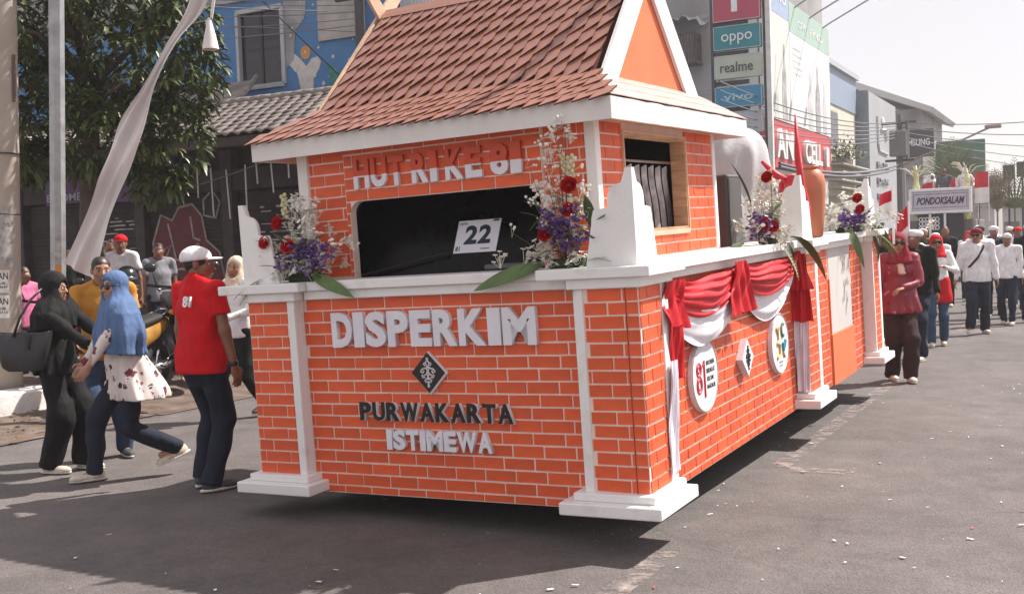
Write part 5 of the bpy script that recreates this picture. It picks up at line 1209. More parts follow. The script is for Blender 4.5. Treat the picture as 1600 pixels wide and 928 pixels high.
m = MB(); m.tube([(0, 0, 8.9), (.3, -.1, 9.4), (1.2, -.45, 9.7), (1.9, -.7, 9.7)], .03, 8); m.obj('arm', GALV, lp)
m = MB(); m.bbox(1.7, 2.3, -.95, -.70, 9.64, 9.74, .02); m.obj('lamp_head', GALV, lp)
m = MB().box(-.14, .14, -.14, .14, 0, .02); m.obj('base_plate', GALV, lp)
def facet(z0, z1, m_): 
    r_ = .0798; a = [R(-90), R(-45)]
    link('sticker', mesh_np('sticker', [(r_*math.cos(a[0]), r_*math.sin(a[0]), z0), (r_*math.cos(a[1]), r_*math.sin(a[1]), z0), (r_*math.cos(a[1]), r_*math.sin(a[1]), z1), (r_*math.cos(a[0]), r_*math.sin(a[0]), z1)], [(0, 1, 2, 3)], [m_]), lp)
facet(1.45, 1.56, mat('sticker_orange', (.55, .22, .05), .6)); facet(1.20, 1.36, rag); facet(1.62, 1.85, MT['poster_grey'])
# tall white banner cloth on a bent bamboo pole
bn = thing('hanging_banner', 'long narrow white banner cloth sweeping down in front of the tree', 'banner', (0, 0, 0))
Lp = [(-2.60, 4.9), (-2.56, 4.45), (-2.70, 3.83), (-2.92, 3.48), (-3.14, 3.10), (-3.36, 2.81), (-3.47, 2.52), (-3.59, 2.21), (-3.74, 1.92), (-3.89, 1.60)]
Rp_ = [(-2.40, 4.9), (-2.40, 4.42), (-2.55, 3.82), (-2.81, 3.48), (-3.03, 3.10), (-3.14, 2.75), (-3.25, 2.48), (-3.40, 2.16), (-3.51, 1.80), (-3.62, 1.44)]
V = []; F = []; nu, nv = 14, 72
def lerpc(P, t):
    f = t*(len(P)-1); i = min(int(f), len(P)-2); u = f-i
    p0 = P[max(i-1, 0)]; p1 = P[i]; p2 = P[i+1]; p3 = P[min(i+2, len(P)-1)]
    return [.5*((2*p1[k])+(-p0[k]+p2[k])*u+(2*p0[k]-5*p1[k]+4*p2[k]-p3[k])*u*u+(-p0[k]+3*p1[k]-3*p2[k]+p3[k])*u**3) for k in (0, 1)]
for j in range(nv+1):
    t = j/nv; l = lerpc(Lp, t); r_ = lerpc(Rp_, t)
    for i in range(nu+1):
        u = i/nu; V.append((l[0]+(r_[0]-l[0])*u, 9.62+.05*abs(math.sin(u*5.5+t*4+.6*math.sin(t*9)))*(.5+t)+.02*math.sin(t*23+u*3)+.012*math.sin(u*19+t*11)-.10*abs(u-.45)+.25*(1-t)*.3, l[1]+(r_[1]-l[1])*u+.008*math.sin(u*9)*t))
for j in range(nv):
    for i in range(nu): a = j*(nu+1)+i; F.append((a, a+1, a+nu+2, a+nu+1))
CLW = M_('banner_cloth', (.66, .62, .60), .85, .06, 3, .3, 60)
o = link('cloth', mesh_np('cloth', V, F, [CLW], True), bn)
m = MB(); m.smooth = True; m.tube([(-4.42, 10.86, 4.5), (-4.35, 10.75, 5.2), (-3.6, 10.3, 5.7), (-2.8, 9.85, 5.5), (-2.45, 9.70, 4.88)], [.03, .028, .024, .016, .01], 8); m.obj('bamboo_pole', mat('bamboo', (.35, .27, .12), .6), bn)
b2 = thing('small_pennant', 'small white pennant dangling on a thin cord beside the long banner', 'pennant', (-2.52, 9.6, 3.40))
m = MB(); m.tube([(.17, 0, 1.2), (.06, 0, .50), (.02, 0, .27)], [.02, .016, .012], 6); m.obj('cord', CLW, b2)
m = MB(); m.smooth = True; m.lathe([(.074, 0.0), (.05, .12), (.012, .27)], 10, cap=False); m.obj('cloth', CLW, b2)
# tree
LEAFT = M_('mango_leaf', (.045, .072, .018), .42, .3, 3, rnd=0, spec=.6, col2=(.095, .115, .028), thr=(.35, .7))
BARK = mat('bark', (.09, .065, .05), .9, .3, 10, .8, 30)
tr = thing('tree', 'leafy dark green mango tree spreading behind the poles and the white banner', 'tree', (-4.95, 13.1, .2))
m = MB(); m.smooth = True; rt = random.Random(21)
m.tube([(0, 0, -.1), (.05, .02, .9), (-.03, .05, 1.9), (.05, 0, 2.9), (.0, 0, 4.6)], [.17, .14, .125, .10, .04], 12)
tips = []
for k in range(16):
    z0 = rt.uniform(2.6, 4.2); an = k*2.4+rt.uniform(-.4, .4); ln = rt.uniform(.8, 1.5); p0 = Vector((0, 0, z0)); p1 = p0+Vector((math.cos(an)*ln*.5, math.sin(an)*ln*.5, ln*.45)); p2 = p0+Vector((math.cos(an)*ln, math.sin(an)*ln, ln*.55))
    m.tube([p0, p1, p2], [.05, .03, .012], 6); tips.append(p2)
m.obj('trunk', BARK, tr)
V = []; F = []; FMI = []
def leafspray(c, d, n, L_):
    """n long drooping leaves fanned around direction d"""
    d = d.normalized()
    for k in range(n):
        an = rt.uniform(0, 6.28); e = d*rt.uniform(.2, .9)+Vector((math.cos(an), math.sin(an), rt.uniform(-.9, .35))); e.normalize()
        l = L_*rt.uniform(.7, 1.15); w_ = l*rt.uniform(.11, .15); s = e.cross(Vector((0, 0, 1))); s = s.normalized() if s.length > .01 else Vector((1, 0, 0)); s = (s+Vector((0, 0, rt.uniform(-.5, .5)))).normalized()
        g = Vector((0, 0, -1)); p0 = c; p1 = c+e*l*.35+g*l*.02; p2 = c+e*l*.7+g*l*.14; p3 = c+e*l*.95+g*l*.34; up2 = s.cross(e).normalized()*w_*.3
        b = len(V); V.extend([p0, p1-s*w_+up2, p1, p1+s*w_+up2, p2-s*w_*.85+up2, p2, p2+s*w_*.85+up2, p3])
        F.extend([(b, b+2, b+1), (b, b+3, b+2), (b+1, b+2, b+5), (b+1, b+5, b+4), (b+2, b+3, b+6), (b+2, b+6, b+5), (b+4, b+5, b+7), (b+5, b+6, b+7)])
blobs = [(-1.1, 0, 3.05, .8, .62), (-1.5, .3, 3.9, .9, .8), (-.3, -.2, 3.0, .75, .6), (.35, -.2, 2.95, .65, .55), (.95, 0, 2.85, .5, .45), (.85, 0, 3.7, .8, .7), (.1, .4, 3.9, 1.0, .8), (-.9, .1, 4.5, 1.0, .7), (.5, 0, 4.8, 1.0, .7), (1.2, -.1, 4.05, .42, .5), (1.2, 0, 3.2, .3, .4), (.75, -.1, 2.42, .22, .30), (-.55, .1, 2.65, .35, .25), (-1.75, .1, 2.9, .5, .45), (-.55, .1, 5.2, .8, .5), (1.05, -.1, 2.35, .10, .16)]
for bx, by, bz, br, bh in blobs:
    for k in range(int(210*br*br+36)):
        while True:
            q = Vector((rt.uniform(-1, 1), rt.uniform(-1, 1), rt.uniform(-1, 1)))
            if .25 < q.length < 1: break
        if rt.random() < .12: continue
        q = q.normalized()*q.length**.45; c = Vector((bx+q.x*br, by+q.y*br, bz+q.z*bh)); leafspray(c, q+Vector((0, 0, .2)), 9, rt.uniform(.13, .22))
co_ = link('crown', mesh_np('crown', V, F, [LEAFT]), tr); co_['kind'] = 'stuff'

# ================================================================== TILED SHOP AND BLUE MURAL BUILDING (left, facing the yard)
SH = sthing('tiled_shop', 'low dark shop with a weathered grey tile roof and graffiti-covered roller shutters', 'building', b=0, a=0)
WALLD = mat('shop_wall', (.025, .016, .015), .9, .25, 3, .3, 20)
AW = 13.45
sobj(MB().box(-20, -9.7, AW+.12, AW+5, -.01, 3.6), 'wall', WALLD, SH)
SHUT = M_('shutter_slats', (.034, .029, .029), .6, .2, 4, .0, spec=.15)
def shutter(b0, b1, z0, z1):
    n = int((z1-z0)/.065); V = []; F = []
    for i in range(n*3+1):
        z = z0+(z1-z0)*i/(n*3); off = (0, .022, .016)[i % 3]; V += [(b0, AW+.06-off, z), (b1, AW+.06-off, z)]
    for i in range(n*3): F.append((2*i, 2*i+1, 2*i+3, 2*i+2))
    return link('roller_shutter', mesh_np('roller_shutter', V, F, [SHUT]), SH)
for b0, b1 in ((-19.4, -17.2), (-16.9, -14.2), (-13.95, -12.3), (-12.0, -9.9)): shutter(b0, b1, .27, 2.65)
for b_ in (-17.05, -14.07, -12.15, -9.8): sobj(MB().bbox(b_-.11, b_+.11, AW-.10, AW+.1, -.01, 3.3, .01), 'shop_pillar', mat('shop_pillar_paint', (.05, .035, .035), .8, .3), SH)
sobj(MB().bbox(-19.8, -9.75, AW-.06, AW+.118, 2.66, 3.0, .01), 'signboard_beam', mat('beam_dark', (.045, .03, .032), .8, .3, 4), SH)
GRM = mat('graffiti_maroon', (.12, .012, .016), .7, .25, 6); GRW = mat('graffiti_white_and_glint', (.42, .38, .38), .8, .2, 12)
# graffiti sprayed on the third shutter and the pillar beside it (flat paint)
g = MB(); yy = AW+.032
blob = [(-13.85, 1.15), (-13.9, 1.9), (-13.7, 2.35), (-13.45, 2.25), (-13.3, 2.45), (-13.0, 2.5), (-12.8, 2.3), (-12.72, 1.9), (-12.45, 1.7), (-12.35, 1.2), (-12.6, 1.0), (-13.4, .95)]
g.prism(blob, .004, frame((0, yy, 0), (1, 0, 0), (0, 0, 1))); sobj(g, 'graffiti_paint', GRM, SH)
g = MB(); yy = AW+.026
for pts in ([blob[i % len(blob)] for i in range(len(blob)+1)], [(-13.55, 2.2), (-13.4, 1.6), (-13.05, 1.55)], [(-13.05, 2.3), (-13.0, 1.95), (-12.85, 1.9)], [(-13.7, 1.75), (-13.5, 1.85), (-13.65, 1.6)], [(-13.1, 1.75), (-12.9, 1.85), (-12.8, 1.65), (-13.0, 1.5), (-13.15, 1.65)], [(-13.8, 1.35), (-13.3, 1.45), (-12.6, 1.35)], [(-13.4, 1.4), (-13.45, 1.05)], [(-12.75, 2.55), (-12.55, 2.7), (-12.4, 2.5), (-12.5, 2.25), (-12.75, 2.3), (-12.75, 2.55)]):
    P_ = [Vector((x, yy, z)) for x, z in pts]; g.tube(P_, .02, 4)
sobj(g, 'graffiti_outline', GRW, SH)
g = MB(); r_ = random.Random(4)
for b0, b1, z0, z1 in ((-15.6, -14.35, 1.2, 2.35), (-11.9, -11.0, 1.1, 2.4), (-18, -17.3, 1.2, 2.2)):
    for k in range(60):
        z = z0+.065*int(r_.uniform(0, (z1-z0)/.065))+.03; b_ = r_.uniform(b0, b1); g.box(b_, b_+r_.uniform(.06, .3), AW+.033, AW+.036, z, z+r_.uniform(.012, .03))
o = sobj(g, 'slat_glints', GRW, SH); o['kind'] = 'stuff'  # pale dashes painted on as light glinting along the shutter slats
# roof of separate tiles : eave (a 12.5, z 3.40) up to the ridge (a 14.75, z 4.22)
TILE = M_('roof_tile_grey', (.24, .205, .185), .85, .2, 8, .5, 40, rnd=.14)
Ea, Ez, Ra, Rz = 12.5, 3.40, 14.75, 4.25; B0, B1 = -13.0, -8.6
sobj(MB().add([(-20, Ea+.05, Ez-.03), (B1, Ea+.05, Ez-.03), (B1, Ra, Rz-.04), (-20, Ra, Rz-.04)], [(0, 1, 2, 3)]).add([(-20, Ra, Rz-.04), (B1, Ra, Rz-.04), (B1, 17, 3.5), (-20, 17, 3.5)], [(0, 1, 2, 3)]).add([(B1, Ea+.05, Ez-.03), (B1, 17, 3.5), (B1, Ra, Rz-.04)], [(0, 1, 2)]).add([(-20, Ea+.05, Ez-.05), (B1, Ea+.05, Ez-.05), (B1, 13.5, Ez-.05), (-20, 13.5, Ez-.05)], [(3, 2, 1, 0)]), 'roof', mat('roof_board', (.05, .035, .03), .9), SH)
roofS = [o for o in SH.children if o.name.startswith('roof')][-1]
TW_, NR = .225, 9
def tile_mesh():
    V = []; F = []; nx = 6; ln = math.hypot(Ra-Ea, Rz-Ez)/NR*1.16; 
    for i in range(nx+1):
        x = (i/nx-.5)*TW_*1.04; zz = .022*math.sin(i/nx*2*math.pi-.6)
        V += [(x, 0, zz+.036), (x, ln, zz+.006), (x, 0, zz+.018)]
    for i in range(nx): F += [(3*i, 3*i+3, 3*i+4, 3*i+1), (3*i+2, 3*i+5, 3*i+3, 3*i)]
    return mesh_np('tile', V, F, [TILE], False)
TM = tile_mesh(); sl_ = Vector((0, Ra-Ea, Rz-Ez)); ang = math.atan2(Rz-Ez, Ra-Ea); rt2 = random.Random(9)
far = MB()
for j in range(NR):
    p = Vector((0, Ea, Ez))+sl_*(j/NR)
    k = 0; b_ = -19.5+(TW_/2 if j % 2 else 0)
    while b_ < B1-.1:
        rot = Matrix.Translation((b_, p.y+rt2.uniform(-.012, .012), p.z)) @ Matrix.Rotation(ang+rt2.uniform(-.012, .012), 4, 'X') @ Matrix.Rotation(rt2.gauss(0, .014), 4, 'Z')
        if -14.9 < b_ < -9.0: o = link('tile', TM, roofS); o.matrix_local = rot
        else:
            far.add([rot @ v.co for v in TM.vertices], [tuple(q.vertices) for q in TM.polygons])
        b_ += TW_
o = sobj(far, 'tiling', TILE, SH); o['kind'] = 'stuff'
rd = MB(); rd.smooth = True
for k in range(50):
    b_ = -19.5+k*.225; rd.tube([(b_, Ra, Rz+.02+.01*(k % 2)), (b_+.24, Ra, Rz+.02+.01*((k+1) % 2))], .075, 8)
sobj(rd, 'ridge_tiles', TILE, SH)
# older lean-to roof above, with a bent sheet edge
sobj(MB().add([(-16.2, 14.3, 3.75), (-13.1, 14.0, 3.70), (-13.45, 15.3, 4.45), (-14.2, 16.6, 5.0), (-16.2, 16.6, 5.0)], [(0, 1, 2, 3, 4)]).tube([(-13.05, 13.95, 3.74), (-13.4, 15.3, 4.50), (-14.2, 16.6, 5.05)], .05, 6).tube([(-13.9, 13.7, 3.62), (-13.0, 13.85, 3.70), (-12.4, 13.95, 3.82)], .03, 6), 'lean_to_roof', M_('old_cement_sheet', (.20, .18, .165), .9, .25, 3, .5, 20), SH)
sobj(MB().bbox(-19.9, -8.62, Ea+.02, Ea+.05, Ez-.16, Ez-.02, .005), 'eave_board', mat('eave_dark', (.05, .035, .03), .85), SH)
pb = sthing('shop_banner', 'faded purple cloth banner hung under the tiled eave', 'banner', b=-14.5, a=13.1, z=2.60)
V = []; F = []
for i in range(25):
    for j in range(5): V.append((-1.5+3.0*i/24, .02*math.sin(i*.9)+.015*math.sin(j*2+i*.4), .60*j/4+.02*math.sin(i*.26)))
for i in range(24):
    for j in range(4): a = i*5+j; F.append((a, a+5, a+6, a+1))
link('cloth', mesh_np('cloth', V, F, [mat('purple_banner', (.085, .032, .105), .7, .2, 4)], True), pb)
text_obj('banner_text', 'ESSOMES', mat('banner_print', (.30, .27, .33), .7), frame((-1.40, -.045, .06), (1, 0, 0), (0, 0, 1)), .95, .13, .004, .01, pb)
for k, (b_, z0, z1) in enumerate(((-12.35, 2.55, 3.05), (-12.05, 2.25, 3.0), (-11.72, 2.2, 2.95), (-11.38, 2.25, 3.0), (-11.15, 2.7, 3.15), (-10.85, 2.55, 3.15), (-10.55, 2.75, 3.15))):
    t = sthing('hanging_light_tube', ['thin white light tube hanging from the dark eave, leftmost of the row', 'thin white light tube hanging under the eave, second from the left of the row', 'thin white light tube hanging under the eave, third from the left of the row', 'thin white light tube hanging in the middle of the eave row', 'short white light tube hanging third from the right of the eave row', 'white light tube hanging second from the right of the eave row', 'short white light tube hanging last in the eave row beside the float roof'][k], 'light', 'white light tubes hanging from the shop eave', b=b_, a=12.95, z=z0)
    MB().tube([(0, 0, 0), (-.02*(k % 3), 0, z1-z0)], .011, 6).obj('tube', mat('tube_white', (.62, .62, .64), .4), t); MB().tube([(-.02*(k % 3), 0, z1-z0), (-.02*(k % 3), 0, 3.36-z0)], .003, 4).obj('wire', BLACKRUB, t)
# blue mural building
MU = sthing('mural_building', 'tall blue painted building with a mural and a dark window rising behind the tiled roof', 'building', b=0, a=17.0)
BLUEW = M_('mural_blue', (.060, .18, .40), .85, .12, 1.2, .3, 15, col2=(.09, .24, .47), thr=(.35, .7))
WX0, WX1, WZ0_, WZ1_ = -14.98, -13.83, 4.93, 6.42
mw_ = MB()
for x0, x1, z0, z1 in ((-24, WX0, 0, 9), (WX1, -11.55, 0, 9), (WX0, WX1, 0, WZ0_), (WX0, WX1, WZ1_, 9)): mw_.box(x0, x1, 0, .25, z0, z1)
mw_.box(-24, -11.55, .26, 8, 0, 9); sobj(mw_, 'wall', BLUEW, MU)
m = MB()
for x0, x1, z0, z1 in ((WX0-.02, WX0+.05, WZ0_, WZ1_), (WX1-.05, WX1+.04, WZ0_, WZ1_), (WX0, WX1, WZ0_-.05, WZ0_+.04), (WX0, WX1, WZ1_-.04, WZ1_+.04)): m.box(x0, x1, -.04, .10, z0, z1)
wo = sobj(m, 'window', mat('window_frame_pale', (.42, .44, .47), .6), MU)
MB().box(WX0+.05, (WX0+WX1)/2-.03, .06, .08, WZ0_+.04, WZ1_-.04).obj('pane', mat('tinted_glass', (.012, .012, .016), .15, .2), wo); MB().box((WX0+WX1)/2+.03, WX1-.05, .05, .07, WZ0_+.04, WZ1_-.04).obj('pane', MT['tinted_glass'], wo)
MB().box((WX0+WX1)/2-.03, (WX0+WX1)/2+.03, .03, .09, WZ0_+.04, WZ1_-.04).obj('mullion', mat('frame_black', (.01, .01, .012), .5), wo)
GRC = M_('bare_cement', (.24, .24, .25), .95, .2, 2, .5, 12, col2=(.36, .36, .37), thr=(.4, .6))
sobj(MB().box(-24, -11.55, -.08, -.002, 6.62, 9), 'cement_band', GRC, MU)
sobj(MB().prism([(-13.80, 6.6), (-13.78, 5.2), (-13.6, 5.35), (-13.52, 5.9), (-13.3, 6.1), (-13.22, 6.6)], .01, frame((0, -.002, 0), (1, 0, 0), (0, 0, 1))), 'patched_plaster', GRC, MU)
sobj(MB().box(-12.95, -11.9, -.06, -.002, 5.62, 6.50), 'pale_boards', mat('pale_board', (.44, .41, .38), .8, .1, 6), MU)
PM = frame((0, -.003, 0), (1, 0, 0), (0, 0, 1))
fig = [(-13.62, 4.2), (-13.45, 4.75), (-13.52, 5.08), (-13.72, 5.28), (-13.86, 5.38), (-13.80, 5.52), (-13.62, 5.50), (-13.42, 5.34), (-13.30, 5.20), (-13.17, 5.33), (-13.02, 5.36), (-12.95, 5.26), (-13.0, 5.12), (-13.14, 4.96), (-13.16, 4.7), (-13.05, 4.2)]
sobj(MB().prism(fig, .006, PM), 'mural_figure', mat('mural_white', (.60, .57, .54), .85, .1, 8), MU)
sobj(MB().prism([(-13.31+.12*math.cos(i*math.pi/12), 5.46+.13*math.sin(i*math.pi/12)) for i in range(24)], .006, PM), 'mural_sun', mat('mural_orange', (.60, .30, .10), .85), MU)
rm_ = random.Random(8)
m = MB()
for k in range(26): x = rm_.uniform(-13.75, -12.1); z = rm_.uniform(4.7, 6.5); s = rm_.uniform(.012, .05); m.prism([(x-s, z), (x, z-s), (x+s, z), (x, z+s*1.3)], .006, PM @ Matrix.Translation((0, 0, .006)))
o = sobj(m, 'mural_flecks', MT['mural_white'], MU); o['kind'] = 'stuff'
sobj(MB().prism([(-12.9, 4.3), (-12.75, 4.7), (-12.8, 5.2), (-12.6, 5.1), (-12.4, 4.8), (-12.55, 4.3)], .005, PM), 'mural_leaf', mat('mural_green', (.06, .22, .20), .85, .2, 6), MU)
# white ribbed-sheet building behind
RB = sthing('ribbed_shed', 'white ribbed metal wall seen just above the ridge of the float roof', 'building', b=-11.5, a=17.6)
m = MB()
m.box(0, 1.25, 0, 6, 0, 8.5); 
for k in range(8): m.box(.16*k, .16*k+.05, -.03, -.001, 0, 8.5)
m.obj('ribbed_wall', mat('ribbed_white', (.62, .62, .64), .5), RB)
# dark cable pole and the cables
cp = sthing('cable_pole', 'dark slender cable pole standing before the mural building beside the float roof', 'pole', b=-11.75, a=16.6)
MB().lathe([(.09, 0), (.075, 9)], 12).obj('post', mat('dark_pole', (.05, .045, .05), .6), cp); MB().box(-.5, .5, -.05, .05, 6.2, 6.28).obj('cross_arm', MT['dark_pole'], cp)
CAB = mat('cable_black', (.02, .02, .022), .6); CABG = mat('cable_grey', (.16, .16, .18), .6)
_ord = ('first', 'second', 'third', 'fourth', 'fifth', 'sixth', 'seventh')
def cable(p, q, sag, r, m=None, label='thin overhead cable crossing in front of the blue mural wall', group='overhead cables'):
    p = Vector(p); q = Vector(q); n = 14; b = MB(); b.smooth = True
    b.tube([p.lerp(q, i/n)-Vector((0, 0, sag*4*(i/n)*(1-i/n))) for i in range(n+1)], r, 5, cap=False)
    return tag(b.obj('overhead_cable', m or CAB), label, 'cable', group)
CP = st(16.5, -11.75, 6.3)
for k, (b_, z, sg) in enumerate(((-15.9, 6.9, .12), (-15.9, 6.75, .14), (-15.9, 6.62, .10), (-16, 6.3, .12), (-16, 5.9, .10), (-16, 5.55, .08), (-16, 6.0, -.04))):
    cable(st(16.2, b_-3, z+.6), CP+Vector((0, 0, -.12*k)), sg, .010 if k % 2 else .008, CABG, _ord[k]+' thin cable from the top of those crossing the blue mural wall')
cable(st(15.5, -15, 8.6), CP+Vector((0, 0, .02)), .2, .035, CAB, 'thick black cable bundle running down to the dark cable pole'); cable(st(16.3, -14.6, 7.2), st(16.7, -12.0, 4.6), .02, .012, CAB, 'black cable slanting down across the painted mural figure')
cable(st(14, -17, 4.9), st(12.4, -9.4, 3.2), .35, .010, CAB, 'black cable drooping across the tiled shop roof'); cable(st(11.2, -16.5, 6.2), st(16.0, -12, 5.9), .1, .010, CABG, 'grey cable crossing the top of the tree crown')
cable(st(12.9, -13.6, 2.6), st(12.6, -9.6, 3.3), .12, .007, CABG, 'thin grey cable running under the shop eave to the float')

# ================================================================== PARKED MOTORBIKES
CHR = mat('chrome', (.62, .62, .64), .15, metal=1.); TYRE = mat('tyre_rubber', (.015, .014, .014), .8, .2, 20)
def motorbike(label, loc, yaw, paint, seat=BLACKRUB, plate='1 2', s=1.):
    b = thing('motorbike', label, 'motorbike', loc, yaw, 'motorbikes parked in the dirt yard'); b.scale = (s, s, s)
    for y, r_ in ((-.62, .28), (.62, .28)):
        Mw = Matrix.Translation((0, y, r_)) @ Matrix.Rotation(R(90), 4, 'Y'); m = MB(); m.smooth = True
        prof = [(r_-.05+.05*math.cos(t), .045*math.sin(t)) for t in [i*math.pi/4 for i in range(9)]]
        m.lathe(prof, 24, M=Mw, cap=False); w_ = m.obj('wheel', TYRE, b)
        m = MB(); m.lathe([(r_-.085, -.03), (r_-.06, -.03), (r_-.06, .03), (r_-.085, .03), (r_-.085, -.03)], 20, M=Mw, cap=False)
        for k in range(5):
            a = k*2*math.pi/5; m.tube([(0, y, r_), (0, y+math.cos(a)*(r_-.07), r_+math.sin(a)*(r_-.07))], .012, 5)
        m.ball((0, y, r_), (.05, .04, .04), 8); m.obj('rim', CHR, w_)
    def shell(secs, name, mm, n=14):
        m = MB(); m.smooth = True; V = []; F = []
        for y, z, rx, rz in secs:
            for k in range(n): a = 2*math.pi*k/n; V.append((rx*math.copysign(abs(math.cos(a))**.75, math.cos(a)), y, z+rz*math.copysign(abs(math.sin(a))**.75, math.sin(a))))
        for i in range(len(secs)-1):
            for k in range(n): F.append((i*n+k, i*n+(k+1) % n, (i+1)*n+(k+1) % n, (i+1)*n+k))
        F += [tuple(range(n)), tuple(range(len(V)-1, len(V)-n-1, -1))]
        m.add(V, F); return m.obj(name, mm, b)
    shell([(-.02, .62, .08, .10), (.2, .62, .13, .13), (.45, .68, .14, .12), (.75, .76, .10, .08), (.9, .80, .04, .03)], 'rear_body', paint)
    shell([(-.62, .78, .05, .10), (-.55, .80, .15, .16), (-.46, .74, .17, .25), (-.38, .60, .15, .26), (-.30, .42, .10, .16)], 'front_cowl', paint)
    shell([(-.38, .32, .12, .05), (0, .33, .13, .07), (.3, .38, .11, .12)], 'footboard', MT.get('bike_grey') or mat('bike_grey', (.03, .03, .032), .5))
    shell([(-.02, .76, .10, .03), (.2, .79, .13, .05), (.5, .83, .14, .05), (.78, .87, .10, .03)], 'seat', seat)
    shell([(-.85, .40, .06, .03), (-.7, .56, .07, .03), (-.5, .58, .065, .03), (-.36, .50, .05, .03)], 'front_fender', paint)
    m = MB(); m.smooth = True; m.ball((0, -.60, .82), (.09, .05, .075), 12); m.obj('headlight', mat('lamp_glass', (.55, .55, .58), .1), b)
    m = MB(); m.smooth = True; m.tube([(-.34, -.28, 1.0), (-.2, -.38, .98), (0, -.42, .96), (.2, -.38, .98), (.34, -.28, 1.0)], .016, 8); m.ball((0, -.44, .95), (.13, .10, .07), 10); m.obj('handlebar', BLACKRUB, b)
    for q in (-1, 1):
        m = MB(); m.smooth = True; m.tube([(q*.26, -.36, .99), (q*.30, -.40, 1.14)], .007, 6); m.ball((q*.32, -.40, 1.18), (.065, .018, .045), 10); m.obj('mirror', mat('mirror_black', (.02, .02, .022), .2), b)
        m = MB(); m.tube([(q*.07, -.62, .28), (q*.09, -.5, .6)], .024, 8); m.obj('fork', CHR, b)
        m = MB(); m.smooth = True; m.ball((q*.14, -.56, .72), (.04, .03, .03), 8); m.obj('indicator', mat('indicator_amber', (.6, .22, .02), .3), b)
    m = MB(); m.box(-.13, .13, -.655, -.645, .46, .58); po = m.obj('number_plate', mat('plate_white', (.75, .74, .73), .5), b)
    text_obj('plate_print', plate, INK, frame((-.09, -.656, .49), (1, 0, 0), (0, 0, 1)), .18, .055, .001, .02, po)
    m = MB(); m.smooth = True; m.tube([(.14, .15, .28), (.16, .5, .30), (.17, .85, .38)], [.025, .05, .055], 10); m.obj('exhaust', CHR, b)
    m = MB(); m.bbox(-.12, .12, -.05, .3, .22, .34, .02); m.obj('engine', mat('engine_metal', (.10, .10, .11), .4, metal=.7), b)
    m = MB(); m.tube([(.12, .30, .28), (.2, .2, .02)], .012, 6); m.obj('side_stand', BLACKRUB, b)
    m = MB(); m.smooth = True; m.tube([(-.1, .6, .86), (-.1, .95, .92), (.1, .95, .92), (.1, .6, .86)], .012, 6); m.obj('grab_rail', CHR, b); return b
BBLK = mat('bike_black', (.010, .010, .011), .22, .2); BRED = mat('bike_red', (.34, .012, .02), .25, .1); BYEL = mat('bike_amber', (.34, .17, .03), .3, .2)
motorbike('tall black scooter parked between the onlooker in checks and the man in red', (-4.02, 13.3, .20), R(24), BBLK, s=1.12)
motorbike('amber-fronted motorbike with a white number plate behind the woman in blue hijab', (-4.22, 12.05, .13), R(-10), BYEL, plate='3 12', s=.98)
motorbike('red motorbike with a round headlight between the lamp post and the mustard shirt', (-5.15, 12.5, .22), R(10), BRED, s=1.0)
motorbike('second black scooter parked close behind the tall black one', (-3.55, 13.9, .20), R(12), BBLK, s=1.08)
hl = thing('helmet', 'black full-face helmet hung on the mirror of the amber motorbike', 'helmet', (-4.12, 11.85, 1.40), R(-10))
m = MB(); m.smooth = True; m.ball((0, 0, .02), (.125, .145, .14), 18); m.obj('shell', BBLK, hl); m = MB(); m.smooth = True; m.ball((0, -.03, .02), (.122, .128, .055), 16); m.obj('visor', mat('visor_smoke', (.10, .10, .105), .12), hl)
m = MB(); m.smooth = True; m.lathe([(.10, -.13), (.115, -.06), (.11, -.05), (.09, -.13)], 18, cap=False); m.obj('rim', BLACKRUB, hl)
# ================================================================== SHOPS ALONG THE STREET (right part of the view)
def ptext(s, b0, b1, z0, z1, a, m, par, name='sign_text', depth=.02, bold=.0): return text_obj(name, s, m, frame((b0, a, z0), (1, 0, 0), (0, 0, 1)), b1-b0, z1-z0, depth, bold, par)
def ftext(s, a0, a1, z0, z1, b, m, par, name='sign_text', depth=.05, bold=.0): return text_obj(name, s, m, frame((b, a0, z0), (0, 1, 0), (0, 0, 1)), a1-a0, z1-z0, depth, bold, par)
SW = mat('sign_white', (.72, .72, .70), .5)
GB = sthing('cement_building', 'bare weathered cement side wall of a tall building behind the float gable', 'building', a=36.0)
m = MB(); m.box(-26, -10.6, 0, 14, 0, 14); m.obj('wall', M_('stained_cement', (.20, .195, .19), .95, .25, .5, .5, 6, col2=(.34, .33, .32), thr=(.35, .65), stretch=(1, 1, .5)), GB)
m = MB()
for k in range(5): m.box(-26, -10.59, -.02, -.001, 2.5*k+1.5, 2.5*k+1.62)
m.obj('floor_band', mat('cement_band_grey', (.30, .29, .28), .9, .2, 3), GB)
bk = sthing('wall_basket', 'rusty slatted balcony basket with a torn white sheet on the cement wall', 'balcony basket', b=-12.1, a=35.2, z=7.45)
m = MB()
for k in range(11): m.box(-.5+.1*k, -.45+.1*k, 0, .03, 0+.02*abs(k-5), 1.0)
for k in range(7): m.box(.5, .53, .1*k, .1*k+.05, .1, 1.0)
m.box(-.5, .53, 0, .75, .0, .06).box(-.5, .53, 0, .04, .95, 1.02); m.obj('slats', mat('rusty_iron', (.10, .07, .065), .8, .3, 6), bk)
V = []; F = []
for i in range(13):
    for j in range(5): V.append((-.75+1.5*i/12, -.12+.3*j, 1.15+.35*math.sin(i*.24)+.08*math.sin(i*1.9+j)+.05*j))
for i in range(12):
    for j in range(4): a = i*5+j; F.append((a, a+5, a+6, a+1))
link('torn_sheet', mesh_np('torn_sheet', V, F, [mat('dirty_sheet', (.45, .44, .43), .8, .2, 4)], True), bk)
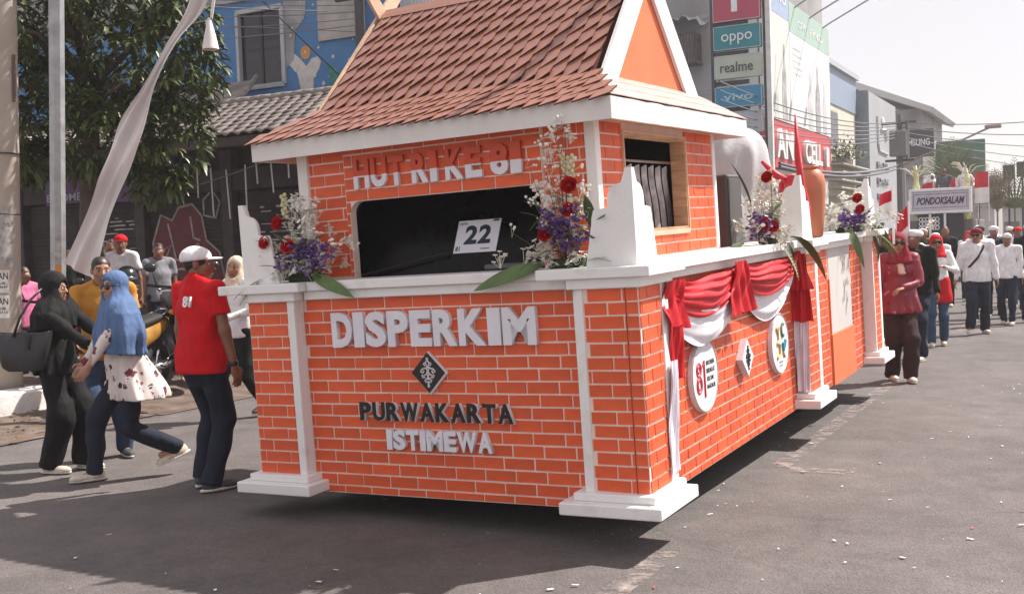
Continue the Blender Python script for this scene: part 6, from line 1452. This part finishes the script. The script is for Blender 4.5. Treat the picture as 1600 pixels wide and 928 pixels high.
# stacked shop signs
PY = sthing('shop_sign_tower', 'stack of coloured phone-shop signs on a frame: oppo, realme and vivo below a red sign', 'shop sign', a=33.0)
m = MB(); m.box(-10.34, -10.24, -.08, .08, 0, 10).box(-8.78, -8.70, .12, .22, 0, 10)
for z in (3.85, 4.72, 5.53, 6.35, 7.24, 8.11): m.box(-10.24, -9.2, -.02, .1, z-.06, z+.06)
m.obj('frame', mat('sign_frame_dark', (.06, .05, .06), .6), PY)
m = MB(); m.box(-8.698, -8.55, .1, .25, 0, 10); m.obj('white_post', mat('post_white', (.70, .69, .66), .6), PY)
for z0, z1, c, nm, s, tm, (f0, f1, g0, g1) in ((8.18, 9.35, (.42, .045, .085), 'red_sign', '1', SW, (.40, .53, .22, .66)), (7.33, 8.04, (.02, .20, .22), 'teal_sign', 'oppo', SW, (.17, .83, .20, .66)), (6.47, 7.16, (.44, .47, .36), 'olive_sign', 'realme', mat('sign_ink', (.05, .05, .055), .5), (.13, .83, .26, .70)), (5.60, 6.22, (.035, .23, .36), 'blue_sign', 'vivo', mat('sign_pale_blue', (.36, .52, .60), .5), (.18, .82, .32, .66)), (4.81, 5.46, (.42, .42, .42), 'grey_sign', 'mi', SW, (.40, .54, .36, .66)), (3.95, 4.66, (.025, .025, .035), 'dark_sign', 'SAMSUNG', SW, (.10, .92, .34, .66))):
    o = MB().bbox(-10.22, -8.79, -.14, .10, z0, z1, .02).obj(nm, mat('face_'+nm, c, .45, .06, 2), PY); W_ = 1.43; H_ = z1-z0
    m = MB(); e = .018
    for x0, x1, za, zb_ in ((-10.225, -8.785, z0, z0+e), (-10.225, -8.785, z1-e, z1), (-10.225, -10.225+e, z0, z1), (-8.785-e, -8.785, z0, z1)): m.box(x0, x1, -.155, -.141, za, zb_)
    m.obj('sign_edge', mat('sign_edge', (.50, .50, .50), .5), o)
    if nm == 'grey_sign': MB().bbox(-9.72, -9.36, -.17, -.142, z0+.22, z0+.54, .03).obj('logo_block', mat('logo_orange', (.55, .09, .05), .5), o)
    ptext(s, -10.22+W_*f0, -10.22+W_*f1, z0+H_*g0, z0+H_*g1, -.172 if nm == 'grey_sign' else -.142, tm, o, bold=.0 if s in ('oppo', 'realme') else .02)
    if nm == 'red_sign': ptext('CELL', -10.0, -9.0, z0+.80, z0+1.05, -.142, SW, o, bold=.02)
# phone shop with the big billboard
PS = sthing('phone_shop', 'phone shop building covered by tall white billboards with a red lettered sign', 'building', b=-9.5, a=0)
m = MB(); m.box(-8, -.32, 36.35, 45.75, 0, 9.7).box(-.31, -.1, 36.4, 45.7, 2.9, 3.95); m.obj('wall', mat('shop_front_pale', (.55, .54, .52), .8, .1, 1), PS)
m = MB(); m.box(-.30, .0, 36.3, 45.85, 3.98, 5.58); rs = m.obj('red_sign', mat('sign_red', (.55, .05, .06), .45, .06, 1), PS)
ftext('ANA', 36.9, 40.3, 4.30, 5.30, .001, SW, rs, bold=.03, depth=.12); ftext('CELL', 41.0, 43.8, 4.32, 5.18, .001, SW, rs, bold=.03, depth=.12); ftext('1', 44.5, 45.0, 4.35, 5.12, .001, SW, rs, bold=.04, depth=.12)
BBW = mat('billboard_white', (.70, .70, .71), .5, .03, .5)
m = MB(); m.box(-.25, .02, 39.3, 45.85, 5.60, 8.84); bb = m.obj('billboard', BBW, PS)
m = MB(); m.box(-.25, .025, 39.3, 45.85, 8.845, 9.9); bg_ = m.obj('green_header', mat('header_green', (.36, .50, .43), .5, .05, .5), PS)
ftext('OPPO', 40.6, 42.0, 9.15, 9.42, .026, SW, bg_, depth=.01); ftext('FIND', 42.5, 44.6, 9.15, 9.42, .026, SW, bg_, depth=.01)
m = MB(); m.box(-.25, .03, 36.3, 39.2, 5.60, 9.15); vb = m.obj('billboard', mat('billboard_cream', (.64, .63, .58), .5, .04, .5), PS)
m = MB(); m.box(-.25, .035, 36.3, 39.2, 9.155, 11.2); vh = m.obj('blue_header', mat('header_blue', (.33, .42, .58), .5), PS); ftext('vivo', 37.2, 38.8, 9.6, 10.0, .036, SW, vh, depth=.01, bold=.01)
# printed people on the billboards : plain grey silhouettes
PRG = mat('print_grey', (.36, .36, .37), .6, .3, 2); PRG2 = mat('print_grey_pale', (.52, .52, .51), .6, .15, 2)
def silh(y, z0, h, w_, b, par, mm):
    M = frame((b, y, z0), (0, 1, 0), (0, 0, 1)); m = MB()
    P = [(-.5, 0), (-.55, .35), (-.42, .62), (-.18, .74), (-.16, .82), (-.2, .9), (-.1, 1), (.1, 1), (.2, .9), (.16, .82), (.18, .74), (.42, .60), (.5, .3), (.55, 0)]
    m.prism([(x*w_, z*h) for x, z in P], .006, M); m.obj('printed_figure', mm, par)
silh(42.4, 5.65, 2.2, .8, .021, bb, PRG2); silh(43.6, 5.65, 2.5, .8, .0225, bb, PRG); silh(44.8, 5.65, 2.0, .7, .024, bb, PRG2); silh(37.3, 5.65, 2.1, .5, .031, vb, PRG2); silh(38.4, 5.65, 2.6, .6, .033, vb, PRG)
for k in range(5): MB().box(.021, .026, 39.7, 40.9+.3*(k % 2), 8.3-.22*k, 8.36-.22*k).obj('printed_line', PRG2, bb)
m = MB(); m.box(-.02, .0, 36.6, 45.6, .0, 2.85); m.obj('shop_front', mat('dark_shopfront', (.05, .05, .055), .3), PS)
for k in range(3):
    m = sthing('billboard_lamp', ['billboard floodlight on a bent arm, farthest of the three', 'billboard floodlight on a bent arm, middle of the three', 'billboard floodlight on a bent arm, nearest and highest of the three'][2-k], 'lamp', 'floodlights over the white billboard', b=-9.5, a=40.2+2.3*k, z=9.9)
    MB().tube([(-.2, 0, -.2), (.3, -.1, .05), (2.0, -.5, .75), (2.3, -.55, .75)], .03, 6).obj('arm', mat('lamp_arm_grey', (.28, .28, .3), .5), m); MB().bbox(2.2, 2.55, -.72, -.42, .62, .76, .02).obj('lamp_head', MT['lamp_arm_grey'], m)
# blue-topped shop
BS = sthing('blue_topped_shop', 'cream shop with a blue metal upper wall and a dark upstairs window', 'building', b=-9.5, a=0)
m = MB(); m.box(-10, -.2, 46.0, 52.2, 0, 7.1); m.obj('wall', mat('cream_wall', (.58, .55, .46), .85, .08, 1), BS)
m = MB(); m.box(-10, -.15, 46.0, 52.3, 7.1, 8.62); m.obj('metal_wall', mat('blue_metal', (.24, .30, .40), .5, .06, 1, stretch=(1, 6, 1)), BS); m = MB(); m.box(-10.2, .0, 45.9, 52.4, 8.62, 8.84); m.obj('roof_edge', mat('roof_edge_grey', (.42, .44, .48), .5), BS)
m = MB(); m.box(-.19, -.1, 46.2, 48.0, 5.2, 6.85); w_ = m.obj('window', mat('frame_cream', (.5, .48, .42), .6), BS); MB().box(-.098, -.09, 46.35, 47.85, 5.3, 6.75).obj('pane', MT['tinted_glass'], w_)
m = MB()
for k in range(7): m.box(-.25, .25+.03*k, 46.2, 52.0, 2.6+.32*k, 2.66+.32*k)
m.obj('awning_slat', mat('slat_cream', (.5, .48, .42), .7), BS)
pl = sthing('balcony_plant', 'bushy green plant growing on the shop ledge above the red sign', 'plant', b=-9.3, a=47.6, z=4.75)
V = []; F = []; rq = random.Random(31)
for k in range(700):
    q = Vector((rq.gauss(0, .32), rq.gauss(0, .8), abs(rq.gauss(0, .38)))); d = Vector((rq.uniform(-1, 1), rq.uniform(-1, 1), rq.uniform(-.3, 1))).normalized()*.16; t = Vector((-d.y, d.x, .03)).normalized()*.04; b = len(V); V += [q, q+d*.5+t, q+d, q+d*.5-t]; F.append((b, b+1, b+2, b+3))
link('foliage', mesh_np('foliage', V, F, [mat('dusty_leaf', (.10, .11, .05), .7, .3, 3)]), pl); MB().bbox(-.2, .2, -.8, .8, -.15, .06, .02).obj('planter', mat('planter_grey', (.2, .19, .18), .8), pl)
# grey pylon of the next shop
GP = sthing('grey_facade', 'tall pale grey flat shop facade with raised emblem and lettering', 'building', b=-9.5, a=0)
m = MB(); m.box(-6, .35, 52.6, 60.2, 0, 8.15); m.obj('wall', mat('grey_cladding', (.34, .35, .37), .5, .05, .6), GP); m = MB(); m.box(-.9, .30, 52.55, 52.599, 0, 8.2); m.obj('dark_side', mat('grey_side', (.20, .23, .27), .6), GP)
m = MB(); m.tube([(.38, 54.6, 7.2), (.38, 54.7, 5.9), (.38, 55.0, 5.6), (.38, 57.3, 5.55)], .07, 6); m.tube([(.38, 55.6, 6.6), (.38, 56.6, 6.7), (.38, 57.0, 6.2)], .1, 6); m.ball((.38, 56.2, 7.0), (.08, .35, .3), 8); m.obj('emblem', mat('emblem_white', (.56, .56, .57), .5), GP)
for k, s_ in enumerate(('BATIK', 'DAN', 'RUMAH')): ftext(s_, 54.3, 57.6-.4*(k == 1), 4.75-.75*k, 5.05-.75*k, .36, MT['lamp_arm_grey'], GP, depth=.08)
# far house with a pitched roof
FH = sthing('far_house', 'far grey house with a pitched pale roof above the street signs', 'building', b=-9.5, a=66)
m = MB(); m.box(-8, .9, .0, 9, 0, 8.6); m.obj('wall', mat('far_wall', (.34, .33, .33), .85, .15, .8), FH)
m = MB(); m.prism([(-8.6, 8.5), (-3.6, 10.6), (-3.2, 10.6), (1.6, 8.5), (1.45, 8.25), (-3.4, 10.25), (-8.5, 8.25)], 11, frame((0, 10, 0), (1, 0, 0), (0, 0, 1))); m.obj('roof', mat('far_roof', (.50, .49, .49), .6, .1, .6), FH)
for x in (-5.2, -2.6, -.4): w_ = MB().box(x, x+1.2, -.04, -.001, 5.8, 7.4).obj('window', mat('frame_cream', (.5, .48, .42), .6), FH); MB().box(x+.1, x+1.1, -.05, -.041, 5.9, 7.3).obj('pane', MT['tinted_glass'], w_)
m = MB(); m.box(-.2, .8, -.5, -.001, 4.9, 5.1); m.obj('balcony', MT['far_wall'], FH)
SG = sthing('street_sign', 'dark rectangular shop sign lettered SAMSUNG jutting over the street', 'shop sign', b=0, a=64)
MB().bbox(-9.6, -7.75, -.15, .15, 5.75, 7.25, .03).obj('sign_box', mat('samsung_dark', (.035, .037, .05), .5), SG); ptext('SAMSUNG', -9.45, -7.95, 6.35, 6.72, -.155, SW, SG, bold=.02); MB().box(-9.75, -9.6, -.1, .1, 0, 7.3).obj('post', MT['dark_pole'], SG)
GH = sthing('green_hoarding', 'large plain green hoarding closing the view down the street', 'hoarding', b=0, a=72)
MB().bbox(-8.6, -5.85, -.1, .1, 4.6, 7.1, .03).obj('board', mat('hoarding_green', (.07, .17, .135), .6, .06, .6), GH); MB().box(-8.3, -8.1, .11, .2, 0, 6.5).box(-6.4, -6.2, .11, .2, 0, 6.5).obj('legs', MT['dark_pole'], GH)
for k, (a_, b0, b1, h) in enumerate(((92, -14, -6.9, 5.5), (105, -9, -3.4, 3.9), (118, -4.5, 8, 3.2))):
    f = sthing('far_shop', ['far low shop block behind the green hoarding', 'far pale shop closing the end of the street', 'farthest low roof at the right end of the street'][k], 'building', 'low shops at the far end of the street', b=0, a=a_)
    MB().box(b0, b1, 0, 8, 0, h).obj('wall', mat('far_shop_wall', (.40, .38, .37), .85, .15, .5), f); MB().box(b0-.3, b1+.3, -.6, 8.3, h, h+.25).obj('roof', mat('far_shop_roof', (.30, .29, .30), .7, .1, .4), f)
    for q in range(int((b1-b0)/1.6)): w_ = MB().box(b0+.3+1.6*q, b0+1.5+1.6*q, -.03, -.001, .3, 2.3).obj('shop_opening', mat('opening_dark', (.06, .055, .06), .7), f)
# street pole with transformer, lamps, cables
TP = sthing('transformer_pole', 'dark street pole carrying a transformer platform and many cables', 'pole', b=-7.45, a=50)
MB().lathe([(.15, 0), (.11, 6.7)], 10).obj('post', mat('pole_grey', (.13, .125, .125), .7), TP); MB().bbox(-.35, .35, -.55, -.18, 4.9, 6.0, .04).obj('transformer', mat('trafo_grey', (.16, .16, .17), .6), TP); MB().box(-.7, .7, -.05, .05, 6.3, 6.4).box(-.6, .6, -.05, .05, 4.7, 4.8).box(.3, .36, -.3, .3, 4.75, 6.4).obj('cross_arm', MT['dark_pole'], TP)
SL = sthing('street_lamp', 'long-armed street lamp reaching over the street beyond the second float', 'street lamp', b=-7.45, a=51)
MB().lathe([(.10, 0), (.07, 4.6)], 10).obj('post', MT['lamp_arm_grey'], SL); MB().tube([(0, 0, 4.6), (.8, 0, 4.95), (2.4, 0, 5.5), (3.5, 0, 5.95)], .045, 6).obj('arm', mat('lamp_rust', (.30, .22, .20), .6), SL); MB().bbox(3.3, 3.95, -.1, .1, 5.9, 6.06, .03).obj('lamp_head', MT['lamp_rust'], SL)
for k in range(6): cable(st(50, -7.5, 6.35-.12*k), st(30, -9.2, 6.0-.25*k), .4, .02, CABG, _ord[k]+' grey cable from the top of those strung along the shop fronts', 'cables at the transformer pole')
for k in range(5): cable(st(50, -7.5, 6.4-.2*k), st(46+4*k, 3.5, 6.2-.55*k), .5, .018, CABG, _ord[k]+' thin cable from the top of those crossing the pale sky', 'cables crossing the far street')
for k in range(2): cable(st(50, -7.4, 4.6-.15*k), st(34, -8.6, 3.9-.1*k), .35, .05, CABG, ('upper', 'lower')[k]+' thick drooping cable bundle in front of the grey facade', 'cables at the transformer pole')

# ================================================================== THE SECOND FLOAT
F2 = sthing('second_float', 'second parade float with white framed PONDOKSALAM signboard and yellow ornaments', 'parade float', b=-4.45, a=38)
MB().bbox(-.95, .95, .1, 4.5, .5, 2.0, .03).obj('float_body', mat('float_grey_brown', (.16, .13, .12), .8, .2, 2), F2)
MB().bbox(-.86, .86, -.06, .02, 2.30, 2.93, .02).obj('signboard', mat('sign_lilac', (.55, .50, .58), .5), F2)
m = MB()
for x0, x1, z0, z1 in ((-.95, .95, 2.93, 3.02), (-.95, .95, 2.21, 2.30), (-.95, -.86, 2.30, 2.93), (.86, .95, 2.30, 2.93)): m.bbox(x0, x1, -.1, .05, z0, z1, .01)
m.obj('sign_frame', WHITE, F2)
text_obj('sign_lettering', 'PONDOKSALAM', mat('dark_plum', (.05, .02, .05), .5), frame((-.72, -.062, 2.50), (1, 0, 0), (0, 0, 1)), 1.46, .24, .012, .03, F2, .35)
m = MB()
for z in (2.40, 2.84): m.tube([(-.8, -.065, z), (.8, -.065, z)], .006, 4)
for x in (-.80, .80): m.tube([(x, -.065, 2.38), (x, -.065, 2.86)], .006, 4)
m.obj('sign_border', MT['dark_plum'], F2)
m = MB()
for k in range(18):
    c = Vector((-.6+.10*(k % 6), -.02, 1.75+.14*(k//6))); m.tube([c+Vector((.06*math.cos(a), 0, .06*math.sin(a))) for a in [i*math.pi/4 for i in range(9)]], .016, 4)
m.obj('lattice_ornament', WHITE, F2); m = MB(); m.box(-.7, .7, .02, .09, 1.3, 2.2); m.obj('lattice_back', mat('panel_black', (.02, .02, .02), .6), F2)
m = MB(); 
for x in (-.35, .1): m.box(x, x+.07, -.05, .0, 1.2, 2.2)
m.obj('white_post', WHITE, F2)
m = MB(); m.bbox(-.9, .9, 2.6, 2.75, 2.0, 3.35, .02); m.obj('pale_backdrop', mat('backdrop_pale', (.46, .43, .46), .7, .2, 6), F2)
YEL = mat('yellow_foil', (.62, .58, .28), .6, .25, 12)
for x in (-.75, .80):
    m = MB(); m.smooth = True; m.lathe([(.07, 0), (.11, .3), (.07, .5), (.10, .8), (.12, 1.0), (.07, 1.2), (.09, 1.35), (.02, 1.7)], 12, M=Matrix.Translation((x, .2, 1.85 if x > 0 else 2.1))); o = m.obj('yellow_ornament', YEL, F2)
    m = MB(); rr2 = random.Random(int(x*10))
    for k in range(12): a = rr2.uniform(-1.2, 1.2); l = rr2.uniform(.5, .9); p = Vector((x, .2, 3.35)); m.tube([p, p+Vector((math.sin(a)*l*.5, 0, l*.5)), p+Vector((math.sin(a)*l*.9+.05, -.05, l*.55))], [.012, .02, .006], 5)
    m.obj('palm_streamers', mat('young_palm', (.66, .62, .46), .6), o)
def palmfan(name, label, b, a, z, L_, n, spread, seed, m_):
    t = sthing(name, label, 'palm leaves', b=b, a=a, z=z); rr3 = random.Random(seed); m = MB()
    for k in range(n):
        an = (k/(n-1)-.5)*2*spread; tilt = rr3.uniform(-.4, .4); pts = [Vector((math.sin(an)*L_*u, tilt*u*.4, L_*u*math.cos(an)-.35*L_*u*u*abs(math.sin(an)))) for u in (0, .25, .5, .75, 1)]
        m.tube(pts, [.03, .03, .025, .018, .006], 4)
        for u in range(1, 17):
            f_ = u/16*4; i_ = min(int(f_), 3); p = pts[i_].lerp(pts[i_+1], f_-i_); d = (pts[i_+1]-pts[i_]).normalized(); ll = .34*math.sin(math.pi*(u/17*.8+.15))
            for q in (-1, 1):
                s_ = Vector((d.z, rr3.uniform(-.5, .5), -d.x))*q; e = (d*.9+s_*.7-Vector((0, 0, .25))).normalized()*ll; m.add([p, p+e*.5+d*.018, p+e, p+e*.5-d*.018], [(0, 1, 2, 3)])
    m.obj('fronds', m_, t); MB().tube([(0, 0, -.5), (0, 0, .05)], .03, 6).obj('stem', m_, t)
PALM = mat('palm_green', (.16, .18, .10), .6, .25, 3); PALMD = mat('palm_dry', (.20, .17, .12), .7, .25, 3)
palmfan('palm_fan', 'fan of pale palm leaves rising behind the two riders of the second float', -4.35, 40.6, 3.5, 1.3, 15, 1.2, 5, PALM); palmfan('palm_fan', 'spreading green palm leaves at the right end of the second float', -2.35, 39.5, 2.3, 1.6, 13, 1.15, 6, PALM); palmfan('palm_fan', 'upright dry brown palm leaves beside the right-hand flag', -2.85, 39.2, 2.2, 1.3, 9, .35, 7, PALMD)
VEST = cloth('grey_vest', (.10, .10, .12)); 
p_ = st(38.9, -4.42, 2.02); person('person', 'rider in grey vest standing behind the PONDOKSALAM signboard', p_, R(-20), 1.68, skin=('brown', BROWN), top='long', topm=VEST, botm=BLACKC, hat='hair', res=.03, seed=3, group='riders on the second float', extra=sunglasses)
p_ = st(38.9, -3.78, 2.02); person('person', 'rider in white hijab and face mask on the second float, hand on hip', p_, R(-20), 1.66, skin=('tan', TAN), top='long', topm=WHITEC, botm=WHITEC, hat='hijab0', hatm=WHITEC, rhand=(-.22, -.10, 1.05), lhand=(.22, -.12, 1.05), res=.03, seed=4, fem=True, group='riders on the second float', extra=cap_mask)
p_ = st(39.4, -4.85, 2.02); person('person', 'rider in pale patterned shirt half hidden at the left of the signboard', p_, R(-20), 1.55, skin=('brown', BROWN), top='long', topm=cloth('pale_pink', (.58, .46, .50)), botm=BLACKC, hat='hijab0', hatm=WHITEC, res=.03, seed=5, fem=True, group='riders on the second float')
FRD = mat('flag_red', (.52, .015, .03), .7, .1, 6); FWH = mat('flag_white', (.74, .72, .72), .7, .05, 6)
def flag(label, p, w_, h, pole, ang=0., droop=.0, group='red and white flags'):
    t = thing('flag', label, 'flag', p, R(-28), group); m = MB(); m.tube([(0, 0, -pole), (0, 0, .03)], .012, 6); m.obj('flag_pole', WHITE, t)
    for nm, z0, z1, mm in (('red_band', -h/2, 0, FRD), ('white_band', -h, -h/2, FWH)):
        V = []; F = []
        for i in range(11):
            u = i/10
            for j in range(5): v = j/4; x = -w_*u*math.cos(ang); V.append((x, .05*math.sin(u*6+v), (z0+(z1-z0)*v)-droop*u-math.sin(ang)*w_*u))
        for i in range(10):
            for j in range(4): a = i*5+j; F.append((a, a+1, a+6, a+5))
        link(nm, mesh_np(nm, V, F, [mm], True), t)
flag('small red and white flag on a white stick above the rear bouquet', FM @ Vector((.235, 6.25, 1.74)), .14, .22, .55, .3, .02)
flag('red and white flag hanging limp before the grey street pole', (5.06, 14.0, 1.98), .15, .52, 1.2, .0, .18)
flag('red and white flag standing at the right end of the signboard', st(38.6, -3.05, 3.5), .42, 1.0, 1.6, .0, .02); flag('red and white flag hanging behind the left yellow ornament', st(39.2, -4.80, 3.3), .35, .8, 1.2, .0, .1); flag('narrow red and white flag between the two standing riders', st(38.5, -4.02, 3.32), .16, .7, 1.2, .0, .02)
for k, (b_, z) in enumerate(((-2.62, 3.30), (-2.20, 3.38))):
    s_ = sthing('speaker', ['grey loudspeaker box raised behind the palm leaves, left of the pair', 'grey loudspeaker box raised behind the palm leaves, right of the pair'][k], 'speaker', 'loudspeakers on the second float', b=b_, a=41, z=z)
    MB().bbox(-.17, .17, 0, .3, 0, .5, .02).obj('cabinet', mat('box_grey', (.12, .13, .15), .6), s_); MB().box(-.03, .03, .1, .16, -3.3, 0).obj('stand', MT['dark_pole'], s_); MB().bbox(-.14, .14, -.012, -.001, .04, .46, .003).obj('grille', mat('grille_dark', (.09, .085, .09), .6, .2, 120), s_)
# ================================================================== HAZE
hm = MB().box(-420, 420, -70, 920, -1.0, 16.5)
hz_ = sobj(hm, 'haze', None, kind='stuff') if False else None
vm = bpy.data.materials.new('haze_air'); vm.use_nodes = True; vn = vm.node_tree; vn.nodes.clear()
pv = vn.nodes.new('ShaderNodeVolumePrincipled'); pv.inputs['Color'].default_value = (.95, .93, .93, 1); pv.inputs['Density'].default_value = .0013; pv.inputs['Anisotropy'].default_value = .2
mo = vn.nodes.new('ShaderNodeOutputMaterial'); vn.links.new(pv.outputs[0], mo.inputs['Volume'])
hz_ = sobj(hm, 'haze', vm, kind='stuff')
